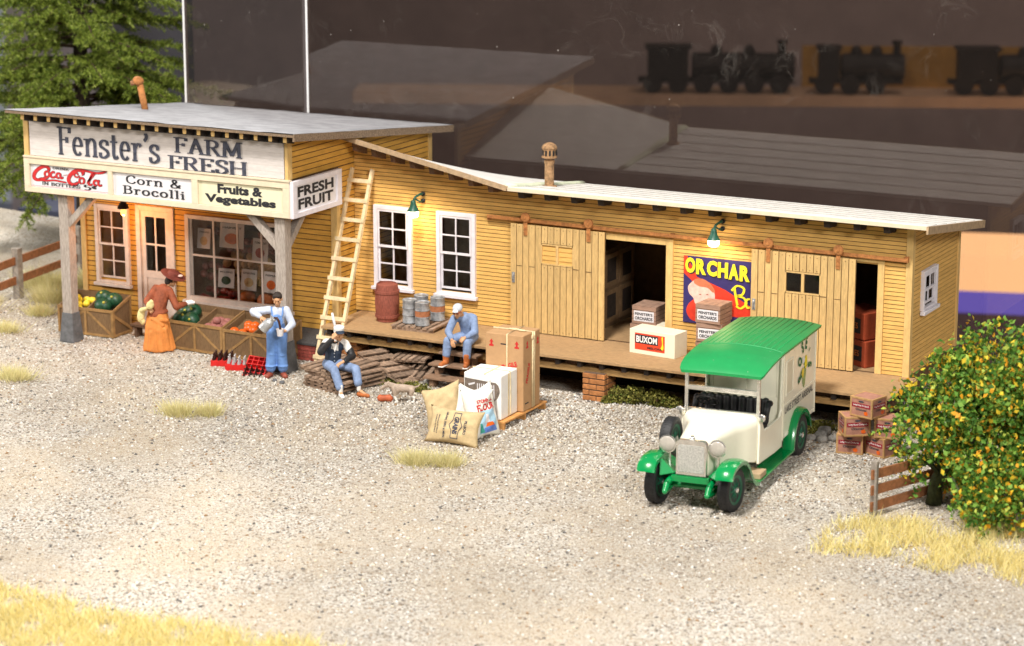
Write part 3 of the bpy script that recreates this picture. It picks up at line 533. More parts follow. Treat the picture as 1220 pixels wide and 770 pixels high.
# dark room behind the windows
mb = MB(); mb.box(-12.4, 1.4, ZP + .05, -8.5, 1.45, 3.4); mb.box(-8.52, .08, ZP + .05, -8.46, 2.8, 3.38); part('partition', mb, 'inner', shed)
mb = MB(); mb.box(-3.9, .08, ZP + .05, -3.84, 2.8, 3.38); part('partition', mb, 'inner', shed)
# doorways, rail and doors
mb = MB(); mb.box(-5.14, -.045, ZP + .005, -4.99, .0, 3.10); mb.box(-7.4, -.047, 2.98, -5.142, .0, 3.10); part('door_frame', mb, 'trimy', shed)
mb = MB(); mb.box(-.66, -.045, ZP + .005, -.53, .0, 3.16); mb.box(-3.0, -.047, 3.05, -.662, .0, 3.16); part('door_frame', mb, 'trimy', shed)
mb = MB(); mb.beam((-9.2, -.10, 3.22), (-3.7, -.10, 3.185), .05, .075); mb.beam((-3.7, -.10, 3.185), (-.03, -.10, 3.17), .05, .074); part('door_rail', mb, 'rust', shed, bevel=.01)
for x in (-9.18, -7, -5.0, -3.1, -.08):
    mb = MB(); mb.box(x - .04, -.08, 3.14, x + .04, -.02, 3.24); part('rail_bracket', mb, 'rust', shed)
def sliding_door(x0, x1, z0, z1, lab, seen):
    d = thing('sliding_door', None, None); d.parent = shed; d['label'] = lab
    mb = MB(); n = 15; w = (x1 - x0) / n; wa, wb, za, zb = x0 + 5 * w, x0 + 10 * w, z1 - .80, z1 - .36
    for i in range(n):
        a, b = x0 + i * w + .008, x0 + (i + 1) * w - .008; dy = random.uniform(0, .006)
        if 5 <= i < 10: mb.box(a, -.155 + dy, z0, b, -.115, za - .01); mb.box(a, -.155 + dy, zb + .01, b, -.115, z1)
        else: mb.box(a, -.155 + dy, z0 + random.uniform(0, .01), b, -.115, z1)
    part('plank', mb, 'doorw', d)
    mb = MB(); panel(mb, (0, -.114, 0), XA, (0, -1, 0), x0 + .01, x1 - .01, z0 + .01, z1 - .01, [(wa, wb, za, zb)], th=.03); part('backing', mb, 'burnt', d)
    mb = MB(); mb.box(wa, -.15, za, wb, -.10, za + .03); mb.box(wa, -.15, zb - .03, wb, -.10, zb); mb.box((wa + wb) / 2 - .03, -.152, za + .03, (wa + wb) / 2 + .03, -.10, zb - .03); mb.box(wa - .012, -.15, za, wa + .015, -.10, zb); mb.box(wb - .015, -.15, za, wb + .012, -.10, zb); f = part('window_frame', mb, 'doorw', d)
    mb = MB()
    if not seen: mb.box(wa + .016, -.128, za + .03, wb - .016, -.122, zb - .03); part('pane', mb, M['pane'], f)
    else: siding(mb, (0, -.118, 0), XA, (0, -1, 0), wa, wb, za, zb, .10); mb.box(wa, -.117, za, wb, -.09, zb); part('shutter', mb, 'yellow', f)
    for x in (x0 + 2.5 * w, x1 - 2.5 * w):
        mb = MB(); mb.beam((x, -.165, z1 - .22), (x, -.165, z1 + .16), .085, .02, (0, 1, 0)); mb.lathe([(.09, 0), (.1, .01), (.1, .05), (.08, .06), (.03, .065), (.03, .08)], 18, (x, -.14, z1 + .16), (0, -1, 0))
        for q in (.05, .14): mb.ell((x, -.178, z1 - .2 + q), .012, 8, 5)
        part('hanger', mb, 'rust', d)
    mb = MB(); mb.box(x0 + .05, -.175, z0 + 1.02, x0 + .11, -.155, z0 + 1.24); mb.tube([(x0 + .08, -.17, z0 + 1.06), (x0 + .08, -.21, z0 + 1.1), (x0 + .08, -.21, z0 + 1.17), (x0 + .08, -.17, z0 + 1.21)], .012, 6); part('handle', mb, 'drum', d)
    mb = MB()
    for i in range(n):
        x = x0 + (i + .5) * w
        for z in (z0 + .06, z1 - .05) + ((za - .06, zb + .05) if 5 <= i < 10 else ()): mb.ell((x, -.156, z), .0085, 6, 4)
    part('nail', mb, 'burnt', d)
    for i, z in ((1, 1.38), (3, 1.38), (12, 1.4), (10, 1.42)):
        mb = MB(); mb.box(x0 + i * w + .01, -.1575, z0 + z, x0 + (i + 1) * w - .01, -.154, z0 + z + .012); part('plank_joint', mb, 'burnt', d)
sliding_door(-8.63, -6.46, .87, 3.13, 'left sliding door with a slatted yellow window', True)
sliding_door(-3.25, -1.07, .87, 3.10, 'right sliding door with a dark two-pane window', False)
# platform, joists, beams, piers
mb = MB(); mb.box(-12.35, -1.66, ZP - .055, .22, -.0, ZP); mb.box(-12.35, .0, ZP - .055, -.02, 2.84, ZP - .002); dk = part('platform_deck', mb, 'deck', shed, bevel=.004)
for i in range(26):
    x = -12.2 + .49 * i
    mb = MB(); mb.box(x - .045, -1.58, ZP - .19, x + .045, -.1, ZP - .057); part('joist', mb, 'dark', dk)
mb = MB(); mb.box(-12.33, -1.52, ZP - .31, .15, -1.40, ZP - .192); part('beam', mb, 'beam', dk)
mb = MB(); mb.box(-12.33, -.9, ZP - .45, .15, -.78, ZP - .27); part('beam', mb, 'weather', dk)
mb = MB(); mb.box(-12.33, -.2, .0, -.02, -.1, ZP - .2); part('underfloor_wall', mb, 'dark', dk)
def pier(x, y, w, d, h, lab):
    p = thing('brick_pier', lab, 'brick pier', (x, y, 0), 0)
    mb = MB(); mb.box(-w / 2 + .02, -d / 2 + .02, 0, w / 2 - .02, d / 2 - .02, h); part('mortar', mb, 'mortar', p)
    mb = MB(); n = 5; ch = h / n
    for k in range(n):
        a = k * ch + .012; b = (k + 1) * ch - .012
        cuts = [-w / 2, -w / 2 + w * (.3 if k % 2 else .62), w / 2]
        for c, e in zip(cuts[:-1], cuts[1:]): mb.box(c + .008, -d / 2, a, e - .008, -d / 2 + .12, b)
        cuts = [-d / 2 + .125, 0.02 if k % 2 else -.1, d / 2]
        for c, e in zip(cuts[:-1], cuts[1:]): mb.box(w / 2 - .12, c + .005, a, w / 2, e - .005, b); mb.box(-w / 2, c + .005, a, -w / 2 + .12, e - .005, b)
    part('brick', mb, 'brick', p, bevel=.008)
pier(-5.97, -1.38, .50, .52, .58, 'orange brick pier under the platform beside the green shrubs')
pier(-11.9, -1.15, .55, .5, .54, 'orange brick pier behind the ladder foot')
pier(-8.82, -1.25, .62, .4, .54, 'orange brick pier behind the wooden steps')

# chimneys
t = thing('roof_vent', 'rusty slotted turbine vent on the white roof', 'roof vent', (-8.2, .78, rz(.78) + .07))
mb = MB(); mb.lathe([(.16, -.03), (.16, .02), (.10, .03), (.098, .5), (.11, .5), (.11, .56), (.06, .57), (.06, .60), (.13, .61)], 18); part('pipe', mb, 'ventm', t, smooth=2)
mb = MB(); mb.lathe([(.12, .60), (.165, .62), (.165, .645), (.15, .65), (.15, .80), (.165, .81), (.165, .83), (.14, .88), (.08, .92), (.03, .935)], 18)
hd = part('vent_head', mb, 'ventm', t, smooth=2)
for k in range(12):
    a = 2 * PI * k / 12; mb = MB(); mb.beam((.155 * math.cos(a), .155 * math.sin(a), .67), (.155 * math.cos(a), .155 * math.sin(a), .78), .04, .008, (math.cos(a), math.sin(a), 0)); part('slot', mb, 'black', hd)

# ------------------------------------------------------------------ the store
store = thing('farm_store', 'yellow clapboard farm store with a porch under its flat grey roof', 'building', (0, 0, 0))
SX0, SX1, FY, UY = -19.22, -12.5, -.72, -2.59
sr = lambda y: 5.06 - (y + 2.95) * .108
wops = [(-18.76, -17.97, 1.04, 2.69), (-17.66, -16.76, .12, 2.74), (-16.29, -13.77, .90, 2.65)]
mb = MB(); siding(mb, (0, FY, 0), XA, (0, -1, 0), SX0 + .1, SX1 - .1, .06, 3.4, .115, wops); w_ = part('front_wall', mb, 'orange', store)
mb = MB(); panel(mb, (0, FY - .001, 0), XA, (0, -1, 0), SX0, SX1 - .02, 0, 3.4, wops); part('wall_lining', mb, 'burnt', w_)
def side_top(y): return sr(y) - .004
mb = MB(); siding(mb, (SX1, 0, 0), YA, XA, FY + .1, 3.2, .06, 4.08, .115); siding(mb, (SX1, 0, 0), YA, XA, UY + .14, 3.2, 4.095, 5.3, .115, (), side_top); w_ = part('side_wall', mb, 'orange', store)
mb = MB(); panel(mb, (SX1 - .001, 0, 0), YA, XA, FY + .05, 3.3, 0, 5.3, (), side_top); panel(mb, (SX1 - .001, 0, 0), YA, XA, UY, FY + .05, 3.32, 5.3, (), side_top); part('wall_lining', mb, 'burnt', w_)
mb = MB(); panel(mb, (SX0, 0, 0), YA, (-1, 0, 0), FY, 3.3, 0, 5.3, (), side_top); panel(mb, (SX0, 0, 0), YA, (-1, 0, 0), UY, FY, 3.32, 5.3, (), side_top); part('side_wall', mb, 'orange', store)
mb = MB(); mb.box(SX0, 3.22, 0, SX1 - .1, 3.3, 4.36); part('rear_wall', mb, 'inner', store)
mb = MB(); mb.box(SX1 - .12, FY - .035, 0, SX1 + .035, FY - .0, 3.3); mb.box(SX1, FY + .001, 0, SX1 + .035, FY + .1, 3.3); part('corner_board', mb, 'trimy', store)
mb = MB(); mb.box(SX0 - .03, FY - .035, 0, SX0 + .1, FY, 3.3); part('corner_board', mb, 'trimy', store)
mb = MB(); mb.box(SX1 - .035, UY - .04, 4.1, SX1 + .035, UY + .13, sr(UY) - .02); part('corner_board', mb, 'trimy', store)
mb = MB(); mb.box(SX0 - .02, UY - .04, 4.1, SX0 + .10, UY + .1, sr(UY) - .02); part('corner_board', mb, 'trimy', store)
mb = MB(); mb.box(SX1 - .05, 3.2, 2, SX1 + .035, 3.34, sr(3.3) - .02); part('corner_board', mb, 'trimy', store)
mb = MB(); mb.box(SX0, UY, 3.28, SX1 - .02, FY - .03, 3.32); part('porch_ceiling', mb, 'inner', store)
mb = MB(); mb.box(SX0 + .02, UY + .02, 3.33, SX1 - .04, UY + .06, sr(UY) - .03); part('porch_fascia', mb, 'burnt', store)
# the roof
mb = MB(); slab(mb, [(-19.42, -2.97, sr(-2.97)), (-12.1, -2.97, sr(-2.97)), (-12.1, 3.62, sr(3.62)), (-19.42, 3.62, sr(3.62))], .05); rf = part('roof', mb, 'fasc', store)
mb = MB(); nx, ny = 26, 22; vs = []; fs = []
for j in range(ny + 1):
    for i in range(nx + 1):
        x = -19.44 + 7.36 * i / nx; y = -2.985 + 6.63 * j / ny; e = min(i, nx - i, j, ny - j)
        vs.append((x, y, sr(y) + .062 + random.uniform(0, .012) + (.012 if e == 0 else 0) * random.random()))
for j in range(ny):
    for i in range(nx): a = j * (nx + 1) + i; fs.append((a, a + 1, a + nx + 2, a + nx + 1))
mb.add(vs, fs); q = part('roofing_paper', mb, 'roofg', rf, smooth=1); sd = q.modifiers.new('s', 'SOLIDIFY'); sd.thickness = .012
mb = MB(); mb.beam((-12.08, -2.99, sr(-2.99) - .01), (-12.08, 3.63, sr(3.63) - .01), .04, .15); part('end_fascia', mb, 'fasc', rf)
mb = MB(); mb.beam((-19.42, -2.985, sr(-2.99) + .02), (-12.1, -2.985, sr(-2.99) + .02), .03, .05); part('fascia', mb, 'fasc', rf)
mb = MB(); mb.box(-19.2, UY - .06, sr(UY) - .16, -12.5, UY + .02, sr(UY) - .02); part('soffit_board', mb, 'black', rf)
for i in range(20):
    x = -19.02 + .352 * i; mb = MB(); mb.prism([(x - .05, UY - .03, sr(UY) - .15), (x - .05, -2.90, sr(-2.9) - .13), (x - .05, -2.90, sr(-2.9) - .002), (x - .05, UY - .03, sr(UY) - .002)], (.085, 0, 0)); rt_ = part('rafter_tail', mb, 'dark', store); mb = MB(); mb.box(x - .048, -2.915, sr(-2.9) - .125, x + .033, -2.903, sr(-2.9) - .008); part('rafter_end', mb, 'trimy', rt_)  # near-black tail with a tan plate over its end
# stove pipe
t = thing('stovepipe', 'leaning orange rusty stovepipe with round cap on the grey roof', 'stovepipe', (-18.30, .5, sr(.5) + .06))
mb = MB(); mb.tube([(.03, 0, -.05), (-.02, 0, .2), (-.10, 0, .56)], .075, 14); part('pipe', mb, 'rust', t, smooth=1)
mb = MB(); mb.ell((-.13, -.02, .64), (.125, .14, .105), 16, 10, (0, .4, 0)); cp_ = part('cap', mb, 'rust', t, smooth=1)
mb = MB(); mb.tube([(-.20, -.10, .60), (-.245, -.15, .59)], [.06, .055], 12); part('cap_opening', mb, 'rustd', cp_, smooth=2)
# sign band round the porch (part of the store); the sign boards in it are things
mb = MB(); bz0, bz1, by = 3.31, 4.07, -2.67
mb.box(-19.24, by, 3.93, -12.42, UY, bz1); mb.box(-19.24, by, bz0, -12.42, UY, 3.42)
for a, b in ((-19.24, -19.10), (-17.0, -16.89), (-14.84, -14.69), (-12.58, -12.42)): mb.box(a, by + .001, 3.421, b, UY, 3.929)
part('sign_band', mb, 'cream', store, bevel=.006)
mb = MB(); mb.box(-19.24, by - .02, bz1 + .002, -12.40, UY, bz1 + .035); part('sign_ledge', mb, 'cream', store)
def board(name, lab, x0, x1, z0, z1, y, m):
    t = thing(name, lab, 'sign', ((x0 + x1) / 2, y, (z0 + z1) / 2)); w, h = x1 - x0, z1 - z0
    mb = MB(); mb.box(-w / 2, 0, -h / 2, w / 2, .03, h / 2); part('board', mb, m, t); return t, w, h
t, w, h = board('shop_sign', 'long white board with blue-black serif lettering under the roof edge', -19.08, -12.56, 4.115, 4.90, UY - .036, 'signw')
mb = MB()
for k in range(1, 6): mb.box(-w / 2 + .01, -.0015, -h / 2 + h * k / 6, w / 2 - .01, .001, -h / 2 + h * k / 6 + .007)
part('plank_line', mb, mat('sign_plank_line', (.55, .50, .45), .8), t)
F_ = lambda x, z, t: (x - t.location.x, 0, z - t.location.z)
put('lettering', serif2d("Fenster's", .175, .06, .27), 'ink', t, F_(-16.98, 4.50, t), XA, ZA, 2.70, .63)
put('lettering', serif2d("FARM", .20, .07, .33), 'ink', t, F_(-14.42, 4.63, t), XA, ZA, 1.74, .34)
put('lettering', serif2d("FRESH", .20, .07, .31), 'ink', t, F_(-14.45, 4.25, t), XA, ZA, 2.0, .31)
# soda sign
t, w, h = board('soda_sign', 'white soda sign with red script lettering', -19.09, -17.005, 3.425, 3.925, UY - .032, 'paper')
def zp(p): return ((p[0] - 350) / 508, 1 - (p[1] - 85 - (p[0] - 97) * .108) / 160 - .5)   # traced letter strokes -> board units
S = [[(208, 142), (216, 122), (196, 106), (160, 115), (126, 146), (117, 180), (136, 199), (176, 194), (222, 176)],
     [(176, 186), (150, 196), (190, 206), (250, 204), (300, 214), (332, 221)],
     arc(203, 160, 15, 19, 100, 460, 18), [(254, 156), (246, 144), (230, 156), (230, 178), (244, 184), (262, 176)],
     arc(279, 171, 14, 17, 60, 420, 18), [(294, 153), (290, 176), (296, 190), (312, 182)], [(312, 168), (340, 166)],
     [(432, 170), (440, 148), (422, 133), (388, 139), (356, 168), (344, 200), (356, 226), (384, 232), (414, 214)], [(384, 140), (410, 128), (460, 138), (520, 153), (560, 152), (592, 142)],
     [(410, 168), (396, 150), (382, 166), (398, 182), (420, 172)],
     arc(430, 207, 16, 20, 90, 450, 18), [(462, 226), (480, 200), (506, 168), (516, 152), (500, 160), (484, 192), (474, 226), (486, 236), (500, 228)],
     arc(522, 221, 15, 17, 60, 420, 18), [(544, 200), (538, 224), (544, 240), (562, 236)]]
TW = [17, 9, 10, 10, 10, 9, 7, 18, 11, 7, 10, 10, 10, 9]
v = []; f = []; k = 0
for s_, w_ in zip(S, TW):
    p = s_ if len(s_) > 14 else smooth_line(s_)
    p = [((q[0] - 350) / 508 * w, (-(q[1] - 85 - (q[0] - 97) * .108) / 160 + .5) * h) for q in p]
    ribbon(v, f, p, w_ / 508 * w * 1.25, w_ / 508 * w * .8, k, True, .12); k += .0007
vo_ = []; fo_ = []; k = 0
for s_, w_ in zip(S, TW):
    p = s_ if len(s_) > 14 else smooth_line(s_)
    ribbon(vo_, fo_, [((q[0] - 350) / 508 * w, (-(q[1] - 85 - (q[0] - 97) * .108) / 160 + .5) * h) for q in p], (w_ + 3) / 508 * w * 1.25, (w_ + 4) / 508 * w * .8, k, True, .06); k += .0001
mbk = MB(); mbk.v = [(a * 1.0, -.003 - c, b) for a, b, c in vo_]; mbk.f = fo_; part('script_outline', mbk, 'ink', t, recalc=False)
mbk = MB(); mbk.v = [(a * 1.0, -.006 - c, b) for a, b, c in v]; mbk.f = f; part('script_lettering', mbk, 'red', t, recalc=False)
put('lettering', serif2d('DRINK', .2, .09, .3), 'inkb', t, (-.22, 0, .20), XA, ZA, .46, .055)
put('lettering', serif2d('IN BOTTLES', .22, .10, .3), 'inkb', t, (-.22, 0, -.155), XA, ZA, 1.05, .075)
put('lettering', serif2d('5¢', .2, .1, .2), 'inkb', t, (.55, 0, -.155), XA, ZA, .36, .12)
flat('rule', [(-.5, -.5), (.5, -.5), (.5, .5), (-.5, .5)], 'pink', t, (0, 0, -.222), XA, ZA, .004, None, w * .98, .012)
t, w, h = board('produce_sign', 'white board lettered in black serif about corn', -16.885, -14.845, 3.425, 3.925, UY - .032, 'paper')
put('lettering', serif2d('Corn &', .17, .09, .28, .05), 'inkb', t, (.02, 0, .115), XA, ZA, 1.42, .185)
put('lettering', serif2d('Brocolli', .17, .09, .28, .05), 'inkb', t, (.02, 0, -.11), XA, ZA, 1.60, .185)
t, w, h = board('produce_sign', 'pale yellow board lettered in bold black about fruits', -14.685, -12.585, 3.425, 3.925, UY - .032, 'papery')
put('lettering', font2d('Fruits &', .05), 'inkb', t, (-.02, 0, .115), XA, ZA, 1.12, .20)
put('lettering', font2d('Vegetables', .05), 'inkb', t, (-.02, 0, -.125), XA, ZA, 1.76, .225)
# framed sign on the porch side
t = thing('fruit_sign', 'white framed sign with slanted black capitals on the porch side', 'sign', (-12.42, -1.70, 3.69))
mb = MB(); mb.box(.0, -.93, -.375, .045, .93, .375); part('board', mb, 'paper', t)
mb = MB(); mb.box(0, -.95, .28, .09, .95, .385); mb.box(0, -.95, -.385, .09, .95, -.28); mb.box(.0, -.95, -.279, .088, -.80, .279); mb.box(.0, .78, -.279, .088, .95, .279); part('frame', mb, 'winw', t, bevel=.006)
put('lettering', font2d('FRESH', .04, .0), 'inkb', t, (.045, -.02, .135), YA, ZA, 1.40, .22)
put('lettering', font2d('FRUIT', .04, .0), 'inkb', t, (.045, -.02, -.125), YA, ZA, 1.36, .22)
# porch posts with braces
def porch_post(x, y, lab, lean, br):
    t = thing('porch_post', lab, 'post', (x, y, 0))
    mb = MB(); mb.beam((-lean, 0, .62), (0, 0, 3.31), .25, .25, (0, 1, 0)); part('shaft', mb, 'post', t, bevel=.012)
    mb = MB(); a, b, hh = .195, .14, .66; mb.add([(-lean + i * r, j * r, z) for z, r in ((0, a), (hh, b)) for i, j in ((-1, -1), (1, -1), (1, 1), (-1, 1))], [(3, 2, 1, 0), (4, 5, 6, 7), (0, 1, 5, 4), (1, 2, 6, 5), (2, 3, 7, 6), (3, 0, 4, 7)]); part('pedestal', mb, 'postp', t, bevel=.02)
    for d in br: mb = MB(); mb.beam((d[0] * .1, d[1] * .1, 2.62), (d[0], d[1], 3.32), .15, .17, (-d[1], d[0], 0)); part('brace', mb, 'post', t, bevel=.01)
porch_post(-18.34, -2.40, 'left porch post with grey pedestal beside the lemon bin', -.0, [(.78, 0)])
porch_post(-12.74, -2.44, 'right porch post behind the person in overalls', .0, [(-.8, 0), (0, .8)])
# store windows, door, display
f = sash_window(store, (-18.83, FY - .028, .98), XA, (0, -1, 0), .92, 1.78, 'winp', .09)
mb = MB(); mb.box(-16.38, FY - .08, .83, -16.28, FY + .03, 2.74); mb.box(-13.78, FY - .08, .83, -13.68, FY + .03, 2.74); mb.box(-16.28, FY - .078, 2.65, -13.78, FY + .03, 2.74); mb.box(-16.28, FY - .078, .83, -13.78, FY + .03, .92); f = part('window_frame', mb, 'winp', store, bevel=.006, label='wide shop window frame with produce behind it')
mb = MB(); mb.box(-16.45, FY - .14, .75, -13.6, FY - .0, .827); part('sill', mb, 'winp', f, bevel=.006)
mb = MB()
for i in range(1, 4): x = -16.28 + 2.5 * i / 4; mb.box(x - .02, FY - .03, .92, x + .02, FY + .0, 2.65)
mb.box(-16.28, FY - .032, 1.82, -13.78, FY - .002, 1.86); mb.box(-16.27, FY - .034, .93, -16.22, FY - .004, 2.64); mb.box(-13.83, FY - .034, .93, -13.79, FY - .004, 2.64); part('muntin', mb, 'winp', f)
mb = MB(); mb.box(-16.28, FY - .012, .92, -13.78, FY - .006, 2.65); part('pane', mb, M['pane'], f)
d = thing('door', None, None); d.parent = store
mb = MB(); mb.box(-17.72, FY - .05, .02, -17.61, FY + .02, 2.83); mb.box(-16.81, FY - .05, .02, -16.70, FY + .02, 2.83); mb.box(-17.61, FY - .048, 2.72, -16.81, FY + .02, 2.83); part('door_frame', mb, 'winp', d, bevel=.006)
mb = MB(); mb.box(-17.6, FY - .02, .1, -17.48, FY + .02, 2.71); mb.box(-16.94, FY - .02, .1, -16.82, FY + .02, 2.71); mb.box(-17.48, FY - .019, 2.58, -16.94, FY + .02, 2.71); mb.box(-17.48, FY - .019, 1.20, -16.94, FY + .02, 1.36); mb.box(-17.48, FY - .019, .1, -16.94, FY + .02, .3); mb.box(-17.48, FY - .019, .70, -16.94, FY + .02, .82); mb.box(-17.48, FY - .005, .3, -16.94, FY + .01, .7); mb.box(-17.48, FY - .005, .82, -16.94, FY + .01, 1.2); mb.box(-17.23, FY - .016, 1.36, -17.19, FY + .0, 2.58); mb.box(-17.48, FY - .014, 1.94, -16.94, FY + .0, 1.98); part('door_leaf', mb, 'winp', d)
mb = MB(); mb.box(-17.48, FY + .003, 1.36, -16.94, FY + .006, 2.58); part('pane', mb, M['pane'], d)
mb = MB(); mb.ell((-16.88, FY - .05, 1.22), .035, 12, 8); mb.tube([(-16.88, FY - .02, 1.22), (-16.88, FY - .05, 1.22)], .015, 8); part('door_knob', mb, 'drum', d, smooth=1)
mb = MB(); mb.box(SX0 + .1, 1.2, .0, SX1 - .1, 1.25, 3.3); part('back_partition', mb, 'inner', store)
mb = MB(); mb.box(-16.5, FY + .1, .55, -13.6, .9, .78); part('display_shelf', mb, 'inner', store)
mb = MB(); mb.prism([(-16.2, .45, .8), (-13.75, .45, .8), (-13.75, .75, 2.6), (-16.2, .75, 2.6)], (0, .04, 0)); part('display_board', mb, 'burnt', store)

# ================================================================== BEHIND THE GLASS
sx, sy = .91, .415
SH = V((-46.75, 67.05, -5.56)); BS = 1.9
def far(t): t.scale = (BS, BS, BS); return t
t = far(thing('wall_shelf', 'light brown shelf board carrying the dark locomotives behind the glass', 'shelf', SH, math.atan2(sy, sx)))
mb = MB(); mb.box(-3, -.5, 0, 40, 1.2, .30); part('board', mb, 'shelf', t)
t2 = thing('striped_board', 'yellow board standing behind the dark locomotives', 'board', SH + V((0, 0, .30 * BS)), math.atan2(sy, sx)); far(t2)
mb = MB(); mb.box(9.2, 1.6, -.3, 40, 1.7, 1.08); part('panel', mb, 'yellowb', t2)
def locomotive(off, lab, L):
    c = SH + V((0, 0, .301 * BS)) + V((sx, sy, 0)) * off * BS
    t = thing('steam_locomotive', lab, 'locomotive', c, math.atan2(sy, sx), 'dark locomotives on the shelf'); far(t)
    mb = MB(); mb.box(.1, -.22, .28, L - .1, .22, .40); part('frame', mb, 'loco', t)
    mb = MB(); mb.lathe([(.2, 0), (.34, .02), (.34, L * .62), (.30, L * .63)], 18, (L * .98, 0, .74), (-1, 0, 0)); b = part('boiler', mb, 'loco', t, smooth=2)
    mb = MB(); mb.box(.35, -.38, .42, L * .33, .38, 1.20); mb.box(.28, -.42, 1.2, L * .35, .42, 1.27); part('cab', mb, 'loco', t)
    mb = MB(); mb.lathe([(.12, 1.0), (.10, 1.3), (.17, 1.42)], 14, (L * .9, 0, 0)); part('smokestack', mb, 'loco', b, smooth=2)
    for q in (.5, .7): mb = MB(); mb.ell((L * q, 0, 1.1), (.16, .16, .2), 12, 8); part('dome', mb, 'loco', b, smooth=1)
    for k in range(int(L / .72)):
        mb = MB(); mb.lathe([(.27, -.05), (.27, .05)], 18, (.5 + .68 * k, -.3, .28), (0, 1, 0)); part('wheel', mb, 'loco', t, smooth=2)
locomotive(4.6, 'larger dark locomotive seen blurred through the dusty glass', 4.4)
locomotive(9.2, 'dark tender engine seen blurred beside the larger locomotive', 2.7)
locomotive(12.9, 'rightmost dark locomotive seen blurred at the edge of the glass', 4.2)
t = thing('display_case', 'blurred display case in peach and blue with added glow behind the right end wall', 'display case', (-22.2, 69, -21.2), .3); far(t)
mb = MB(); mb.box(0, 0, 4.13, 30, 3, 5.06); part('upper_band', mb, 'peach', t)  # upper and middle bands emit added light to show bright through the glass
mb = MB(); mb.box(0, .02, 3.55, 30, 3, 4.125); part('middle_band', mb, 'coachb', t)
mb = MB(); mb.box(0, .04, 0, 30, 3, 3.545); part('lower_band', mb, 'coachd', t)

# ================================================================== LAMPS
def barn_lamp(x, z, lab):
    t = thing('barn_lamp', lab, 'wall lamp', (x, -.03, z), 0)
    mb = MB()
    for dz in (.05, -.10): mb.lathe([(.05, 0), (.05, .03), (.03, .05)], 12, (0, 0, dz), (0, -1, 0))
    part('wall_plate', mb, 'black', t, smooth=2)
    mb = MB(); mb.tube([(0, -.03, .05), (0, -.12, .06), (-.04, -.26, .02), (-.05, -.33, -.06)], .026, 8); mb.tube([(0, -.03, -.10), (0, -.14, -.10), (-.03, -.25, -.04)], .02, 8); part('arm', mb, 'lampg', t, smooth=1)
    mb = MB(); mb.lathe([(.035, -.04), (.055, -.06), (.06, -.10), (.075, -.17), (.115, -.24), (.135, -.27), (.125, -.272), (.06, -.15)], 20, (-.05, -.34, 0)); part('shade', mb, 'lampg', t, smooth=2)
    mb = MB(); mb.lathe([(.04, -.22), (.105, -.255), (.115, -.30), (.11, -.37), (.085, -.40), (.02, -.41)], 18, (-.05, -.34, 0)); part('bulb', mb, M['bulb'], t, smooth=1)
    l = bpy.data.lights.new('lamp_glow', 'POINT'); l.energy = 16; l.color = (1, .70, .36); l.shadow_soft_size = .08; o = bpy.data.objects.new('lamp_glow', l); COL.objects.link(o); o.parent = t; o.location = (-.05, -.34, -.54)
barn_lamp(-10.77, 3.50, 'lit green gooseneck lamp above the two shed windows')
barn_lamp(-3.92, 3.53, 'lit green gooseneck lamp above the red and blue poster')
t = thing('porch_lamp', 'small lit bare bulb in a black holder under the porch', 'lamp', (-17.42, -1.6, 3.31))
mb = MB(); mb.lathe([(.10, .0), (.10, -.03), (.055, -.05), (.06, -.26), (.12, -.36), (.13, -.40), (.05, -.38)], 16); part('lamp_holder', mb, 'black', t, smooth=2)
mb = MB(); mb.ell((0, 0, -.48), (.06, .06, .08), 14, 10); part('bulb', mb, M['bulbo'], t, smooth=1)
l = bpy.data.lights.new('lamp_glow', 'POINT'); l.energy = 70; l.color = (1, .40, .13); l.shadow_soft_size = .06; o = bpy.data.objects.new('lamp_glow', l); COL.objects.link(o); o.parent = t; o.location = (0, 0, -.62)

# poster on the wall
t = thing('wall_poster', 'navy and red poster with big yellow capitals on the shed wall', 'poster', (-4.02, -.034, 2.125))
w, h = 1.46, 1.37
mb = MB(); mb.box(-w / 2, 0, -h / 2, w / 2, .012, h / 2); part('sheet', mb, 'navy', t)
def pf(nm, pts, m, k): flat(nm, [((p[0] - .5) * w, (.5 - p[1]) * h) for p in pts], m, t, (0, 0, 0), XA, ZA, .003 + k * .0012)
pf('picture', [(.001, .001), (.05, .001), (.2, .30), (.62, .45), (1, .66), (1, .84), (.72, .84), (.44, .84), (.3, .7), (.12, .36), (.001, .26)], 'posterr', 0)
pf('picture', smooth_line([(.18, .62), (.08, .72), (.05, .84), (.12, .95), (.24, .97), (.36, .94), (.40, .82), (.32, .7), (.18, .62)]), 'posterr', 1)
pf('picture', smooth_line([(.13, .38), (.07, .46), (.09, .56), (.15, .62), (.18, .70), (.26, .73), (.40, .70), (.47, .60), (.45, .48), (.36, .37), (.22, .33), (.13, .38)]), 'posterp', 2)
pf('picture', smooth_line([(.16, .40), (.24, .44), (.36, .45), (.44, .51), (.47, .48), (.40, .38), (.28, .32), (.17, .34), (.16, .40)]), mat('poster_hair', (.55, .17, .08), .6), 3)
for a, b in ((.255, .56), (.36, .55)): pf('picture', arc(a, b, .018, .008, 0, 360, 10), mat('poster_brown', (.30, .10, .06), .6), 4)
pf('picture', arc(.31, .655, .028, .008, 0, 360, 10), 'posterr', 4)
for i, ch in enumerate('ORCHAR'):
    put('lettering', font2d(ch, .06), 'inkb', t, (-.585 + .236 * i + .02, 0, .50 - .012 * i - .02), XA, ZA, .225, .33, .0085); put('lettering', font2d(ch, .055), 'postery', t, (-.585 + .236 * i, 0, .50 - .012 * i), XA, ZA, .22, .32, .011)
v = []; f = []
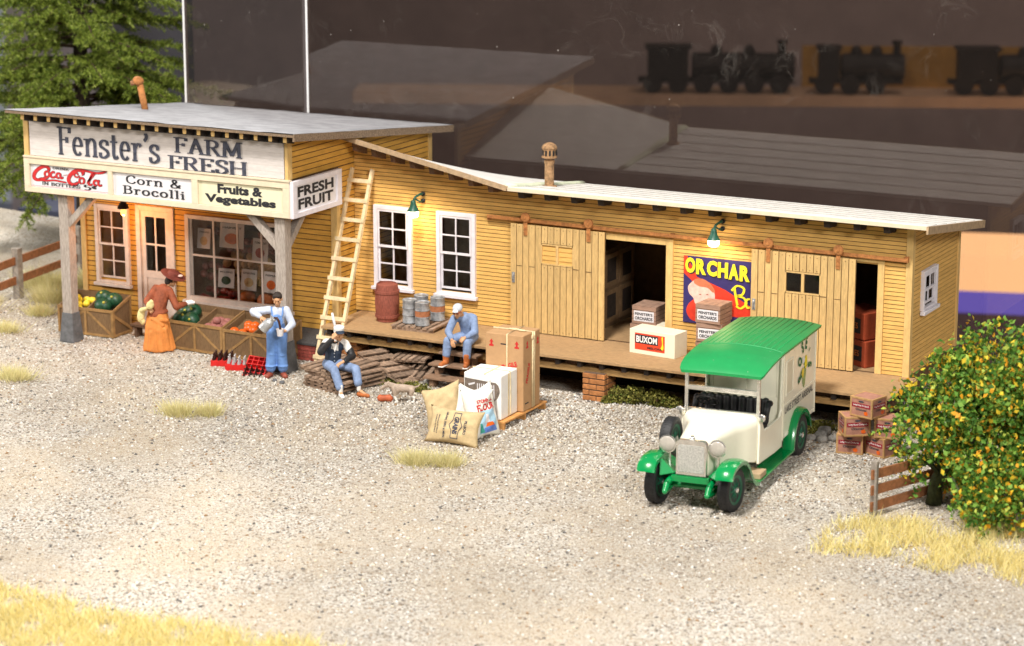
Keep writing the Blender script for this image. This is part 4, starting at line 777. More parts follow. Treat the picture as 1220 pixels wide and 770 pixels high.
for p in ([(.76, .40), (.78, .52), (.81, .66)], [(.72, .45), (.80, .37), (.90, .40), (.88, .49), (.80, .52), (.90, .54), (.94, .62), (.86, .70), (.79, .67)], [(.995, .545), (.95, .56), (.93, .62), (.96, .68), (.995, .665)]): ribbon(v, f, [((q[0] - .5) * w, (.5 - q[1]) * h) for q in smooth_line(p)], .05, .035, len(v) * .00004)
mb = MB(); mb.v = [(a, -.0125 - c, b) for a, b, c in v]; mb.f = f; part('lettering', mb, 'postery', t, recalc=False)

# ================================================================== GOODS ON THE PLATFORM
t = thing('barrel', 'red-brown wooden barrel on the platform beside the ladder', 'barrel', (-11.36, -.58, ZP))
mb = MB(); mb.lathe([(.20, 0), (.225, .01), (.25, .2), (.262, .42), (.25, .64), (.225, .80), (.20, .82), (.205, .79), (.0, .785)], 28); part('staves', mb, 'barrel', t, smooth=2)
for z in (.12, .64): mb = MB(); r0 = .245 if z < .3 else .252; mb.lathe([(r0, z - .03), (r0 + .015, z - .028), (r0 + .016, z + .028), (r0, z + .03)], 28); part('hoop', mb, 'barrel', t, smooth=2)
def pallet(name, lab, loc, rz, w, d, m='pallet', n=7, h=.13, st=.036, rot=None, group=None, gap=.35):
    t = thing(name, lab, 'pallet', loc, rz, group)
    if rot: t.rotation_euler = rot
    mb = MB(); sw = w / (n - 1 + (1 - gap)) if n > 1 else w; bw = sw * (1 - gap)
    for i in range(n): x = -w / 2 + i * sw; dz = random.uniform(-.006, .006); mb.box(x, -d / 2 + random.uniform(-.02, .02), h - st + dz, x + bw, d / 2 + random.uniform(-.02, .02), h + dz)
    part('slat', mb, m, t)
    for y in (-d / 2 + .05, 0, d / 2 - .05): mb = MB(); mb.box(-w / 2 + .01, y - .03, .0, w / 2 - .01, y + .03, h - st - .007); part('runner', mb, m, t)
    return t
pallet('wooden_pallet', 'old slatted pallet under the four metal drums on the platform', (-10.42, -.68, ZP), .05, .98, 1.06, n=7, h=.10)
def drum(x, y, lab, band, h=.5):
    t = thing('metal_drum', lab, 'drum', (x, y, ZP + .108), random.random(), 'metal drums on the platform')
    mb = MB(); mb.lathe([(.145, 0), (.158, .01), (.152, .03), (.152, h * .33), (.16, h * .34), (.16, h * .37), (.152, h * .38), (.152, h * .63), (.16, h * .64), (.16, h * .67), (.152, h * .68), (.152, h - .03), (.16, h - .01), (.15, h), (.14, h - .02), (0, h - .02)], 22); part('drum_shell', mb, 'drum', t, smooth=2)
    mb = MB(); mb.lathe([(.04, h - .021), (.04, h - .005), (.0, h - .004)], 10, (.08, 0, 0)); part('bung', mb, 'drum', t)
    if band: mb = MB(); mb.lathe([(.1525, h * .385), (.156, h * .39), (.156, h * .62), (.1525, h * .625)], 22); part('band', mb, 'drumr', t, smooth=2)
drum(-10.62, -.90, 'front left plain grey drum on the pallet', False)
drum(-10.62, -.42, 'rear plain grey drum half hidden on the pallet', False)
drum(-10.27, -.98, 'front drum with a rust band on the pallet', True)
drum(-10.22, -.42, 'drum with a rust band standing apart at the right of the pallet', True)
# ladder
def ladder():
    b0, t0 = V((-12.46, -1.72, 0)), V((-12.47, -.10, 3.98)); L0 = (t0 - b0)
    t = thing('wooden_ladder', 'pale wooden ladder leaning against the shed wall beside the store', 'ladder', b0)
    for dx in (0, .50): mb = MB(); mb.beam((dx, 0, 0), L0 + V((dx, 0, 0)), .07, .09, (0, 1, 0)); part('rail', mb, 'ladder', t, bevel=.006)
    for i in range(10): p = L0 * ((i + .45) / 10.05); mb = MB(); mb.beam(p + V((-.06, -.065, 0)), p + V((.56, -.065, 0)), .04, .085, (0, .2, 1)); part('rung', mb, 'ladder', t, bevel=.006)
ladder()
def lettered_crate(name, lab, loc, rz, w, d, h, m, group=None):
    t = thing(name, lab, 'crate', loc, rz, group); n = 4
    mb = MB(); mb.box(-w / 2 + .01, -d / 2 + .01, 0.004, w / 2 - .01, d / 2 - .01, h - .012); part('lining', mb, 'burnt', t)
    mb = MB()
    for k in range(n):
        a, b = h * k / n + .006, h * (k + 1) / n - .006
        mb.box(-w / 2, -d / 2, a, w / 2, -d / 2 + .008, b); mb.box(-w / 2, d / 2 - .008, a, w / 2, d / 2, b); mb.box(-w / 2, -d / 2 + .009, a, -w / 2 + .008, d / 2 - .009, b); mb.box(w / 2 - .008, -d / 2 + .009, a, w / 2, d / 2 - .009, b)
        x0 = -w / 2 + w * k / n; mb.box(x0 + .004, -d / 2, h - .01, x0 + w / n - .004, d / 2, h)
    part('slat', mb, m, t)
    mb = MB(); mb.box(-w * .42, -d / 2 - .005, h * .16, w * .42, -d / 2 - .0005, h * .72); part('label', mb, 'paper', t)
    put('lettering', font2d("FENSTER'S", .03), 'inkb', t, (0, -d / 2 - .005, h * .56), XA, ZA, w * .74, h * .15)
    put('lettering', font2d('ORCHARDS', .03), 'inkb', t, (0, -d / 2 - .005, h * .32), XA, ZA, w * .74, h * .18)
    return t
for x, y, k, lab in ((-5.73, .42, 0, 'lower wooden crate of the pair inside the left doorway'), (-5.70, .44, 1, 'upper wooden crate of the pair inside the left doorway'), (-3.92, -.37, 0, 'lowest wooden crate under the poster behind the van'), (-3.94, -.36, 1, 'middle wooden crate under the poster behind the van'), (-3.93, -.38, 2, 'topmost wooden crate of the stack under the poster')):
    lettered_crate('fruit_crate', lab, (x, y, ZP + .385 * k), random.uniform(-.08, .08), .54, .56, .38, 'cratew', 'wooden crates lettered black on white')
def carton(lab, loc, rz, w, d, h, small=False):
    t = thing('melon_carton', lab, 'carton', loc, rz)
    mb = MB(); mb.box(-w / 2, -d / 2, 0, w / 2, d / 2, h); part('body', mb, 'creambox', t, bevel=.008)
    mb = MB(); mb.box(-w / 2 + w * .12, -d / 2 - .004, h * .18, w / 2 - w * .22, -d / 2 - .0005, h * .86); part('label', mb, 'boxred', t)
    if not small:
        mb = MB(); mb.box(-w * .37, -d / 2 - .0065, h * .44, w * .135, -d / 2 - .0045, h * .80); part('label_panel', mb, 'inkb', t)
        put('lettering', font2d('BUXOM', .03), 'white', t, (-w * .115, -d / 2 - .0065, h * .62), XA, ZA, w * .46, h * .27)
        put('lettering', font2d('MELONS', .03), 'inkb', t, (w * .07, -d / 2 - .004, h * .30), XA, ZA, w * .34, h * .10)
        flat('picture', smooth_line([(-.01, -.06), (.04, .0), (.02, .10), (.06, .12), (.07, .02), (.09, -.05), (.05, -.09), (-.01, -.06)]), 'postery', t, (w * .20, -d / 2 - .006, h * .52), XA, ZA, .003, None, .7, 1.3)
carton('cream melon carton with a red label on the platform edge', (-5.07, -.52, ZP), -.12, 1.06, .48, .50)
carton('small cream carton just inside the left doorway', (-5.32, .36, ZP), 0, .34, .3, .40, True)
# things seen inside
t = thing('store_cupboard', 'brown two-door cupboard deep inside the left doorway', 'cupboard', (-7.25, 1.55, ZP))
mb = MB(); mb.box(-.3, -.8, 0, .3, .8, 1.65); part('carcass', mb, 'inner', t)
for z in (.1, .87):
    for y in (-.72, .03):
        mb = MB(); panel(mb, (.34, 0, z), YA, XA, y, y + .69, 0, .70, [(y + .1, y + .59, .1, .6)], th=.035); d = part('door', mb, mat('dim_cupboard_wood', (.20, .12, .06), .8, .15), t)
        mb = MB(); mb.box(.302, y + .1, z + .1, .31, y + .59, z + .6); part('door_panel', mb, 'dark', d)
for k, (x, y, lab) in enumerate(((-1.15, .75, 'lower red crate inside the right doorway'), (-1.2, .78, 'upper red crate inside the right doorway'))):
    t = thing('red_crate', lab, 'crate', (x, y, ZP + .55 * k), -.5, 'red crates inside the right doorway')
    mb = MB(); mb.box(-.4, -.35, 0, .4, .35, .53); part('body', mb, mat('red_brown_carton', (.36, .06, .02), .7, .15), t, bevel=.01)
    mb = MB(); mb.box(-.3, -.356, .12, .3, -.351, .42); part('label', mb, 'dark', t)
    put('lettering', font2d('APPLES', .02), 'pumpkin', t, (0, -.356, .27), XA, ZA, .46, .12)
# produce display behind the shop window
def disp(name, cat, lab, grp, m, pts, r, sq=.9, stem=False):
    mb = MB(); mb.ell((0, 0, r * sq), (r, r, r * sq), 12, 8); first = None
    for p in pts:
        if first is None: first = part(name, mb, m, None, smooth=1, loc=p); tag(first, lab, cat, grp); continue
        c = first.copy(); COL.objects.link(c); c.location = p; c.rotation_euler = (random.random(), random.random(), 0)
def rows(x0, x1, n, y, z, j=.03): return [(x0 + (x1 - x0) * i / (n - 1) + random.uniform(-j, j), y + random.uniform(-j, j), z + random.uniform(0, j)) for i in range(n)]
disp('pumpkin', 'pumpkin', 'orange pumpkin low in the shop window', 'pumpkins in the shop window', 'pumpkin', rows(-15.0, -13.95, 3, -.48, .78), .20, .8)
disp('apple', 'apple', 'dark red apple low in the shop window', 'apples in the shop window', 'apple', rows(-16.15, -15.25, 8, -.55, .78) + rows(-16.1, -15.3, 7, -.40, .93) + rows(-14.2, -13.9, 3, -.36, .95), .085)
disp('onion', 'onion', 'pale onion heaped in the shop window', 'onions in the shop window', 'onion', rows(-15.55, -14.3, 8, -.38, 1.22) + rows(-15.5, -14.2, 8, -.31, 1.38) + rows(-15.6, -14.4, 8, -.24, 1.54) + rows(-15.5, -14.6, 6, -.18, 1.70), .105)
disp('red_onion', 'onion', 'red onion heaped in the shop window', 'red onions in the shop window', 'potato', rows(-16.2, -15.7, 4, -.36, 1.25) + rows(-16.2, -15.7, 4, -.28, 1.45) + rows(-14.3, -13.9, 4, -.26, 1.5) + rows(-14.3, -13.9, 4, -.32, 1.3) + rows(-15.6, -14.2, 10, -.12, 1.88) + rows(-15.7, -14.1, 10, -.06, 2.03) + rows(-16.2, -15.5, 5, -.02, 2.2) + rows(-14.9, -14.0, 6, -.02, 2.2), .09)
mb = MB(); mb.prism([(-16.2, -.42, .90), (-13.85, -.42, .90), (-13.85, .05, 2.3), (-16.2, .05, 2.3)], (0, .05, 0)); part('produce_ramp', mb, 'inner', store)
def card(x, z, y, w, h, m, lab, kind):
    t = thing('price_card', lab, 'card', (x, y, z), 0); t.rotation_euler = (-.12, 0, random.uniform(-.1, .1))
    mb = MB(); mb.box(-w / 2, 0, 0, w / 2, .01, h); part('sheet', mb, 'paper', t)
    flat('picture', arc(0, 0, w * .3, h * .22, 0, 360, 18), m, t, (0, 0, h * .38), XA, ZA, .004)
    put('lettering', font2d(kind, .02), 'inkb', t, (0, 0, h * .82), XA, ZA, w * .78, h * .09)
card(-16.0, 1.98, -.64, .34, .44, 'onion', 'small card with a brown picture upper left in the shop window', 'ONIONS')
card(-15.25, 2.06, -.66, .62, .54, 'pumpkin', 'large card with a cornucopia-like orange picture in the shop window', 'HARVEST')
card(-14.52, 1.83, -.66, .42, .50, 'apple', 'card with a dark red picture high in the shop window', 'TOMATOES')
card(-15.42, 1.16, -.66, .40, .42, 'melon', 'card with a dark green picture in the shop window', 'MELONS')
card(-14.83, 1.16, -.66, .40, .46, 'onion', 'card with a tan picture in the shop window', 'ONIONS')
card(-14.25, 1.16, -.66, .40, .46, 'tomato', 'card with an orange-red picture in the shop window', 'PEPPERS')

# ================================================================== DISPLAY BINS AND PRODUCE
def bin_(lab, loc, rz, w, d, hf, hr, ndiv):
    t = thing('display_bin', lab, 'bin', loc, rz, 'wooden produce bins')
    def side(x): return [(x, -d / 2, .02), (x, d / 2, .02), (x, d / 2, hr), (x, -d / 2, hf)]
    mb = MB(); mb.box(-w / 2 + .0, -d / 2, .02, w / 2, -d / 2 + .03, hf); mb.box(-w / 2, d / 2 - .03, .02, w / 2, d / 2, hr)
    mb.prism([(p[0], p[1] + (.031 if p[1] < 0 else -.031), p[2]) for p in side(-w / 2)], (.03, 0, 0)); mb.prism([(p[0], p[1] + (.031 if p[1] < 0 else -.031), p[2]) for p in side(w / 2 - .03)], (.03, 0, 0)); part('planks', mb, 'bin', t)
    mb = MB(); mb.prism([(-w / 2 + .032, -d / 2 + .032, hf - .22), (w / 2 - .032, -d / 2 + .032, hf - .22), (w / 2 - .032, d / 2 - .032, hr - .15), (-w / 2 + .032, d / 2 - .032, hr - .15)], (0, 0, -.03)); part('tray', mb, 'bin', t)
    for i in range(1, ndiv): x = -w / 2 + w * i / ndiv; mb = MB(); mb.prism([(x, -d / 2 + .031, hf - .26), (x, d / 2 - .031, hr - .2), (x, d / 2 - .031, hr - .02), (x, -d / 2 + .031, hf - .02)], (.03, 0, 0)); part('divider', mb, 'bin', t)
    b = .055; y = -d / 2 - .018
    mb = MB(); mb.box(-w / 2 - .01, y, .02, w / 2 + .01, -d / 2 - .001, .02 + b); mb.box(-w / 2 - .01, y, hf - b, w / 2 + .01, -d / 2 - .001, hf + .01)
    for x in (-w / 2 - .01, -b / 2, w / 2 + .01 - b): mb.box(x, y + .001, .02 + b, x + b, -d / 2 - .001, hf - b)
    part('frame', mb, 'bintrim', t)
    mb = MB(); mb.beam((-w / 2 + .03, y + .011, .09), (-b / 2 - .01, y + .011, hf - .07), .016, b, (0, 1, 0)) if False else None
    for x0, x1 in ((-w / 2 + b, -b / 2), (w / 2 - b, b / 2)):
        mb = MB(); a, c = V((x0, y + .01, .03 + b)), V((x1, y + .01, hf - b - .005)); 
        if ndiv == 3: a, c = V((x1, y + .01, .03 + b)), V((x0, y + .01, hf - b - .005))
        dd = (c - a).normalized(); pp = V((-dd.z, 0, dd.x)) * b / 2; mb.prism([a - pp, a + pp, c + pp, c - pp], (0, .009, 0)); part('brace', mb, 'bintrim', t)
    x = w / 2 + .001
    mb = MB(); mb.box(x, -d / 2, .02, x + .016, d / 2, .02 + b)
    mb.prism([(x, -d / 2, hf - b), (x, d / 2, hr - b), (x, d / 2, hr + .01), (x, -d / 2, hf + .01)], (.017, 0, 0)); mb.box(x, -d / 2 - .01, .02 + b, x + .015, -d / 2 + b, hf - b); mb.box(x, d / 2 - b, .02 + b, x + .015, d / 2, hr - b)
    mb.prism([(x, -d / 2 + b, hf - b - .12), (x, -d / 2 + b, hf - b - .04), (x, d / 2 - b, .12 + b), (x, d / 2 - b, .03 + b)], (.012, 0, 0)); part('frame', mb, 'bintrim', t)
    return t
bin_('wooden bin of lemons and watermelons beside the left porch post', (-18.38, -1.50, 0), .03, 1.46, .70, .63, .85, 2)
bin_('wooden bin of watermelons and red potatoes under the shop window', (-15.32, -1.60, 0), -.06, 1.48, .80, .64, .86, 2)
bin_('wooden bin of orange tomatoes behind the person in overalls', (-13.80, -1.70, 0), -.06, 1.48, .80, .62, .84, 2)
def fruit(name, cat, lab, grp, m, pts, r, sq=(1, 1, 1), spot=False):
    first = None
    for p in pts:
        if first is None:
            mb = MB(); mb.ell((0, 0, r * sq[2]), (r * sq[0], r * sq[1], r * sq[2]), 14, 10); first = part(name, mb, m, None, smooth=1, loc=p); tag(first, lab, cat, grp)
            if spot: mb = MB(); mb.ell((r * .55, -r * .62, r * 1.5), r * .16, 10, 6); part('pale_patch', mb, 'melony', first, smooth=1)
        else: c = copy_tree(first, p); c.rotation_euler = (random.uniform(-.3, .3), random.uniform(-.3, .3), random.uniform(-.7, .7))
fruit('lemon', 'lemon', 'yellow lemon heaped in the left produce bin', 'lemons in the left bin', 'lemon', [(-18.92, -1.75, .5), (-18.78, -1.77, .5), (-18.62, -1.76, .5), (-18.9, -1.6, .56), (-18.72, -1.6, .56), (-18.55, -1.58, .57), (-18.85, -1.45, .62), (-18.66, -1.42, .62), (-18.75, -1.58, .7), (-18.5, -1.42, .63), (-18.95, -1.38, .63)], .082, (1.15, .95, .95))
fruit('watermelon', 'watermelon', 'dark green watermelon in the left produce bin', 'watermelons in the left bin', 'melon', [(-18.02, -1.66, .50), (-17.86, -1.42, .60), (-18.18, -1.36, .62)], .19, (1.1, .95, .9), True)
fruit('watermelon', 'watermelon', 'dark green watermelon in the bin beside the person in rust', 'watermelons under the shop window', 'melon', [(-15.86, -1.72, .48), (-15.60, -1.70, .48), (-15.72, -1.46, .60), (-15.94, -1.42, .58)], .185, (1.1, .95, .9), True)
fruit('potato', 'potato', 'red potato in the middle produce bin', 'red potatoes in the bin', 'potato', [(-15.08, -1.85, .49), (-14.94, -1.84, .49), (-14.80, -1.86, .49), (-15.0, -1.70, .54), (-14.84, -1.70, .54), (-14.92, -1.76, .62), (-14.72, -1.72, .53), (-14.78, -1.58, .57), (-14.97, -1.56, .58)], .095, (1.15, .95, .85))
fruit('tomato', 'tomato', 'orange tomato in the right produce bin', 'tomatoes in the bin', 'tomato', [(-14.36, -1.93, .48), (-14.12, -1.95, .47), (-14.12, -1.76, .53), (-13.98, -1.80, .52), (-14.02, -1.62, .57), (-14.20, -1.62, .57)], .105, (1, 1, .85))
# bench, chest
t = thing('small_bench', 'small brown wooden bench between the left bin and the person in rust', 'bench', (-17.02, -1.35, 0), 0)
mb = MB(); mb.box(-.42, -.13, .24, .30, .13, .29); part('seat', mb, 'weather', t)
for x in (-.32, .2): mb = MB(); mb.box(x, -.11, 0, x + .06, .11, .24); part('leg', mb, 'weather', t)
t = thing('brick_chest', 'low red chest with a sloping tar-black lid against the store wall', 'chest', (-12.98, -1.12, 0), .0)
mb = MB(); mb.box(-.47, -.37, 0, .47, .37, .36); part('core', mb, 'mortar', t)
mb = MB()
for k in range(5):
    for j in range(5 + k % 2):
        a = -.485 + .194 * j - (.097 if k % 2 else 0); b = a + .182; a = max(a, -.485); b = min(b, .485)
        if b - a > .03: mb.box(a, -.385, .01 + .072 * k, b, -.371, .07 + .072 * k)
    for j in range(4): a = -.37 + .185 * j; mb.box(.471, a + .005, .01 + .072 * k, .485, a + .178, .07 + .072 * k)
part('brick', mb, 'chest', t)
mb = MB(); mb.add([(-.51, -.41, .34), (.51, -.41, .34), (.51, .38, .46), (-.51, .38, .46), (-.51, -.41, .40), (.51, -.41, .40), (.51, .38, .52), (-.51, .38, .52)], [(3, 2, 1, 0), (4, 5, 6, 7), (0, 1, 5, 4), (1, 2, 6, 5), (2, 3, 7, 6), (3, 0, 4, 7)]); part('lid', mb, 'chesttop', t, bevel=.012)
# soda crates
def soda_crate(lab, loc, rot, w=.46, d=.40, h=.13):
    t = thing('soda_crate', lab, 'crate', loc, 0, 'red bottle crates'); t.rotation_euler = rot
    mb = MB(); th = .022
    mb.box(-w / 2, -d / 2, 0, w / 2, d / 2, .015); mb.box(-w / 2, -d / 2, .016, w / 2, -d / 2 + th, h); mb.box(-w / 2, d / 2 - th, .016, w / 2, d / 2, h); mb.box(-w / 2, -d / 2 + th + .001, .016, -w / 2 + th, d / 2 - th - .001, h); mb.box(w / 2 - th, -d / 2 + th + .001, .016, w / 2, d / 2 - th - .001, h); part('box', mb, 'redplast', t, bevel=.005)
    mb = MB()
    for i in range(1, 4): x = -w / 2 + w * i / 4; mb.box(x - .008, -d / 2 + th, .016, x + .008, d / 2 - th, h - .012)
    for i in range(1, 6): y = -d / 2 + d * i / 6; mb.box(-w / 2 + th, y - .007, .017, w / 2 - th, y + .007, h - .010)
    part('grid', mb, 'redplast', t); return t
BP = [(.0, 0), (.036, .0), (.038, .015), (.036, .08), (.038, .12), (.024, .17), (.014, .2), (.014, .235), (.018, .24), (.018, .258), (.004, .26)]
def bottles(crate, cells, m, grp, lab, w=.46, d=.40, lim=1.0):
    first = None; cm = crate.matrix_basis
    for i, j in cells:
        p = cm @ V((-w / 2 + w * (i + .5) / 4, -d / 2 + d * (j + .5) / 6, .018))
        if first is None: mb = MB(); mb.lathe([(r * .92, z) for r, z in BP], 10); first = part('soda_bottle', mb, m, None, smooth=1); tag(first, lab, 'bottle', grp); c = first
        else: c = first.copy(); COL.objects.link(c)
        c.location = p; c.rotation_euler = crate.rotation_euler
c1 = soda_crate('red crate full of brown bottles nearest the potato bin', (-14.22, -2.58, 0), (0, 0, .4))
c2 = soda_crate('red crate of clear bottles between the other two red crates', (-13.76, -2.74, 0), (0, 0, .45))
c3 = soda_crate('red crate tipped up with its empty grid showing', (-13.20, -2.86, .02), (.66, .10, .28), .46, .62)
bpy.context.view_layer.update()
bottles(c1, [(i, j) for i in range(4) for j in range(6) if (i, j) not in ((0, 3),)], 'bottle', 'brown bottles in the left red crate', 'brown soda bottle standing in the left red crate')
bottles(c2, [(i, j) for i in range(4) for j in range(6) if random.random() < .6], 'bottlec', 'clear bottles in the middle red crate', 'clear soda bottle standing in the middle red crate')
bottles(c3, [(i, j) for i in range(4) for j in range(3)], 'bottle', 'dark bottles in the tipped red crate', 'dark soda bottle lying in the tipped red crate', .46, .62)

# ================================================================== STEPS, PALLETS, BOXES, SACKS
stepw = mat('brown_step_wood', (.30, .18, .11), .8, .25, 9, .4, 60, stretch=(1, 4, 4))
t = thing('wooden_steps', 'three dark brown wooden steps up to the platform', 'steps', (-9.0, -1.66, 0))
for k, (y, z) in enumerate(((-.42, .22), (-.20, .45), (.0, .66))):
    x0, x1 = (-.55, .62) if k < 2 else (-.42, .46)
    mb = MB(); mb.box(x0, y - .16, z - .045, x1, y + .16, z); part('tread', mb, stepw, t, bevel=.006)
    for x in (x0 + .12, x1 - .2):
        mb = MB(); mb.box(x, y - .10, (0 if k == 0 else z - .23), x + .09, y + .12, z - .046); part('riser_block', mb, stepw, t)
for k in range(5): pallet('wooden_pallet', ['bottom old pallet of the stack under the seated person', 'second pallet from the ground under the seated person', 'third pallet from the ground under the seated person', 'fourth pallet from the ground under the seated person', 'topmost slatted pallet the person with black sleeves sits on'][k], (-11.05 + random.uniform(-.08, .08) - (.12 if k == 4 else 0), -2.86 + random.uniform(-.06, .06), .088 * k + .002), -.28 + random.uniform(-.12, .12) + (.08 if k == 4 else 0), 1.12, 1.25, n=6, h=.088, group='stacked pallets', gap=.36)
pallet('wooden_pallet', 'broken pallet leaning from the stack towards the shrubs', (-10.45, -1.93, .20), 0, 1.3, .9, n=6, h=.09, rot=(-.12, .38, -.15))
pallet('wooden_pallet', 'upper old pallet lying under the platform edge', (-10.25, -1.35, .34), 0, .8, .8, n=6, h=.08, rot=(0.03, -.03, .1))
pallet('wooden_pallet', 'lower old pallet lying tilted beside the steps', (-10.15, -1.62, .05), 0, .9, .8, n=6, h=.08, rot=(.10, -.06, .2))
pallet('new_pallet', 'orange wooden pallet under the tall cardboard box', (-7.05, -3.47, .0), 0, 1.02, 1.80, 'newpal', n=7, h=.165, gap=.12)
t = thing('cardboard_box', 'tall brown cardboard box with red arrows tied with cream string', 'box', (-6.965, -3.20, .17), .02)
w, d, h = .82, .74, 1.52
mb = MB(); mb.box(-w / 2, -d / 2, 0, w / 2, d / 2, h); part('carton', mb, 'card', t, bevel=.018)
mb = MB(); mb.tube([(.06, -d / 2 - .012, 0.02), (.06, -d / 2 - .012, h + .008), (.05, d / 2 + .01, h + .01), (.05, d / 2 + .01, .02)], .014, 6); mb.tube([(-w / 2 - .01, .0, h + .012), (w / 2 + .012, .02, h + .012), (w / 2 + .012, .01, .02)], .022, 6); mb.tube([(w / 2 + .012, .10, h + .0), (w / 2 + .012, .09, .02)], .012, 6)
for k in range(7): a = k * .9; mb.ell((-.05 + .05 * k, .03 * math.sin(a), h + .022), (.05, .03, .02), 8, 6)
mb.ell((w / 2 + .01, .02, h - .10), (.025, .05, .06), 8, 6); part('string', mb, 'tape', t, smooth=1)
def arrow(c, u, s=.11):
    g = [(0, .5), (.42, .05), (.18, .1), (.18, -.22), (.45, -.3), (.45, -.5), (-.45, -.5), (-.45, -.3), (-.18, -.22), (-.18, .1), (-.42, .05)]; flat('arrow_mark', g, 'red', t, c, u, ZA, .003, None, s, s * 1.35)
arrow((-.28, -d / 2, h - .19), XA); arrow((.27, -d / 2, h - .19), XA); arrow((w / 2, -.20, h - .2), YA); arrow((w / 2, .26, h - .2), YA)
put('lettering', font2d('FRAGILE', .04), 'red', t, (.10, -d / 2, h - .62), (1, 0, .32), (-.32, 0, 1), .36, .10)
put('lettering', font2d('FRAGILE', .04), 'red', t, (w / 2, -.17, h - .78), (0, .3, 1), (0, -1, .3), .40, .09)
flat('slot', [(-.5, -.5), (.5, -.5), (.5, .5), (-.5, .5)], 'inkb', t, (0, -d / 2, h - .20), XA, ZA, .003, None, .16, .025)
flat('slot', [(-.5, -.5), (.5, -.5), (.5, .5), (-.5, .5)], 'inkb', t, (w / 2, -.22, .15), YA, ZA, .003, None, .16, .025)
t = thing('white_carton', 'white carton with a grey-brown printed picture in front of the tall box', 'box', (-7.06, -3.94, .17), .03)
w, d, h = .80, .72, .88
mb = MB(); mb.box(-w / 2, -d / 2, 0, w / 2, d / 2, h); part('carton', mb, 'white', t, bevel=.025)
mb = MB(); mb.box(.02, -d / 2 - .003, h + .001, .07, d / 2, h + .004); mb.box(w / 2 + .001, -.06, .02, w / 2 + .004, .0, h - .02); mb.tube([(w / 2 + .006, .04, .03), (w / 2 + .006, .05, h * .5), (w / 2 + .006, .03, h)], .012, 6); mb.tube([(-w / 2, .03, h + .006), (0, .05, h + .006), (w / 2, .03, h + .008)], .012, 6); part('string', mb, 'tape', t)
def q(pts, m, k, nm='picture'): flat(nm, [((p[0] - .5) * w, (1 - p[1] - .5) * h) for p in pts], m, t, (0, -d / 2, h / 2), XA, ZA, .003 + .0012 * k)
q([(.03, .12), (.86, .17), (.92, .96), (.03, .96)], 'greyp', 0)
q([(.03, .12)] + [(.10, .13), (.86, .17)] + smooth_line([(.93, .22), (.97, .36), (.90, .52), (.78, .60), (.66, .58)]) + [(.40, .44), (.03, .40)], 'whitepic', 1)
for i in range(9): x = .36 + .055 * i; q([(x, .22), (x + .022, .22), (x + .03, .46 + .05 * (i % 3)), (x + .004, .46 + .04 * (i % 2))], 'paper', 2, 'picture_stroke')
for p in ([(.12, .25), (.3, .2), (.3, .24), (.14, .29)], [(.5, .6), (.56, .6), (.72, .94), (.66, .94)], [(.62, .55), (.66, .55), (.60, .92), (.55, .92)], [(.75, .6), (.78, .6), (.86, .93), (.82, .93)]): q(p, 'whitepic' if p[0][1] > .5 else 'paper', 2, 'picture_stroke')
def sack(name, lab, m, loc, rot, w, h, th, ears=.0, cat='sack', n=22):
    mb = MB(); vs = []; fs = []
    def pt(i, j, s):
        u, v_ = 2 * i / n - 1, 2 * j / n - 1; e = max(0, (1 - abs(u) ** 2.4) * (1 - abs(v_) ** 2.4)); c = 1 + ears * (u * u * v_ * v_) - .06 * (1 - (u * u if abs(v_) > abs(u) else v_ * v_)) * max(u * u, v_ * v_)
        return (u * w / 2 * c, s * th / 2 * e ** .42 + .012 * math.sin(5 * u + 3 * v_ + loc[0] * 9) * e + .01 * math.sin(11 * v_ - 6 * u) * e, (v_ * c + 1) * h / 2)
    for s in (-1, 1):
        o = len(vs)
        for j in range(n + 1):
            for i in range(n + 1): vs.append(pt(i, j, s))
        for j in range(n):
            for i in range(n): a = o + j * (n + 1) + i; fs.append((a, a + 1, a + n + 2, a + n + 1) if s < 0 else (a, a + n + 1, a + n + 2, a + 1))
    t = thing(name, lab, cat, loc); t.rotation_euler = rot; mb.add(vs, fs); me = mb.mesh(name); b = bmesh.new(); b.from_mesh(me); bmesh.ops.remove_doubles(b, verts=b.verts, dist=.0015); bmesh.ops.recalc_face_normals(b, faces=b.faces); b.to_mesh(me); b.free()
    link('cloth', me, M[m], t, 1)
    def surf(p):   # point (u,v in metres, centred) -> a little in front of the bulging face
        u, v_ = p.x / (w / 2), (p.z / (h / 2)) - 1; u = max(-1, min(1, u)); v_ = max(-1, min(1, v_)); q_ = pt((u + 1) * n / 2, (v_ + 1) * n / 2, -1); return V((p.x, q_[1] - .009 + p.y + .004, p.z))
    return t, surf
t, sf = sack('grain_sack', 'tan grain sack with black sideways lettering leaning in front', 'burlap', (-6.97, -5.68, .02), (-.42, .03, .06), 1.05, .66, .30, .08)
def sput(s, m, c, ww, hh, bold=.03): # lettering that reads from top to bottom
    put('lettering', font2d(s, bold) if isinstance(s, str) else s, m, t, c, (0, 0, -1), (1, 0, 0), ww, hh, 0.0, None, sf)
sput('PILLBORO', 'ink', (.27, 0, .32), .26, .055); sput('GRAINS', 'ink', (.08, 0, .34), .33, .10, .05); sput('GRAIN, FEED & MEAL', 'ink', (-.14, 0, .33), .50, .05)
for i, s in enumerate(('PRODUCE MILLS', 'YARD STREET')): sput(s, 'ink', (-.29 - .055 * i, 0, .33), .36, .022)
v = []; f = []
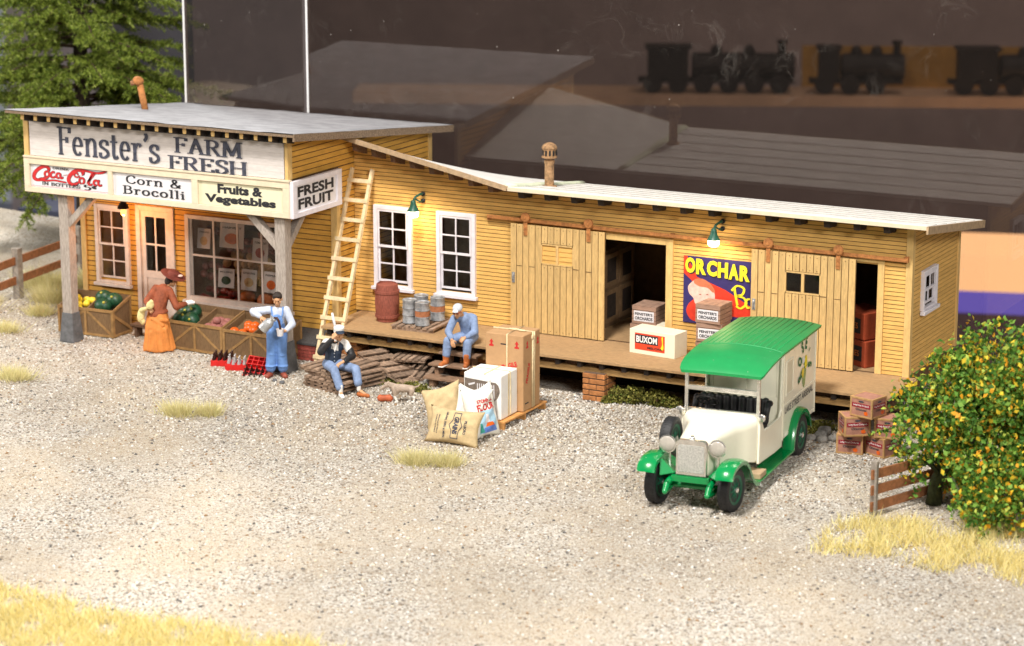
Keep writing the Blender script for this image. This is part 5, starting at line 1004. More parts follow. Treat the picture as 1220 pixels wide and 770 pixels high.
for p in ([(-.25, .085), (-.1, .085), (0, .15), (.1, .085), (.25, .085)], [(-.25, -.065), (-.1, -.065), (0, -.13), (.1, -.065), (.25, -.065)], [(-.25, .085), (-.25, -.065)], [(.25, .085), (.25, -.065)]):
    pp = []
    for a, b in zip(p[:-1], p[1:]): pp += [(a[0] + (b[0] - a[0]) * k / 6, a[1] + (b[1] - a[1]) * k / 6) for k in range(6)]
    ribbon(v, f, pp + [p[-1]], .014, .014, 0, False)
sput((v, f), 'ink', (.08, 0, .34), .50, .28)
t, sf = sack('feed_sack', 'plain tan sack leaning behind the lettered grain sack', 'burlap', (-7.50, -4.90, .10), (-.35, -.36, .1), .78, .78, .26, .12)
t, sf = sack('flour_sack', 'white sack with a blank face between the tan sacks and the printed one', 'cloth', (-6.96, -5.10, .08), (-.3, .10, .12), .62, .86, .34, .16)
t, sf = sack('flour_sack', 'white flour sack with a red word and blue printed picture', 'cloth', (-6.62, -4.98, .02), (-.25, .0, 1.35), .78, .95, .30, .14)
def fp(s, m, c, ww, hh, bold=.04): put('lettering' if isinstance(s, str) else 'picture', font2d(s, bold) if isinstance(s, str) else s, m, t, c, XA, ZA, ww, hh, 0.0, None, sf)
fp('STONEHILL', 'red', (.02, -.016, .70), .42, .07); fp('FLOUR', 'red', (.02, 0, .58), .46, .13)
def grid(P, nn=12):
    v = []; f = []
    for j in range(nn + 1):
        for i in range(nn + 1):
            a, b = i / nn, j / nn; v.append(tuple((P[0][k] * (1 - a) + P[1][k] * a) * (1 - b) + (P[3][k] * (1 - a) + P[2][k] * a) * b for k in (0, 1)) + (0,))
    for j in range(nn):
        for i in range(nn): k = j * (nn + 1) + i; f.append((k, k + 1, k + nn + 2, k + nn + 1))
    return v, f
sf0 = sf; fp(grid([(0, 0), (1, 0), (.9, 1), (.1, 1)]), mat('pale_blue_print', (.40, .62, .78), .6), (.02, 0, .30), .50, .42)
sf = lambda p: sf0(p) + V((0, -.003, 0)); fp(grid([(0, 0), (1, 0), (.8, 1), (.1, .8)]), 'blueg', (.06, 0, .15), .42, .12)
sf = lambda p: sf0(p) + V((0, -.0045, 0)); fp(grid([(0, 0), (1, 0), (.75, 1), (.2, 1)], 6), 'tomato', (.06, 0, .24), .24, .07); fp(grid([(.2, 0), (.8, 0), (.6, 1), (.4, 1)], 6), 'paper', (.0, 0, .36), .14, .16); fp(grid([(0, 0), (1, 0), (.4, 1), (0, 1)], 6), mat('teal_print', (.05, .35, .30), .6), (-.16, 0, .2), .12, .18)
# fruit boxes by the bush
def fruit_box(lab, loc, rz):
    t = thing('fruit_box', lab, 'box', loc, rz, 'pink fruit boxes'); w, d, h, e = .50, .46, .375, .035
    mb = MB(); mb.box(-w / 2 + .006, -d / 2 + .006, .006, w / 2 - .006, d / 2 - .006, h - .006); part('panels', mb, 'fruitbox', t)
    mb = MB()
    for x in (-w / 2, w / 2 - e):
        for y in (-d / 2, d / 2 - e): mb.box(x, y, 0, x + e, y + e, h)
        for z in (0, h - e): mb.box(x, -d / 2 + e, z, x + e, d / 2 - e, z + e)
    for y in (-d / 2, d / 2 - e):
        for z in (0, h - e): mb.box(-w / 2 + e, y, z, w / 2 - e, y + e, z + e)
    part('edge_batten', mb, 'fruitboxe', t, bevel=.004)
    for c, u in (((0, -d / 2 + .004, 0), XA), ((w / 2 - .004, 0, 0), YA), ((-w / 2 + .004, 0, 0), (0, -1, 0))):
        L = w if u == XA else d; c = V(c)
        flat('label', [(-.5, -.5), (.5, -.5), (.5, .5), (-.5, .5)], 'fruitlab', t, c + V((0, 0, h * .60)), u, ZA, .003, None, L - 2.6 * e, .075)
        put('lettering', font2d('Long Road Orchards', .01, .2), 'white', t, c + V((0, 0, h * .60)), u, ZA, L * .70, .045, .0045)
        put('lettering', font2d('Oranges', .02, .3), 'ink', t, c + V((0, 0, h * .38)), u, ZA, L * .48, .06, .004)
        flat('emblem', arc(0, 0, .5, .5, 0, 360, 12), 'ink', t, c + V((0, 0, h * .80)), u, ZA, .003, None, .12, .035)
        flat('picture', arc(0, 0, .5, .5, 0, 360, 14), 'tomato', t, c + V(u).normalized() * L * .22 + V((0, 0, h * .24)), u, ZA, .003, None, .09, .08)
    return t
fruit_box('bottom left pink fruit box of the pile beside the bush', (-.18, -2.56, 0), .18)
fruit_box('bottom right pink fruit box of the pile beside the bush', (.40, -2.48, 0), -.42)
fruit_box('middle left pink fruit box turned askew on the pile', (-.10, -2.66, .38), .62)
fruit_box('middle right pink fruit box half hidden by the bush', (.55, -2.52, .38), .08)
fruit_box('topmost pink fruit box crowning the pile by the bush', (.16, -2.66, .76), -.28)

# ================================================================== PEOPLE
FR = .485     # figures are laid out facing the yard: local +X runs to the right along the picture, -Y towards the viewer
def hand(mb, wrist, d, palm, curl=.5, s=1.0, side=1):
    """palm, four bent fingers of unequal length and a thumb leaving the side of the palm"""
    wrist, d, palm = V(wrist), V(d).normalized(), V(palm); palm = (palm - d * palm.dot(d)).normalized(); a = d.cross(palm).normalized() * side
    c = wrist + d * .05 * s
    for k in (-1, 0, 1): mb.cap(wrist + a * .010 * k * s, c + a * .022 * k * s + d * .03 * s, .020 * s, .017 * s, 8)
    for k, (o, L) in enumerate(((.034, .068), (.012, .078), (-.011, .072), (-.032, .056))):
        b = c + a * o * s + d * .032 * s; cc = curl * (1 + .1 * k); q = b + (d * math.cos(cc * .6) + palm * math.sin(cc * .6)) * L * .55 * s; e = q + (d * math.cos(cc * 1.7) + palm * math.sin(cc * 1.7)) * L * .5 * s
        mb.cap(b, q, .0125 * s, .0115 * s, 8); mb.cap(q, e, .0115 * s, .0095 * s, 8)
    b = wrist + d * .028 * s + a * .028 * s; q = b + (a * .8 + d * .5 + palm * .35).normalized() * .04 * s; e = q + (d * .8 + a * .15 + palm * .5).normalized() * .034 * s
    mb.cap(b, q, .0145 * s, .0125 * s, 8); mb.cap(q, e, .0125 * s, .010 * s, 8)
HS = 1.2
def head(mb, c, face, up=(0, 0, 1), s=HS):
    """skull, jaw, nose, brow, lips and ears; returns the head frame"""
    c = V(c); f = V(face).normalized(); u = V(up); u = (u - f * u.dot(f)).normalized(); r = f.cross(u).normalized(); Q = Matrix((r, f, u)).transposed(); e = Q.to_euler()
    P = lambda x, y, z: c + Q @ V((x, y, z)) * s
    mb.ell(P(0, -.012, .03), (.076 * s, .094 * s, .090 * s), 16, 12, e); mb.ell(P(0, .022, -.045), (.055 * s, .066 * s, .065 * s), 14, 10, e); mb.ell(P(0, .062, -.088), (.026 * s, .022 * s, .020 * s), 10, 8, e)
    mb.cap(P(0, .082, .018), P(0, .108, -.020), .010 * s, .0155 * s, 8); mb.ell(P(0, .085, .036), (.05 * s, .012 * s, .010 * s), 10, 6, e)
    mb.ell(P(0, .083, -.052), (.024 * s, .010 * s, .0075 * s), 10, 6, e); mb.ell(P(0, .080, -.064), (.020 * s, .010 * s, .007 * s), 10, 6, e)
    for k in (-1, 1): mb.ell(P(.045 * k, .062, -.018), (.022 * s, .020 * s, .02 * s), 8, 6, e); mb.ell(P(.078 * k, -.008, .0), (.010 * s, .022 * s, .032 * s), 8, 6, e)
    return P, e
def eyes(P, t, s=1.0):
    for k in (-1, 1):
        mb = MB(); mb.ell(P(.030 * k, .0835, .014), (.0095 * s, .006 * s, .0062 * s), 8, 6); part('eye', mb, 'black', t, smooth=1)
def person(lab, loc, rz=FR): return thing('person', lab, 'person', loc, rz)

# --- standing person pouring from a silver can
t = person('person in blue overalls and pale shirt pouring from a silver can into a white cup', (-12.62, -2.93, 0))
mb = MB(); mb.limb([(-.10, .02, .92), (-.13, -.01, .50), (-.15, .02, .10)], [.09, .065, .045]); mb.limb([(.08, .02, .92), (.09, -.01, .50), (.10, .02, .10)], [.09, .065, .045])
for x, fx in ((-.15, -.21), (.10, .17)): mb.cap((x, .02, .07), (fx, -.13, .04), .04, .035)
mb.limb([(0, .03, .92), (.01, .02, 1.15), (.02, .02, 1.38)], [.13, .135, .13]); mb.cap((.02, .02, 1.40), (.025, -.01, 1.55), .055, .05)
mb.limb([(-.16, .02, 1.42), (-.47, -.08, 1.40), (-.30, -.27, 1.34)], [.06, .045, .034]); hand(mb, (-.30, -.27, 1.34), (.7, -.35, -.35), (.2, .3, -1), .9, 1.15, -1)
mb.limb([(.20, .02, 1.42), (.31, -.05, 1.13), (.20, -.27, 1.05)], [.06, .045, .034]); hand(mb, (.215, -.27, 1.05), (-1, -.25, .0), (-.1, .5, .3), .9, 1.1, 1)
P, e = head(mb, (.03, -.035, 1.655), (-.02, -1, -.35)); organic('body', mb, 'skin', t, .010, 2); eyes(P, t)
mb = MB(); mb.ell(P(0, -.022, .045), (0.0996, 0.1176, 0.1032), 16, 12, e); mb.ell(P(0, -.05, .0), (0.0936, 0.0720, 0.0840), 12, 9, e); mb.ell(P(-.03, .045, .10), (0.0540, 0.0420, 0.0264), 10, 8, e); mb.ell(P(.035, .042, .098), (0.0540, 0.0420, 0.0240), 10, 8, e); organic('hair', mb, 'hair', t, .010, 2)
mb = MB(); mb.limb([(0, .03, 1.0), (.01, .02, 1.2), (.02, .02, 1.38)], [.15, .155, .14]); mb.ell((-.06, .02, 1.41), (.14, .09, .07)); mb.ell((.10, .02, 1.41), (.14, .09, .07))
mb.limb([(-.15, .02, 1.42), (-.47, -.07, 1.41), (-.32, -.25, 1.35)], [.085, .082, .055]); mb.limb([(.20, .02, 1.42), (.325, -.04, 1.13), (.22, -.24, 1.06)], [.085, .08, .055]); mb.ell((-.46, -.07, 1.36), (.07, .07, .06)); mb.lathe([(.075, 0), (.085, .03), (.07, .05)], 14, (.02, .0, 1.44)); organic('shirt', mb, 'shirt', t, .014, 3)
mb = MB(); mb.limb([(-.09, .02, .95), (-.12, -.005, .52), (-.145, .015, .20)], [.135, .105, .11]); mb.limb([(.09, .02, .95), (.09, -.005, .52), (.105, .015, .20)], [.135, .105, .11]); mb.limb([(0, .025, .95), (.005, .02, 1.10)], [.165, .165]); mb.ell((-.12, -.03, .5), (.09, .09, .05)); mb.ell((.10, -.03, .48), (.09, .09, .05)); mb.ell((-.145, .0, .24), (.12, .12, .04)); mb.ell((.105, .0, .24), (.12, .12, .04))
mb.m = Matrix.Identity(4); mb.ell((.02, -.130, 1.22), (.13, .026, .15)); mb.limb([(-.08, -.10, 1.33), (-.10, -.03, 1.49), (-.09, .09, 1.45), (-.04, .14, 1.15)], [.022, .022, .022, .022], 8); mb.limb([(.13, -.10, 1.33), (.14, -.03, 1.49), (.13, .09, 1.45), (.06, .14, 1.15)], [.022] * 4, 8); organic('overalls', mb, 'denim', t, .014, 3)
for x, fx in ((-.15, -.21), (.105, .17)):
    mb = MB(); mb.cap((x, .02, .19), (x, .02, .07), .052, .052); organic('sock', mb, 'shirt', t, .014, 2)
    mb = MB(); mb.cap((x, .03, .06), (fx, -.14, .045), .062, .055); mb.box(x - .05, -.02, .002, x + .05, .085, .03); organic('shoe', mb, 'shoe', t, .012, 3)
t2 = thing('milk_can', 'silver can tipped to pour, held high by the person in overalls', 'can', (-12.62, -2.93, 0), FR)
mb = MB(); ax = V((.62, -.05, .62)); o = V((-.265, -.36, 1.10)); mb.lathe([(.0, 0), (.105, 0), (.11, .02), (.105, .2), (.085, .25), (.06, .28), (.062, .30), (.085, .335), (.078, .335), (.05, .30)], 22, o, tuple(ax)); part('can_body', mb, 'silver', t2, smooth=2)
mb = MB(); pts = [(-.02, -.37, 1.345), (.04, -.37, 1.34), (.08, -.36, 1.27), (.10, -.355, 1.16), (.105, -.35, 1.08)]; mb.tube(pts, [.02, .028, .026, .022, .02], 10); tag(part('coffee_stream', mb, 'coffee', None, smooth=1, loc=(0, 0, 0)), 'dark brown stream falling from the silver can into the cup', 'stream')
o_ = bpy.data.objects['coffee_stream']; o_.location = (-12.62, -2.93, 0); o_.rotation_euler = (0, 0, FR)
t2 = thing('cup', 'white cup held out under the silver can', 'cup', (-12.62, -2.93, 0), FR)
mb = MB(); mb.lathe([(.0, .0), (.06, 0), (.082, .15), (.075, .15), (.055, .02), (0, .02)], 20, (.10, -.35, .96)); part('bowl', mb, 'paper', t2, smooth=2)
mb = MB(); mb.lathe([(.072, .0), (.0, .001)], 16, (.10, -.35, 1.075)); part('drink', mb, 'coffee', t2)

# --- person in rust jacket bending over the melons
t = person('person in a rust jacket, orange skirt and wide dark red hat reaching for a melon', (-16.13, -2.22, 0))
mb = MB(); mb.limb([(-.08, 0, .85), (-.10, 0, .1)], [.09, .05]); mb.limb([(.08, 0, .85), (.10, 0, .1)], [.09, .05]); mb.limb([(-.02, .02, .85), (.06, .08, 1.1), (.12, .15, 1.30)], [.13, .14, .12]); mb.cap((.14, .16, 1.32), (.23, .20, 1.45), .05, .05)
mb.limb([(.25, .10, 1.30), (.40, -.02, .98), (.62, .16, 1.02)], [.055, .045, .034]); hand(mb, (.62, .16, 1.02), (1, .35, .05), (.1, .2, -1), .7, 1.15, 1)
mb.limb([(-.05, .18, 1.33), (-.24, .06, 1.08), (-.16, -.12, .98)], [.055, .045, .034]); hand(mb, (-.16, -.12, .98), (.4, -.7, -.3), (.2, .2, -1), .9, 1.1, -1)
P, e = head(mb, (.29, .25, 1.50), (.75, .55, -.45)); organic('body', mb, 'skin', t, .011, 2); eyes(P, t)
mb = MB(); mb.ell(P(0, -.025, .035), (0.1056, 0.1200, 0.1140), 16, 12, e); mb.ell(P(0, -.08, -.03), (0.0840, 0.0660, 0.0960), 12, 9, e); organic('hair', mb, 'hair', t, .011, 2)
mb = MB(); hc = P(0, -.015, .10); hup = V((.42, -.16, 1)).normalized(); mb.lathe([(.27, -.012), (.285, -.002), (.27, .006), (.14, .012), (.125, .08), (.10, .095), (.0, .10)], 30, hc, tuple(hup)); part('hat', mb, 'hat', t, smooth=2)
mb = MB(); mb.ell(P(.11, .06, .125), (0.0600, 0.0600, 0.0300), 10, 8); part('hat_flower', mb, 'posterp', t, smooth=1)
mb = MB(); rings = [(0, 0, .02, .34, .27, .018), (0, 0, .06, .345, .275, .02), (-.005, 0, .3, .30, .25, .018), (-.02, 0, .55, .265, .235, .012), (-.02, .02, .75, .235, .21, .006), (-.01, .03, .92, .19, .17, .0)]; vs = []; fs = []; n = 44
for i, (cx, cy, z, rx, ry, am) in enumerate(rings):
    for k in range(n): a = 2 * PI * k / n; w_ = 1 + am / .3 * (math.sin(9 * a) + .6 * math.sin(14 * a + 1)); vs.append((cx + rx * w_ * math.cos(a), cy + ry * w_ * math.sin(a), z + (.012 * math.sin(5 * a) if i == 0 else 0)))
for i in range(len(rings) - 1):
    for k in range(n): fs.append((i * n + k, i * n + (k + 1) % n, (i + 1) * n + (k + 1) % n, (i + 1) * n + k))
fs += [tuple(range(n))[::-1], tuple((len(rings) - 1) * n + k for k in range(n))]; mb.add(vs, fs)
for (p0, p1, r) in (((-.10, -.165, .74), (.12, -.185, .60), .045), ((.16, -.17, .5), (.22, -.16, .10), .06), ((-.12, -.185, .45), (-.18, -.19, .06), .06), ((.02, -.20, .5), (.04, -.235, .06), .05), ((.10, -.15, .72), (.20, -.12, .70), .06)): mb.cap(p0, p1, r, r * .8)
organic('skirt', mb, 'orangecloth', t, .014, 3)
mb = MB(); mb.limb([(-.01, .02, .88), (.05, .07, 1.08), (.11, .14, 1.30)], [.17, .165, .15]); mb.ell((-.0, .03, .86), (.225, .20, .09)); mb.ell((.0, .16, 1.33), (.12, .1, .08)); mb.ell((.20, .11, 1.31), (.11, .1, .09)); mb.ell((-.06, -.10, .82), (.12, .09, .10))
mb.limb([(.24, .10, 1.31), (.405, -.03, .98), (.58, .12, 1.01)], [.088, .08, .055]); mb.limb([(-.05, .18, 1.34), (-.24, .06, 1.08), (-.17, -.10, .99)], [.088, .08, .055]); mb.cap((.10, -.02, 1.02), (-.12, -.06, .93), .05, .04); organic('jacket', mb, 'rustcloth', t, .014, 3)
mb = MB(); mb.cap((.60, .145, 1.02), (.70, .185, 1.03), .052, .055); mb.ell((.735, .195, 1.02), (.05, .05, .04)); organic('glove', mb, 'white', t, .012, 2)
t2 = thing('cloth_bag', 'cream cloth bag hanging behind the person in the rust jacket', 'bag', (-16.13, -2.22, 0), FR)
mb = MB(); mb.ell((-.13, -.24, 1.06), (.085, .05, .10), 14, 10, (0, .5, 0)); mb.ell((-.10, -.25, 1.13), (.05, .04, .06)); mb.cap((-.22, -.20, .98), (-.33, -.10, .92), .04, .06); mb.ell((-.36, -.06, .80), (.085, .07, .17), 14, 10, (0, .15, 0)); mb.ell((-.33, -.05, .66), (.06, .05, .08)); organic('pouch', mb, 'bag', t2, .012, 3)

# --- person sitting on the platform edge
t = person('person in grey-blue work clothes, pale cap and orange boots sitting on the platform edge', (-8.88, -1.42, ZP))
LK, RK = (-.46, -.34, .10), (-.06, -.44, .08); LA, RA = (-.50, -.36, -.30), (-.075, -.52, -.32)
mb = MB(); mb.limb([(-.12, .0, .11), LK, LA], [.09, .065, .042]); mb.limb([(.05, .0, .11), RK, RA], [.09, .065, .042]); mb.limb([(-.03, .04, .12), (-.06, -.02, .35), (-.13, -.10, .52)], [.13, .14, .12]); mb.cap((-.15, -.12, .55), (-.21, -.20, .64), .05, .05)
mb.limb([(-.33, -.12, .52), (-.44, -.26, .28), (-.38, -.46, .16)], [.055, .045, .034]); hand(mb, (-.38, -.46, .16), (.25, -.35, -1), (.2, .8, 0), .35, 1.1, 1)
mb.limb([(.06, -.08, .52), (.08, -.28, .27), (-.10, -.45, .20)], [.055, .045, .034]); hand(mb, (-.10, -.45, .20), (-.8, -.25, -.55), (.2, .6, -.4), .7, 1.1, -1)
mb.cap(LA, (-.58, -.50, -.36), .035, .03); mb.cap(RA, (-.10, -.66, -.37), .035, .03)
P, e = head(mb, (-.26, -.25, .70), (-.35, -.9, -.35)); organic('body', mb, mat('ruddy_skin', (.60, .26, .12), .6, .12, 14).name and 'skin', t, .010, 2); eyes(P, t)
mb = MB(); mb.ell(P(0, -.02, .055), (0.1032, 0.1200, 0.0900), 16, 12, e); mb.cap(P(-.03, .08, .055), P(.03, .08, .055), .02, .02); mb.ell(P(0, .095, .05), (0.0720, 0.0420, 0.0144), 12, 6, e); organic('cap', mb, 'capw', t, .010, 2)
mb = MB(); mb.ell(P(-.031, .086, .012), (0.0312, 0.0144, 0.0216), 10, 8, e); mb.ell(P(.031, .086, .012), (0.0312, 0.0144, 0.0216), 10, 8, e); mb.cap(P(-.07, .03, .014), P(-.05, .075, .013), .008, .008, 8); mb.cap(P(.07, .03, .014), P(.05, .075, .013), .008, .008, 8); part('goggles', mb, 'shoe', t, smooth=1)
mb = MB(); mb.limb([(-.03, .04, .14), (-.06, -.01, .34), (-.13, -.09, .51)], [.165, .165, .14]); mb.ell((-.25, -.10, .54), (.12, .1, .08)); mb.ell((.0, -.06, .54), (.12, .1, .08)); mb.limb([(-.33, -.12, .52), (-.45, -.26, .28), (-.39, -.43, .18)], [.085, .08, .055]); mb.limb([(.06, -.08, .52), (.09, -.27, .27), (-.07, -.43, .21)], [.085, .08, .055]); mb.lathe([(.08, -.02), (.09, .02), (.065, .05)], 14, (-.17, -.13, .56), (-.3, -.4, 1)); organic('jacket', mb, 'denim2', t, .014, 3)
mb = MB(); mb.ell((-.03, .03, .13), (.18, .16, .12)); mb.limb([(-.12, .0, .12), LK, (-.49, -.355, -.18)], [.12, .095, .085]); mb.limb([(.05, .0, .12), RK, (-.07, -.50, -.20)], [.12, .095, .085]); mb.ell((-.46, -.36, -.02), (.085, .085, .03)); mb.ell((-.06, -.48, -.04), (.085, .085, .03)); organic('trousers', mb, 'denim2', t, .014, 3)
for A, B in ((LA, (-.60, -.52, -.355)), (RA, (-.10, -.67, -.355))):
    mb = MB(); mb.cap((A[0], A[1] + .0, -.17), (A[0], A[1], -.33), .07, .066); mb.cap((A[0], A[1], -.345), B, .058, .05); organic('boot', mb, 'boot', t, .012, 3)
    mb = MB(); mb.beam((A[0] + .02, A[1] + .06, -.39), (B[0] - .01, B[1] - .05, -.39), .11, .02); part('boot_sole', mb, 'white', t, bevel=.006)

# --- person sitting on the stack of pallets
t = person('person in dark vest, black sleeves and white cap shading their eyes on the pallet stack', (-11.05, -3.30, .44))
LK, RK = (.06, -.42, .10), (.50, -.40, .10); LA, RA = (.20, -.56, -.34), (.56, -.52, -.30)
mb = MB(); mb.limb([(-.10, .0, .10), LK, LA], [.09, .065, .042]); mb.limb([(.10, .0, .10), RK, RA], [.09, .065, .042]); mb.limb([(0, .04, .12), (.03, .02, .36), (.07, -.02, .55)], [.13, .14, .12]); mb.cap((.08, -.03, .58), (.12, -.07, .68), .05, .05)
mb.limb([(-.12, .0, .56), (-.20, -.22, .42), (.03, -.25, .70)], [.055, .045, .034]); hand(mb, (.03, -.25, .70), (.62, .0, .8), (.6, .8, -.2), .5, 1.15, 1)
mb.limb([(.27, -.02, .54), (.40, -.10, .30), (.24, -.36, .24)], [.055, .045, .034]); hand(mb, (.24, -.36, .24), (-.8, -.35, -.35), (.2, .2, -1), .6, 1.15, -1)
mb.cap(LA, (.24, -.72, -.40), .035, .03); mb.cap(RA, (.74, -.62, -.40), .035, .03)
P, e = head(mb, (.15, -.12, .76), (.30, -1, -.15)); organic('body', mb, 'skin', t, .010, 2); eyes(P, t)
mb = MB(); mb.ell(P(0, -.02, .05), (0.1056, 0.1224, 0.1020), 16, 12, e); mb.lathe([(.106, 0), (.11, .048), (.108, .072), (.0, .078)], 22, P(0, -.01, .075), tuple((P(0, 0, 1) - P(0, 0, 0)))); organic('cap', mb, 'white', t, .010, 2)
mb = MB(); mb.ell(P(0, .10, .058), (0.0864, 0.0660, 0.0120), 14, 6, e); mb.ell(P(.0, .075, .068), (0.0984, 0.0480, 0.0240), 14, 6, e); part('cap_visor', mb, 'vest', t, smooth=1)
mb = MB(); mb.limb([(.01, .03, .16), (.03, .02, .36), (.07, -.01, .54)], [.15, .155, .13]); mb.ell((-.05, -.01, .57), (.11, .09, .07)); mb.ell((.20, -.02, .57), (.12, .09, .07)); mb.cap((.27, -.02, .54), (.35, -.06, .40), .082, .08); mb.cap((-.12, .0, .56), (-.16, -.1, .5), .08, .075); mb.lathe([(.07, -.02), (.082, .03), (.06, .05)], 14, (.09, -.04, .60), (.3, -.3, 1)); organic('shirt', mb, 'shirtw', t, .014, 3)
mb = MB(); mb.limb([(.0, .03, .17), (.025, .015, .36), (.045, .01, .50)], [.165, .17, .13]); mb.ell((-.06, -.05, .50), (.085, .085, .12)); mb.ell((.17, -.05, .50), (.075, .08, .12)); organic('vest', mb, 'vest', t, .014, 3)
mb = MB(); mb.prism([(-.01, -.155, .585), (.12, -.16, .585), (.065, -.19, .40)], (0, .03, 0)); part('shirt_front', mb, 'shirtw', t)
for z in (.22, .30, .37): mb = MB(); mb.ell((.055, -.185, z), (.012, .008, .012), 8, 6); part('button', mb, 'silver', t, smooth=1)
mb = MB(); mb.cap((.03, -.17, .60), (.07, -.175, .585), .02, .012); mb.cap((.11, -.17, .60), (.07, -.175, .585), .02, .012); part('bow_tie', mb, 'blacks', t, smooth=1)
mb = MB(); mb.limb([(-.16, -.10, .50), (-.21, -.22, .42), (.01, -.245, .67)], [.088, .085, .055]); organic('sleeve', mb, 'blacks', t, .014, 3)
mb = MB(); mb.limb([(.36, -.06, .40), (.405, -.10, .30), (.28, -.32, .25)], [.085, .085, .055]); organic('sleeve', mb, 'blacks', t, .014, 3)
mb = MB(); mb.ell((0, .02, .12), (.18, .16, .11)); mb.limb([(-.10, .0, .11), LK, (.175, -.53, -.24)], [.115, .092, .085]); mb.limb([(.10, .0, .11), RK, (.545, -.50, -.16)], [.115, .092, .088]); mb.ell((.10, -.47, -.05), (.085, .085, .03)); organic('trousers', mb, 'denim2', t, .014, 3)
for A, B, m in ((LA, (.25, -.73, -.395), 'white'), (RA, (.75, -.63, -.395), 'boot')):
    mb = MB(); mb.cap(A, (A[0], A[1], A[2] + .12), .046, .046); organic('sock', mb, 'shirtw', t, .012, 2)
    mb = MB(); mb.cap((A[0], A[1], -.39), B, .052, .042); organic('shoe', mb, m, t, .012, 3, 'orange-red shoe' if m == 'boot' else 'white shoe')
mb = MB(); mb.tube([(.10, -.16, .84), (.06, -.14, 1.00), (.02, -.12, 1.20)], [.02, .028, .024], 8); o_ = part('white_stick', mb, 'paper', None, smooth=1, loc=(-11.05, -3.30, .44)); o_.rotation_euler = (0, 0, FR); tag(o_, 'thin white stick rising above the white cap of the person on the pallets', 'stick')

# --- the dog and what it noses at
t = thing('dog', 'small taupe dog with white legs sniffing beside the seated person', 'dog', (-9.30, -3.46, 0), FR)
mb = MB(); mb.limb([(-.16, 0, .29), (0, 0, .29), (.17, 0, .28)], [.095, .085, .07]); mb.ell((-.15, 0, .25), (.09, .085, .10)); mb.limb([(-.20, 0, .33), (-.29, 0, .37), (-.33, 0, .36)], [.07, .055, .06]); mb.cap((-.34, 0, .355), (-.43, -.01, .29), .05, .028); mb.ell((-.45, -.01, .285), (.02, .02, .018))
for s in (-1, 1):
    mb.cap((-.30, .05 * s, .41), (-.27, .075 * s, .34), .022, .014, 8)
    mb.limb([(-.17, .05 * s, .24), (-.20 - .03 * s, .055 * s, .13), (-.17 - .05 * s, .055 * s, .03)], [.045, .028, .022]); mb.cap((-.17 - .05 * s, .055 * s, .02), (-.21 - .05 * s, .055 * s, .018), .024, .02)
    mb.limb([(.17, .05 * s, .25), (.13 - .02 * s, .06 * s, .17), (.20 - .02 * s, .06 * s, .11), (.18 - .03 * s, .06 * s, .025)], [.062, .04, .026, .022]); mb.cap((.18 - .03 * s, .06 * s, .02), (.14 - .03 * s, .06 * s, .018), .024, .02)
mb.limb([(.23, 0, .31), (.30, 0, .33), (.34, 0, .38)], [.022, .016, .012])
me = bake(mb, 'body', .011, 2); o_ = link('body', me, M['dogb'], t, 1); me.materials.append(M['dogw'])
for p in me.polygons:
    if p.center.z < .15: p.material_index = 1
mb = MB()
for s in (-1, 1): mb.ell((-.375, .035 * s, .375), (.009, .007, .009), 8, 6)
part('eye', mb, 'black', t, smooth=1)
mb = MB(); mb.limb([(-.08, 0, .07), (.02, .01, .075), (.10, 0, .07)], [.075, .065, .078]); t = organic('chew_bone', mb, 'bone', None, .012, 3, None, (-9.66, -3.58, 0)); t.rotation_euler = (0, 0, .5); tag(t, 'red-brown lump on the gravel in front of the dog', 'bone')

# ================================================================== THE VAN
t = thing('delivery_van', 'old cream and green delivery van parked nose forward at the platform', 'van', (-1.74, -3.32, 0), R(5.3))
def loft(mb, secs, close=True):
    n = len(secs[0]); vs = [p for s_ in secs for p in s_]; fs = []
    for i in range(len(secs) - 1):
        for k in range(n): fs.append((i * n + k, i * n + (k + 1) % n, (i + 1) * n + (k + 1) % n, (i + 1) * n + k))
    fs.append(tuple(range(n))[::-1]); fs.append(tuple((len(secs) - 1) * n + k for k in range(n))); mb.add(vs, fs)
def rsec(y, w, z0, z1, r, n=5, crown=0):   # rounded-top section
    p = [(-w, y, z0), (w, y, z0)]
    for i in range(n + 1): a = PI / 2 * i / n; p.append((w - r + r * math.cos(a), y, z1 - r + r * math.sin(a)))
    if crown: p.append((0, y, z1 + crown))
    for i in range(n + 1): a = PI / 2 + PI / 2 * i / n; p.append((-w + r + r * math.cos(a), y, z1 - r + r * math.sin(a)))
    return p
# load body: two sides, back, partition, floor
body = MB(); wz = .73
body.box(-wz, -.93, .52, wz, 1.18, .60)
for s in (-1, 1):
    x0, x1 = sorted((s * wz, s * (wz - .045)))
    body.box(x0, -.93, .601, x1, 1.18, 2.17)
    body.prism([(x0, -.931, .40), (x0, -.931, .97), (x0, -1.05, .99), (x0, -2.05, 1.0), (x0, -2.25, 1.27), (x0, -2.32, 1.27), (x0, -2.38, .46), (x0, -1.4, .40)], (x1 - x0, 0, 0))
    body.prism([(x0, -.931, .98), (x0, -.931, 2.10), (x0, -.99, 2.10), (x0, -1.02, 1.1), (x0, -1.10, .99)], (x1 - x0, 0, 0))
body.box(-wz + .046, 1.13, .601, wz - .046, 1.18, 2.17)
bd = part('body', body, 'truckc', t, bevel=.014)
mb = MB(); mb.box(-.68, -.92, .601, .68, -.88, 1.30); mb.box(-.68, -.92, 1.96, .68, -.88, 2.12)
mb.box(-.68, -.90, 1.301, .68, -.882, 1.959)
for x0, x1 in ((-.68, -.60), (-.03, .03), (.60, .68)): mb.box(x0, -.918, 1.301, x1, -.901, 1.959)
part('cab_partition', mb, 'truckc', t)
mb = MB(); mb.box(-.68, -2.3, .46, .68, -.9, .52); part('cab_floor', mb, 'truckc', t)
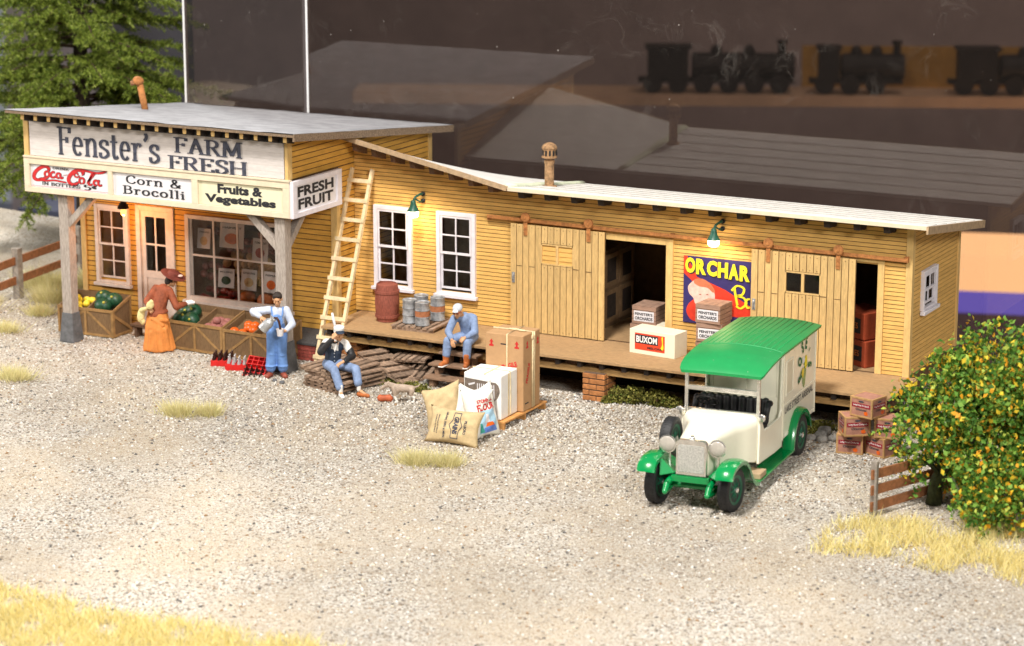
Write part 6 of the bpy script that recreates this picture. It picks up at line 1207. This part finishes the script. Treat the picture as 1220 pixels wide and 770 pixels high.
for s in (-1, 1):   # mouldings and the little recessed panel
    x0, x1 = sorted((s * wz, s * (wz + .016))); mb = MB(); mb.box(x0, -.93, 1.13, x1, 1.18, 1.165); mb.box(x0, -.95, .52, x1, -.92, 2.12); mb.box(x0, 1.15, .52, x1, 1.185, 2.12)
    for a, b, c, d in ((-.78, -.74, 1.30, 1.95), (-.36, -.32, 1.30, 1.95)): mb.box(x0, a, c, x1, b, d)
    mb.box(x0, -.739, 1.30, x1, -.361, 1.335); mb.box(x0, -.739, 1.915, x1, -.361, 1.95); part('moulding', mb, 'truckc', bd, bevel=.006)
    mb = MB(); mb.box(x0 + (.001 if s > 0 else .008), -.739, 1.336, x1 - (.008 if s > 0 else .001), -.361, 1.914); part('blank_window', mb, mat('cream_panel', (.70, .64, .48), .4, .03, 3), bd)
# lettering on the side
SD = wz + .001
CL = V((SD, .42, 1.62)); EK = 1.28
v = []; f = []
for i, ch in enumerate("ROSE'S"):
    a = R(205 - 43 * i); vv, ff = font2d(ch, .05); xs = [p[0] for p in vv]; ys = [p[1] for p in vv]; w0, h0 = max(xs) - min(xs), max(ys) - min(ys); k = (.15 if ch != "'" else .06); aa = a - PI / 2; o = len(v)
    for p in vv: lx = (p[0] - min(xs) - w0 / 2) / h0 * k * .9; ly = (p[1] - min(ys) - h0 / 2) / h0 * k * 1.3; v.append((math.cos(a) * .27 + lx * math.cos(aa) - ly * math.sin(aa), math.sin(a) * .325 + lx * math.sin(aa) + ly * math.cos(aa), 0))
    f += [tuple(q_ + o for q_ in g) for g in ff]
em = MB(); em.v = [tuple(CL + V((.012, p[0] * EK, p[1] * EK))) for p in v]; em.f = f; part('emblem_lettering', em, mat('green_lettering', (.01, .16, .05), .6), bd, recalc=False)
def emb(pts, m, k, lab=None): flat('emblem', [(a * EK, b * EK) for a, b in pts], m, bd, tuple(CL), YA, ZA, .004 + k * .0015)
emb(smooth_line([(-.08, -.12), (-.02, -.03), (.09, -.06), (.08, -.18), (.02, -.34), (-.06, -.30), (-.10, -.2), (-.08, -.12)]), 'truckg', 0)
emb(smooth_line([(-.1, .06), (-.03, .0), (.05, .02), (.12, -.06), (.16, -.02), (.06, .08), (-.04, .12), (-.1, .06)]), 'truckg', 1)
emb([(a * 1.0, b) for a, b in arc(-.06, .08, .07, .05, 0, 360, 14)], 'white', 2)
emb(arc(.06, .03, .07, .10, 0, 360, 16), mat('lemon_yellow_print', (.85, .70, .02), .5), 3); emb(arc(-.09, -.10, .055, .075, 0, 360, 16), 'lemon', 4)
put('lettering', font2d('LAKE STREET ARSENAL', .025), mat('grey_lettering', (.14, .135, .125), .6), bd, (SD, .12, 1.04), YA, ZA, 1.85, .135)
# roof: one smooth hood over the cab, ribs behind
def rs(y, w, z, cr, th=.05):
    xs = [w * math.sin(PI / 2 * (-1 + 2 * i / 16)) for i in range(17)]; up = [(x, y, z + cr * (1 - (abs(x) / w) ** 2.2)) for x in xs]; return up + [(x * .985, y, q - th) for (x, _, q) in up[::-1]]
mb = MB(); loft(mb, [rs(1.30, .80, 2.18, .06), rs(1.26, .81, 2.195, .075), rs(0, .82, 2.21, .085), rs(-1.0, .82, 2.22, .09), rs(-1.22, .82, 2.22, .09), rs(-1.6, .82, 2.205, .08), rs(-1.95, .815, 2.175, .06), rs(-2.2, .80, 2.12, .035), rs(-2.33, .775, 2.07, .02), rs(-2.37, .74, 2.045, .01)])
rf = part('roof', mb, 'truckr', t, smooth=2)
mb = MB()
for i in range(13):
    x = -.66 + .11 * i; z = lambda y, b, c: b + c * (1 - (abs(x) / .82) ** 2.2) - .002
    mb.tube([(x, 1.22, z(0, 2.193, .076)), (x, 0, z(0, 2.208, .085)), (x, -1.13, z(0, 2.217, .09))], .013, 6)
mb.tube([(.8 * math.sin(PI / 2 * (-1 + i / 8)), -1.2, 2.216 + .09 * (1 - abs(math.sin(PI / 2 * (-1 + i / 8)) * .8 / .82) ** 2.2)) for i in range(17)], .014, 6); part('roof_rib', mb, 'truckr', rf, smooth=1)
# windscreen
mb = MB()
for s in (-1, 1): mb.beam((s * .665, -2.25, 1.24), (s * .665, -2.25, 2.07), .055, .06, (1, 0, 0))
for z, hh in ((2.05, .05), (1.715, .085), (1.31, .07)): mb.box(-.638, -2.278, z - hh / 2, .638, -2.222, z + hh / 2)
ws = part('windscreen_frame', mb, 'chrome', t, bevel=.008)
for s in (-1, 1):
    mb = MB(); mb.lathe([(.02, 0), (.055, .02), (.07, .07), (.072, .10), (.05, .115), (.0, .12)], 16, (s * .76, -2.27, 1.30), (0, -1, 0)); mb.tube([(s * .66, -2.24, 1.30), (s * .76, -2.27, 1.30)], .018, 6); part('side_lamp', mb, 'chrome', t, smooth=2)
# seat and steering wheel
mb = MB(); mb.box(-.64, -2.02, .82, .64, -1.56, 1.0); part('seat', mb, 'blacks', t, bevel=.03)
mb = MB()
for i in range(9): x = -.58 + .145 * i; mb.cap((x, -1.56, 1.02), (x, -1.52, 1.38), .074, .070, 10)
mb.box(-.60, -1.55, .99, .60, -1.49, 1.42); part('seat_back', mb, 'blacks', t, smooth=2)
for s in (-1, 1): mb = MB(); mb.limb([(s * .67, -1.56, 1.36), (s * .67, -1.66, 1.38), (s * .67, -1.78, 1.18)], [.06, .06, .05], 10); part('arm_rest', mb, 'blacks', t, smooth=1)
mb = MB(); c = V((-.34, -2.05, 1.44)); ax = V((0, .62, .78)); u, w_, d_ = axes(ax); mb.tube([c + (u * math.cos(a) + w_ * math.sin(a)) * .20 for a in [2 * PI * i / 24 for i in range(25)]], .017, 8)
for k in range(4): a = PI / 4 + PI / 2 * k; mb.tube([c, c + (u * math.cos(a) + w_ * math.sin(a)) * .2], .012, 6)
mb.tube([c, c - ax * .5], .018, 6); part('steering_wheel', mb, 'black', t, smooth=1)
# bonnet, radiator, headlights
mb = MB(); loft(mb, [rsec(-2.24, .70, .50, 1.31, .16, 6, .02), rsec(-2.45, .67, .52, 1.335, .20, 6, .02), rsec(-2.62, .56, .54, 1.33, .22, 6, .02), rsec(-2.9, .45, .56, 1.315, .20, 6, .015), rsec(-3.5, .345, .58, 1.27, .15, 6, .01), rsec(-3.86, .28, .62, 1.23, .11, 6, .01)]); bn = part('bonnet', mb, 'truckc', t, smooth=2)
mb = MB(); loft(mb, [rsec(-3.862, .27, .62, 1.235, .07), rsec(-3.97, .27, .62, 1.235, .07)]); rd = part('radiator', mb, 'chrome', t, smooth=2)
mb = MB(); loft(mb, [rsec(-3.971, .235, .67, 1.15, .05), rsec(-3.979, .235, .67, 1.15, .05)]); part('grille', mb, mat('silver_grille', (.66, .64, .60), .45, .2, 40, .5, 160, metal=.6), rd, smooth=2)
mb = MB(); mb.lathe([(.05, 0), (.05, .03), (.035, .045), (.03, .075), (.0, .08)], 14, (0, -3.91, 1.235)); part('radiator_cap', mb, 'chrome', rd, smooth=2)
for s in (-1, 1):
    h_ = thing('headlight', None, None); h_.parent = t; del h_
    h_ = [o for o in t.children if o.name.startswith('headlight')][-1]; h_.location = (s * .45, -3.86, 1.12)
    mb = MB(); mb.lathe([(.03, .13), (.09, .08), (.14, .01), (.155, -.03), (.16, -.05), (.148, -.055)], 22, (0, 0, 0), (0, 1, 0)); part('shell', mb, 'chrome', h_, smooth=2)
    mb = MB(); mb.lathe([(.147, -.05), (.12, -.066), (.06, -.078), (.0, -.081)], 22, (0, 0, 0), (0, 1, 0)); part('lens', mb, mat('headlight_lens', (.46, .42, .37), .12, .08, 9, spec=.8), h_, smooth=1)
    mb = MB(); mb.beam((-s * .16, .04, -.0), (-s * .02, .03, .0), .04, .04); mb.beam((0, .06, -.12), (-s * .02, .06, -.42), .03, .03, (0, 1, 0)); part('bracket', mb, 'chrome', h_)
# chassis, axle, springs
mb = MB(); mb.box(-.42, -3.98, .44, -.34, 1.1, .53); mb.box(.34, -3.98, .44, .42, 1.1, .53); mb.box(-.34, -4.02, .50, .34, -3.93, .60); mb.tube([(-.60, -3.75, .37), (.60, -3.75, .37)], .055, 10)
for s in (-1, 1): mb.limb([(s * .38, -3.9, .52), (s * .38, -4.12, .47), (s * .38, -4.22, .36)], [.055, .06, .05], 10); mb.limb([(s * .38, -4.22, .36), (s * .40, -3.95, .33), (s * .42, -3.3, .40)], [.05, .04, .04], 8)
mb.tube([(-.60, 0, .37), (.60, 0, .37)], .05, 10); part('chassis', mb, 'truckg', t, smooth=2)
# wheels
def wheel(c, lab, spare=False):
    w = thing('wheel', None, None); w.parent = t; w.location = c; rr = .385
    if lab: w['label'] = lab
    mb = MB(); mb.lathe([(.245, -.075), (.30, -.105), (.352, -.105), (.378, -.085), (rr, -.045), (rr, .045), (.378, .085), (.352, .105), (.30, .105), (.245, .075)], 36, (0, 0, 0), (1, 0, 0)); ty = part('tyre', mb, 'tyre', w, smooth=2)
    mb = MB()
    for k in range(40):
        a = 2 * PI * k / 40
        for s in (-1, 1): mb.beam((.02 * s, math.cos(a) * .386, math.sin(a) * .386), (.085 * s, math.cos(a + .05) * .380, math.sin(a + .05) * .380), .022, .012, (0, math.cos(a), math.sin(a)))
    part('tread', mb, 'tyre', ty)
    mb = MB(); mb.lathe([(.235, -.085), (.262, -.092), (.262, .092), (.235, .085), (.215, .08), (.215, -.08)], 30, (0, 0, 0), (1, 0, 0)); part('rim', mb, 'wheelg', w, smooth=2)
    mb = MB(); mb.lathe([(.06, -.09), (.07, -.05), (.07, .05), (.06, .09)], 14, (0, 0, 0), (1, 0, 0))
    for k in range(10): a = 2 * PI * k / 10; [mb.tube([(xx, math.cos(a) * .05, math.sin(a) * .05), (xx * .9, math.cos(a) * .225, math.sin(a) * .225)], [.034, .022], 8) for xx in (-.06, .06)]
    part('spokes', mb, 'wheelg', w, smooth=2)
    mb = MB(); mb.lathe([(.05, -.09), (.05, -.115), (.035, -.13), (.0, -.133)], 12, (0, 0, 0), (1, 0, 0)); mb.lathe([(.05, .09), (.05, .115), (.035, .13), (.0, .133)], 12, (0, 0, 0), (1, 0, 0)); part('hub_cap', mb, 'chrome', w, smooth=2)
for c in ((.74, 0, .385), (-.74, 0, .385), (.66, -3.75, .385), (-.66, -3.75, .385)): wheel(c, None)
for o in t.children:
    if o.name.startswith('wheel') and o.location.y < -3: o.rotation_euler = (0, 0, R(-7))
wheel((-.72, -2.93, .93), 'spare wheel standing in the left front wing')
# wings and running boards
def ribbon3(mb, pts, x0, x1, th=.035, lip=.05):
    secs = []
    for i, (y, z) in enumerate(pts):
        a, b = pts[max(i - 1, 0)], pts[min(i + 1, len(pts) - 1)]; ty, tz = b[0] - a[0], b[1] - a[1]; l = math.hypot(ty, tz); ny, nz = -tz / l, ty / l
        if nz < 0: ny, nz = -ny, -nz
        s_ = []
        for k in range(9): u = k / 8; x = x0 + (x1 - x0) * u; cr = .035 * (1 - (2 * u - 1) ** 2); s_.append((x, y + ny * cr, z + nz * cr))
        for k in range(8, -1, -1): u = k / 8; x = x0 + (x1 - x0) * u; cr = .035 * (1 - (2 * u - 1) ** 2) - th - (lip if k in (0, 8) else 0) * .6; s_.append((x * 1.0, y + ny * cr, z + nz * cr))
        secs.append(s_)
    loft(mb, secs)
for s in (-1, 1):
    x0, x1 = sorted((s * .54, s * .86))
    ar = [(-4.30, .66), (-4.26, .76)] + [(-3.75 + .50 * math.cos(R(a)), .385 + .50 * math.sin(R(a))) for a in (138, 120, 100, 80, 60, 42, 25)] + [(-3.18, .42), (-3.02, .30), (-2.85, .255), (-2.6, .245)]
    ar = [(y if i < 2 else y, z) for i, (y, z) in enumerate(ar)]
    ar = [(-4.33, .70), (-4.29, .80), (-4.18, .87), (-3.95, .905), (-3.72, .90), (-3.50, .84), (-3.32, .71), (-3.18, .55), (-3.05, .40), (-2.9, .29), (-2.7, .25)]
    mb = MB(); ribbon3(mb, ar, x0, x1); fw_ = part('wing', mb, 'truckg', t, smooth=2)
    mb = MB(); mb.prism([(s * .52, -4.1, .6), (s * .30, -3.92, .62), (s * .42, -3.1, .55), (s * .56, -3.2, .60), (s * .56, -3.5, .82), (s * .56, -3.95, .88)], (0, 0, .012)); part('inner_wing', mb, 'truckg', fw_)
    mb = MB(); mb.box(x0, -2.70, .215, x1, -.50, .255); part('running_board', mb, 'truckg', t, bevel=.01)
    rr_ = [(-.60, .25), (-.56, .42), (-.49, .60), (-.36, .76), (-.18, .86), (.03, .885), (.24, .83), (.40, .72), (.52, .55), (.58, .42)]
    y0, y1 = sorted((s * .64, s * .86)); mb = MB(); ribbon3(mb, rr_, y0, y1); part('wing', mb, 'truckg', t, smooth=2)
mb = MB(); mb.box(.56, -2.62, .257, .84, -2.25, .36); part('tool_box', mb, mat('tan_tool_box', (.42, .30, .18), .7, .1, 6), t, bevel=.012)

# ================================================================== PLANTS, FENCES, STONES
def leaves(n, sample, size, asp=1.6, flat=.0):
    """n small leaf faces (folded quads) at sampled points"""
    P = np.array([sample() for _ in range(n)]); s = size * (.6 + .8 * rng.random(n)); d = rng.normal(size=(n, 3)); d[:, 2] -= flat; d /= np.linalg.norm(d, axis=1)[:, None]
    e = rng.normal(size=(n, 3)); e -= d * (e * d).sum(1)[:, None]; e /= np.linalg.norm(e, axis=1)[:, None]
    a = d * (s * asp / 2)[:, None]; b = e * (s / 2)[:, None]; m = np.cross(d, e) * (s * .18)[:, None]
    v = np.stack([P - a, P + b + m, P + a, P - b + m], 1).reshape(-1, 3); f = np.arange(4 * n).reshape(-1, 4); return v, f
# spruce at the left
def spruce(loc, h):
    t = thing('spruce_tree', 'tall green spruce tree standing behind the store roof', 'tree', loc)
    mb = MB(); mb.tube([(0, 0, 0), (.06, 0, h * .35), (-.04, .03, h * .7), (0, 0, h)], [.26, .20, .12, .02], 10); part('trunk', mb, mat('spruce_bark', (.06, .042, .03), .95, .3, 8, .8, 30), t, smooth=1)
    br = MB(); V_ = []; D_ = []
    z = 2.0
    while z < h - .3:
        k = random.randint(4, 6); L0 = (h - z) / (h - 1.0); a0 = random.random() * 6.3
        for i in range(k):
            a = a0 + 2 * PI * i / k + random.uniform(-.35, .35); L = 4.5 * (L0 ** .75) * random.uniform(.65, 1.08); up = random.uniform(.02, .22); pts = []
            for j in range(9): s = j / 8; pts.append(V((math.cos(a) * L * s, math.sin(a) * L * s, z + L * (up * s - .22 * s * s) + .02 * random.uniform(-1, 1))))
            br.tube(pts, [.045 * (1 - .85 * j / 8) + .006 for j in range(9)], 5)
            # side sprays
            n = int(L * 17)
            for j in range(n):
                s = .16 + .84 * (j + random.random()) / n; q = s * 8; i0 = min(int(q), 7); p = pts[i0].lerp(pts[i0 + 1], q - i0); d = (pts[i0 + 1] - pts[i0]).normalized(); sd = random.choice((-1, 1)); side = V((-d.y, d.x, 0)) * sd
                dr = (d * random.uniform(.3, .9) + side * random.uniform(.4, 1) + V((0, 0, random.uniform(-.45, .35)))).normalized(); ll = (.34 + .70 * (1 - s)) * random.uniform(.4, 1.15)
                m = int(ll / .05) + 2
                for w in range(m): V_.append(p + dr * ll * w / m + V((0, 0, -.16 * (w / m) ** 2 * ll))); D_.append(dr)
        z += random.uniform(.20, .30)
    part('limb', br, mat('spruce_twig', (.09, .06, .035), .9, .2, 9), t)
    B = np.array(V_); D = np.array(D_); rep = 5; B = np.repeat(B, rep, 0); D = np.repeat(D, rep, 0); n = len(B); r = rng.normal(size=(n, 3)); r -= D * (r * D).sum(1)[:, None]; r /= np.linalg.norm(r, axis=1)[:, None]
    nd = D * .55 + r * .9; nd /= np.linalg.norm(nd, axis=1)[:, None]; L = (.06 + .05 * rng.random(n))[:, None]; B = B + D * (rng.random(n)[:, None] - .5) * .06; w = np.cross(nd, rng.normal(size=(n, 3))); w /= np.linalg.norm(w, axis=1)[:, None]; w *= .012
    v = np.stack([B - w, B + w, B + nd * L + w * .3, B + nd * L - w * .3], 1).reshape(-1, 3); link('foliage', npmesh('foliage', v, np.arange(4 * n).reshape(-1, 4)), M['needle'], t)
spruce((-25.4, 7.4, 0), 12.2)
# fruiting bush at the right edge
t = thing('fruit_bush', 'leafy green bush full of yellow and orange fruit at the right edge', 'bush', (2.35, -4.95, 0))
lobes = [((.6, .2, 1.55), (1.2, 1.0, 1.15)), ((-.15, -.2, 1.4), (.7, .7, .55)), ((1.2, .0, 2.3), (1.05, .9, .85)), ((.2, .2, 2.25), (.65, .6, .6)), ((1.5, -1.0, .75), (.85, .7, .72)), ((.75, -.6, .85), (.6, .5, .55)), ((1.9, .0, 1.4), (1.0, .9, 1.2)), ((-.55, -.1, 1.85), (.42, .4, .45)), ((.45, .2, 2.95), (.38, .35, .36)), ((1.3, .0, 3.05), (.5, .4, .3)), ((-.6, -.4, .95), (.22, .22, .55)), ((-.25, -.6, .75), (.2, .2, .5)), ((1.1, -1.3, .45), (.5, .45, .4))]
LW = np.array([l[1][0] * l[1][1] * l[1][2] for l in lobes]); LW /= LW.sum()
def bush_pt():
    c, r = lobes[rng.choice(len(lobes), p=LW)]; d = rng.normal(size=3); d /= np.linalg.norm(d); q = rng.random() ** .38
    k = 1 + .24 * math.sin(7 * d[0] + 3 * c[0]) * math.sin(6 * d[2] + c[1]) + .16 * math.sin(13 * d[1] + 4 * c[2])
    return np.array(c) + d * np.array(r) * q * k
SPR = []
for _ in range(90):
    c, r = lobes[rng.choice(len(lobes), p=LW)]; d = rng.normal(size=3); d /= np.linalg.norm(d); d[1] = -abs(d[1]) * .6 if rng.random() < .5 else d[1]; p0 = np.array(c) + d * np.array(r) * .85; dr = d * .8 + np.array((0, 0, rng.uniform(-.8, .5))); dr /= np.linalg.norm(dr); L_ = rng.uniform(.2, .55); SPR.append((p0, dr, L_))
def bush_any():
    if rng.random() < .86: return bush_pt()
    p0, dr, L_ = SPR[rng.integers(len(SPR))]; q = rng.random(); return p0 + dr * L_ * q + np.array((0, 0, -.35 * L_ * q * q)) + rng.normal(size=3) * .035
v, f = leaves(20000, bush_any, .066, 1.5, .3); link('foliage', npmesh('foliage', v, f), M['leafgreen'], t)
mb = MB(); mb.tube([(-.12, -.05, 0), (-.10, -.02, .4), (.05, .0, .8), (.3, .1, 1.4)], [.15, .12, .09, .04], 10)
for k in range(26):
    c, r = lobes[k % len(lobes)]; e = V(c) + V([random.uniform(-.8, .8) * x for x in r]); mb.tube([(0, 0, .5), V((0, 0, .6)).lerp(e, .5) + V((0, 0, .12)), e], [.035, .022, .008], 5)
part('trunk', mb, mat('green_bush_bark', (.06, .075, .03), .95, .3, 9, .6, 30), t, smooth=1)
# fences
t = thing('rail_fence', 'red-brown board fence with a grey post beside the fruit bush', 'fence', (1.53, -6.12, 0))
mb = MB(); mb.box(-.055, -.055, 0, .055, .055, .98); part('post', mb, 'fenceg', t, bevel=.008)
mb = MB(); mb.box(.95, 2.35, 0, 1.06, 2.46, .98); part('post', mb, 'fenceg', t, bevel=.008)
for z, dz in ((.18, .02), (.47, .0), (.75, -.02)):
    mb = MB(); mb.beam((-.02, -.10, z), (1.03, 2.5, z + dz), .035, .17); part('rail', mb, 'fencew', t, bevel=.004)
def fence2(pts, lab):
    t = thing('rail_fence', lab, 'fence', (*pts[0], 0))
    for p in pts: mb = MB(); x, y = p[0] - pts[0][0], p[1] - pts[0][1]; mb.box(x - .09, y - .09, 0, x + .09, y + .09, 1.22); part('post', mb, 'fenceg', t, bevel=.01)
    for a, b in zip(pts[:-1], pts[1:]):
        for z in (.45, .92): mb = MB(); mb.beam((a[0] - pts[0][0], a[1] - pts[0][1] - .11, z), (b[0] - pts[0][0], b[1] - pts[0][1] - .11, z), .05, .19); part('rail', mb, 'fencew', t, bevel=.005)
fence2([(-21.6, -2.6), (-22.05, .40), (-22.4, 3.2)], 'red-brown two-rail fence running back past the porch post')
# straw tufts
def tuft(name, loc, r, n, h, m, lab, grp=None, sx=1.0):
    P = rng.normal(size=(n, 2)) * r * .5 * np.array([sx, 1]); L = h * (.6 + .6 * rng.random(n)); lean = P * .55 + rng.normal(size=(n, 2)) * .10; w = .008
    a = rng.random(n) * PI; dx, dy = np.cos(a) * w, np.sin(a) * w; z0 = np.zeros(n); b0 = np.stack([P[:, 0] - dx, P[:, 1] - dy, z0], 1); b1 = np.stack([P[:, 0] + dx, P[:, 1] + dy, z0], 1); t0 = np.stack([P[:, 0] + lean[:, 0], P[:, 1] + lean[:, 1], L], 1)
    v = np.stack([b0, b1, t0], 1).reshape(-1, 3); o = link(name, npmesh(name, v, np.arange(3 * n).reshape(-1, 3)), M[m], None, 0, 0, None, loc); tag(o, lab, 'grass tuft', grp); return o
TF = 'straw grass tufts'
for x, y, r, sx, lab in ((-12.75, -6.28, .26, 1.3, 'wider straw tuft of the pair on the open gravel at left'), (-12.20, -6.05, .20, 1.0, 'smaller straw tuft of the pair on the open gravel at left'), (-6.95, -7.05, .24, 1.3, 'left straw tuft on the gravel in front of the sacks'), (-6.40, -6.85, .22, 1.2, 'right straw tuft on the gravel in front of the sacks'),
    (-22.3, 1.75, .52, 1.2, 'large pale straw clump behind the left porch post'), (-21.3, 2.4, .45, 1.2, 'straw clump at the foot of the store corner board'), (-21.2, .50, .34, 1.2, 'middle straw clump left of the porch post'), (-20.55, -.7, .24, 1.1, 'small straw clump in front of the middle one by the porch'), (-22.2, -.9, .34, 1.4, 'straw clump at the left edge below the fence'), (-17.4, -5.6, .26, 1.6, 'straw tuft on the gravel at the left edge of the yard'), (-20.2, -2.4, .20, 1.6, 'sparse straw tuft beside the grey pedestal at left')):
    tuft('grass_tuft', (x, y, 0), r, int(2300 * r), .26 if r < .3 else .40, 'straw', lab, TF, sx)
def strip(name, sel, n, h, lab):
    P = []; 
    while len(P) < n:
        p = sel()
        if p: P.append(p)
    P = np.array(P); L = h * (.5 + .8 * rng.random(n)); lean = rng.normal(size=(n, 2)) * .10; a = rng.random(n) * PI; w = .009; dx, dy = np.cos(a) * w, np.sin(a) * w; z0 = np.zeros(n)
    v = np.stack([np.stack([P[:, 0] - dx, P[:, 1] - dy, z0], 1), np.stack([P[:, 0] + dx, P[:, 1] + dy, z0], 1), np.stack([P[:, 0] + lean[:, 0], P[:, 1] + lean[:, 1], L], 1)], 1).reshape(-1, 3)
    tag(link(name, npmesh(name, v, np.arange(3 * n).reshape(-1, 3)), M['strawy']), lab, 'grass', kind='stuff')
def sl():   # diagonal band across the near left corner
    x = random.uniform(-15, -1); y0 = -15.95 + .05 * math.sin(3 * x) + .12 * math.sin(1.1 * x); y = y0 - 2.0 * random.random() ** .8
    if random.random() < .25 and y < y0 - 1.2: return None
    if math.sin(5.1 * x + 2 * y) * math.sin(3.3 * y - x) > .55 and random.random() < .8: return None
    y += random.gauss(0, .10)
    return (x, y)
strip('dry_grass', sl, 26000, .17, 'yellow dry grass along the near left corner of the yard')
def sr_(): 
    x = random.uniform(.9, 7.5); y = random.uniform(-8.6, -5.4)
    d = math.sin(4 * x + y) * .14 + math.sin(9 * x - 5 * y) * .08
    if math.sin(3.1 * x + 1.7 * y) * math.sin(2.3 * y - 2 * x) > .35 and random.random() < .85: return None
    d += random.gauss(0, .12)
    return (x, y) if (y < -6.35 + .25 * (x - 1.5) * (x < 3) + d + (x > 3) * 1.0) and y > -8.25 + d and x > 1.25 + d - .3 * (y + 8) * 0 + .25 * random.random() else None
strip('dry_grass', sr_, 11000, .20, 'yellow dry grass under the fence and fruit bush')
# moss shrubs under the platform
def moss(loc, rs_, n, lab, s=.035):
    def sp():
        c, r = rs_[rng.integers(len(rs_))]; d = rng.normal(size=3); d /= np.linalg.norm(d); k = 1 + .25 * math.sin(9 * d[0] + 5 * c[0]) * math.sin(8 * d[1]); p = np.array(c) + d * np.array(r) * (rng.random() ** .3) * k; p[2] = abs(p[2]); return p
    v, f = leaves(n, sp, s, 1.2); t = thing('moss_shrub', lab, 'shrub', loc, 0, 'mossy shrubs'); link('foliage', npmesh('foliage', v, f), M['moss'], t)
    mb = MB()
    for c, r in rs_: mb.tube([(c[0], c[1], 0), (c[0], c[1], c[2] + r[2] * .5)], [.03, .01], 5)
    part('stem', mb, 'weather', t)
moss((-5.30, -1.45, 0), [((-.2, 0, .12), (.30, .22, .20)), ((.1, .05, .16), (.25, .2, .2)), ((-.35, -.1, .05), (.2, .2, .12))], 2600, 'taller mossy green shrub beside the brick pier')
moss((-4.62, -1.32, 0), [((-.1, 0, .12), (.28, .2, .2)), ((.2, .05, .08), (.22, .18, .14))], 2000, 'lower mossy green shrub right of the taller one')
moss((-9.75, -2.55, 0), [((-.5, .2, .02), (.45, .25, .10)), ((.1, .1, .04), (.4, .22, .10)), ((.3, -.05, .02), (.3, .15, .07))], 2200, 'flat mossy patch behind the dog')
moss((-1.30, -1.75, 0), [((-.1, 0, .03), (.4, .5, .09)), ((.1, .3, .05), (.3, .3, .12))], 1800, 'flat mossy patch beside the rear wheel of the van')
def stone(loc, r, lab, grp=None, m='stone'):
    mb = MB(); mb.ell((0, 0, r * .5), (r, r * .85, r * .65), 12, 8); mb.v = [tuple(V(p) * (1 + .14 * math.sin(17 * p[0] / r + 3) * math.sin(7 * p[1] / r + loc[0]))) for p in mb.v]; tag(part('stone', mb, m, None, smooth=1, loc=loc), lab, 'stone', grp)
for p, r in (((-.98, -2.02, 0), .13), ((-.86, -2.28, 0), .11), ((-1.10, -2.22, 0), .10), ((-.72, -2.10, 0), .10), ((-1.0, -1.78, .02), .14)): stone(p, r, 'grey stone in the little heap between the van and the fruit boxes', 'stones by the van')
stone((-9.55, -2.02, 0), .11, 'grey stone lying under the steps beside the old pallets')
stone((-12.47, -3.28, 0), .05, 'dark pebble left of the pouring person\'s shoe', None, 'postp'); stone((-12.24, -3.36, 0), .06, 'dark pebble right in front of the pouring person', None, 'postp')
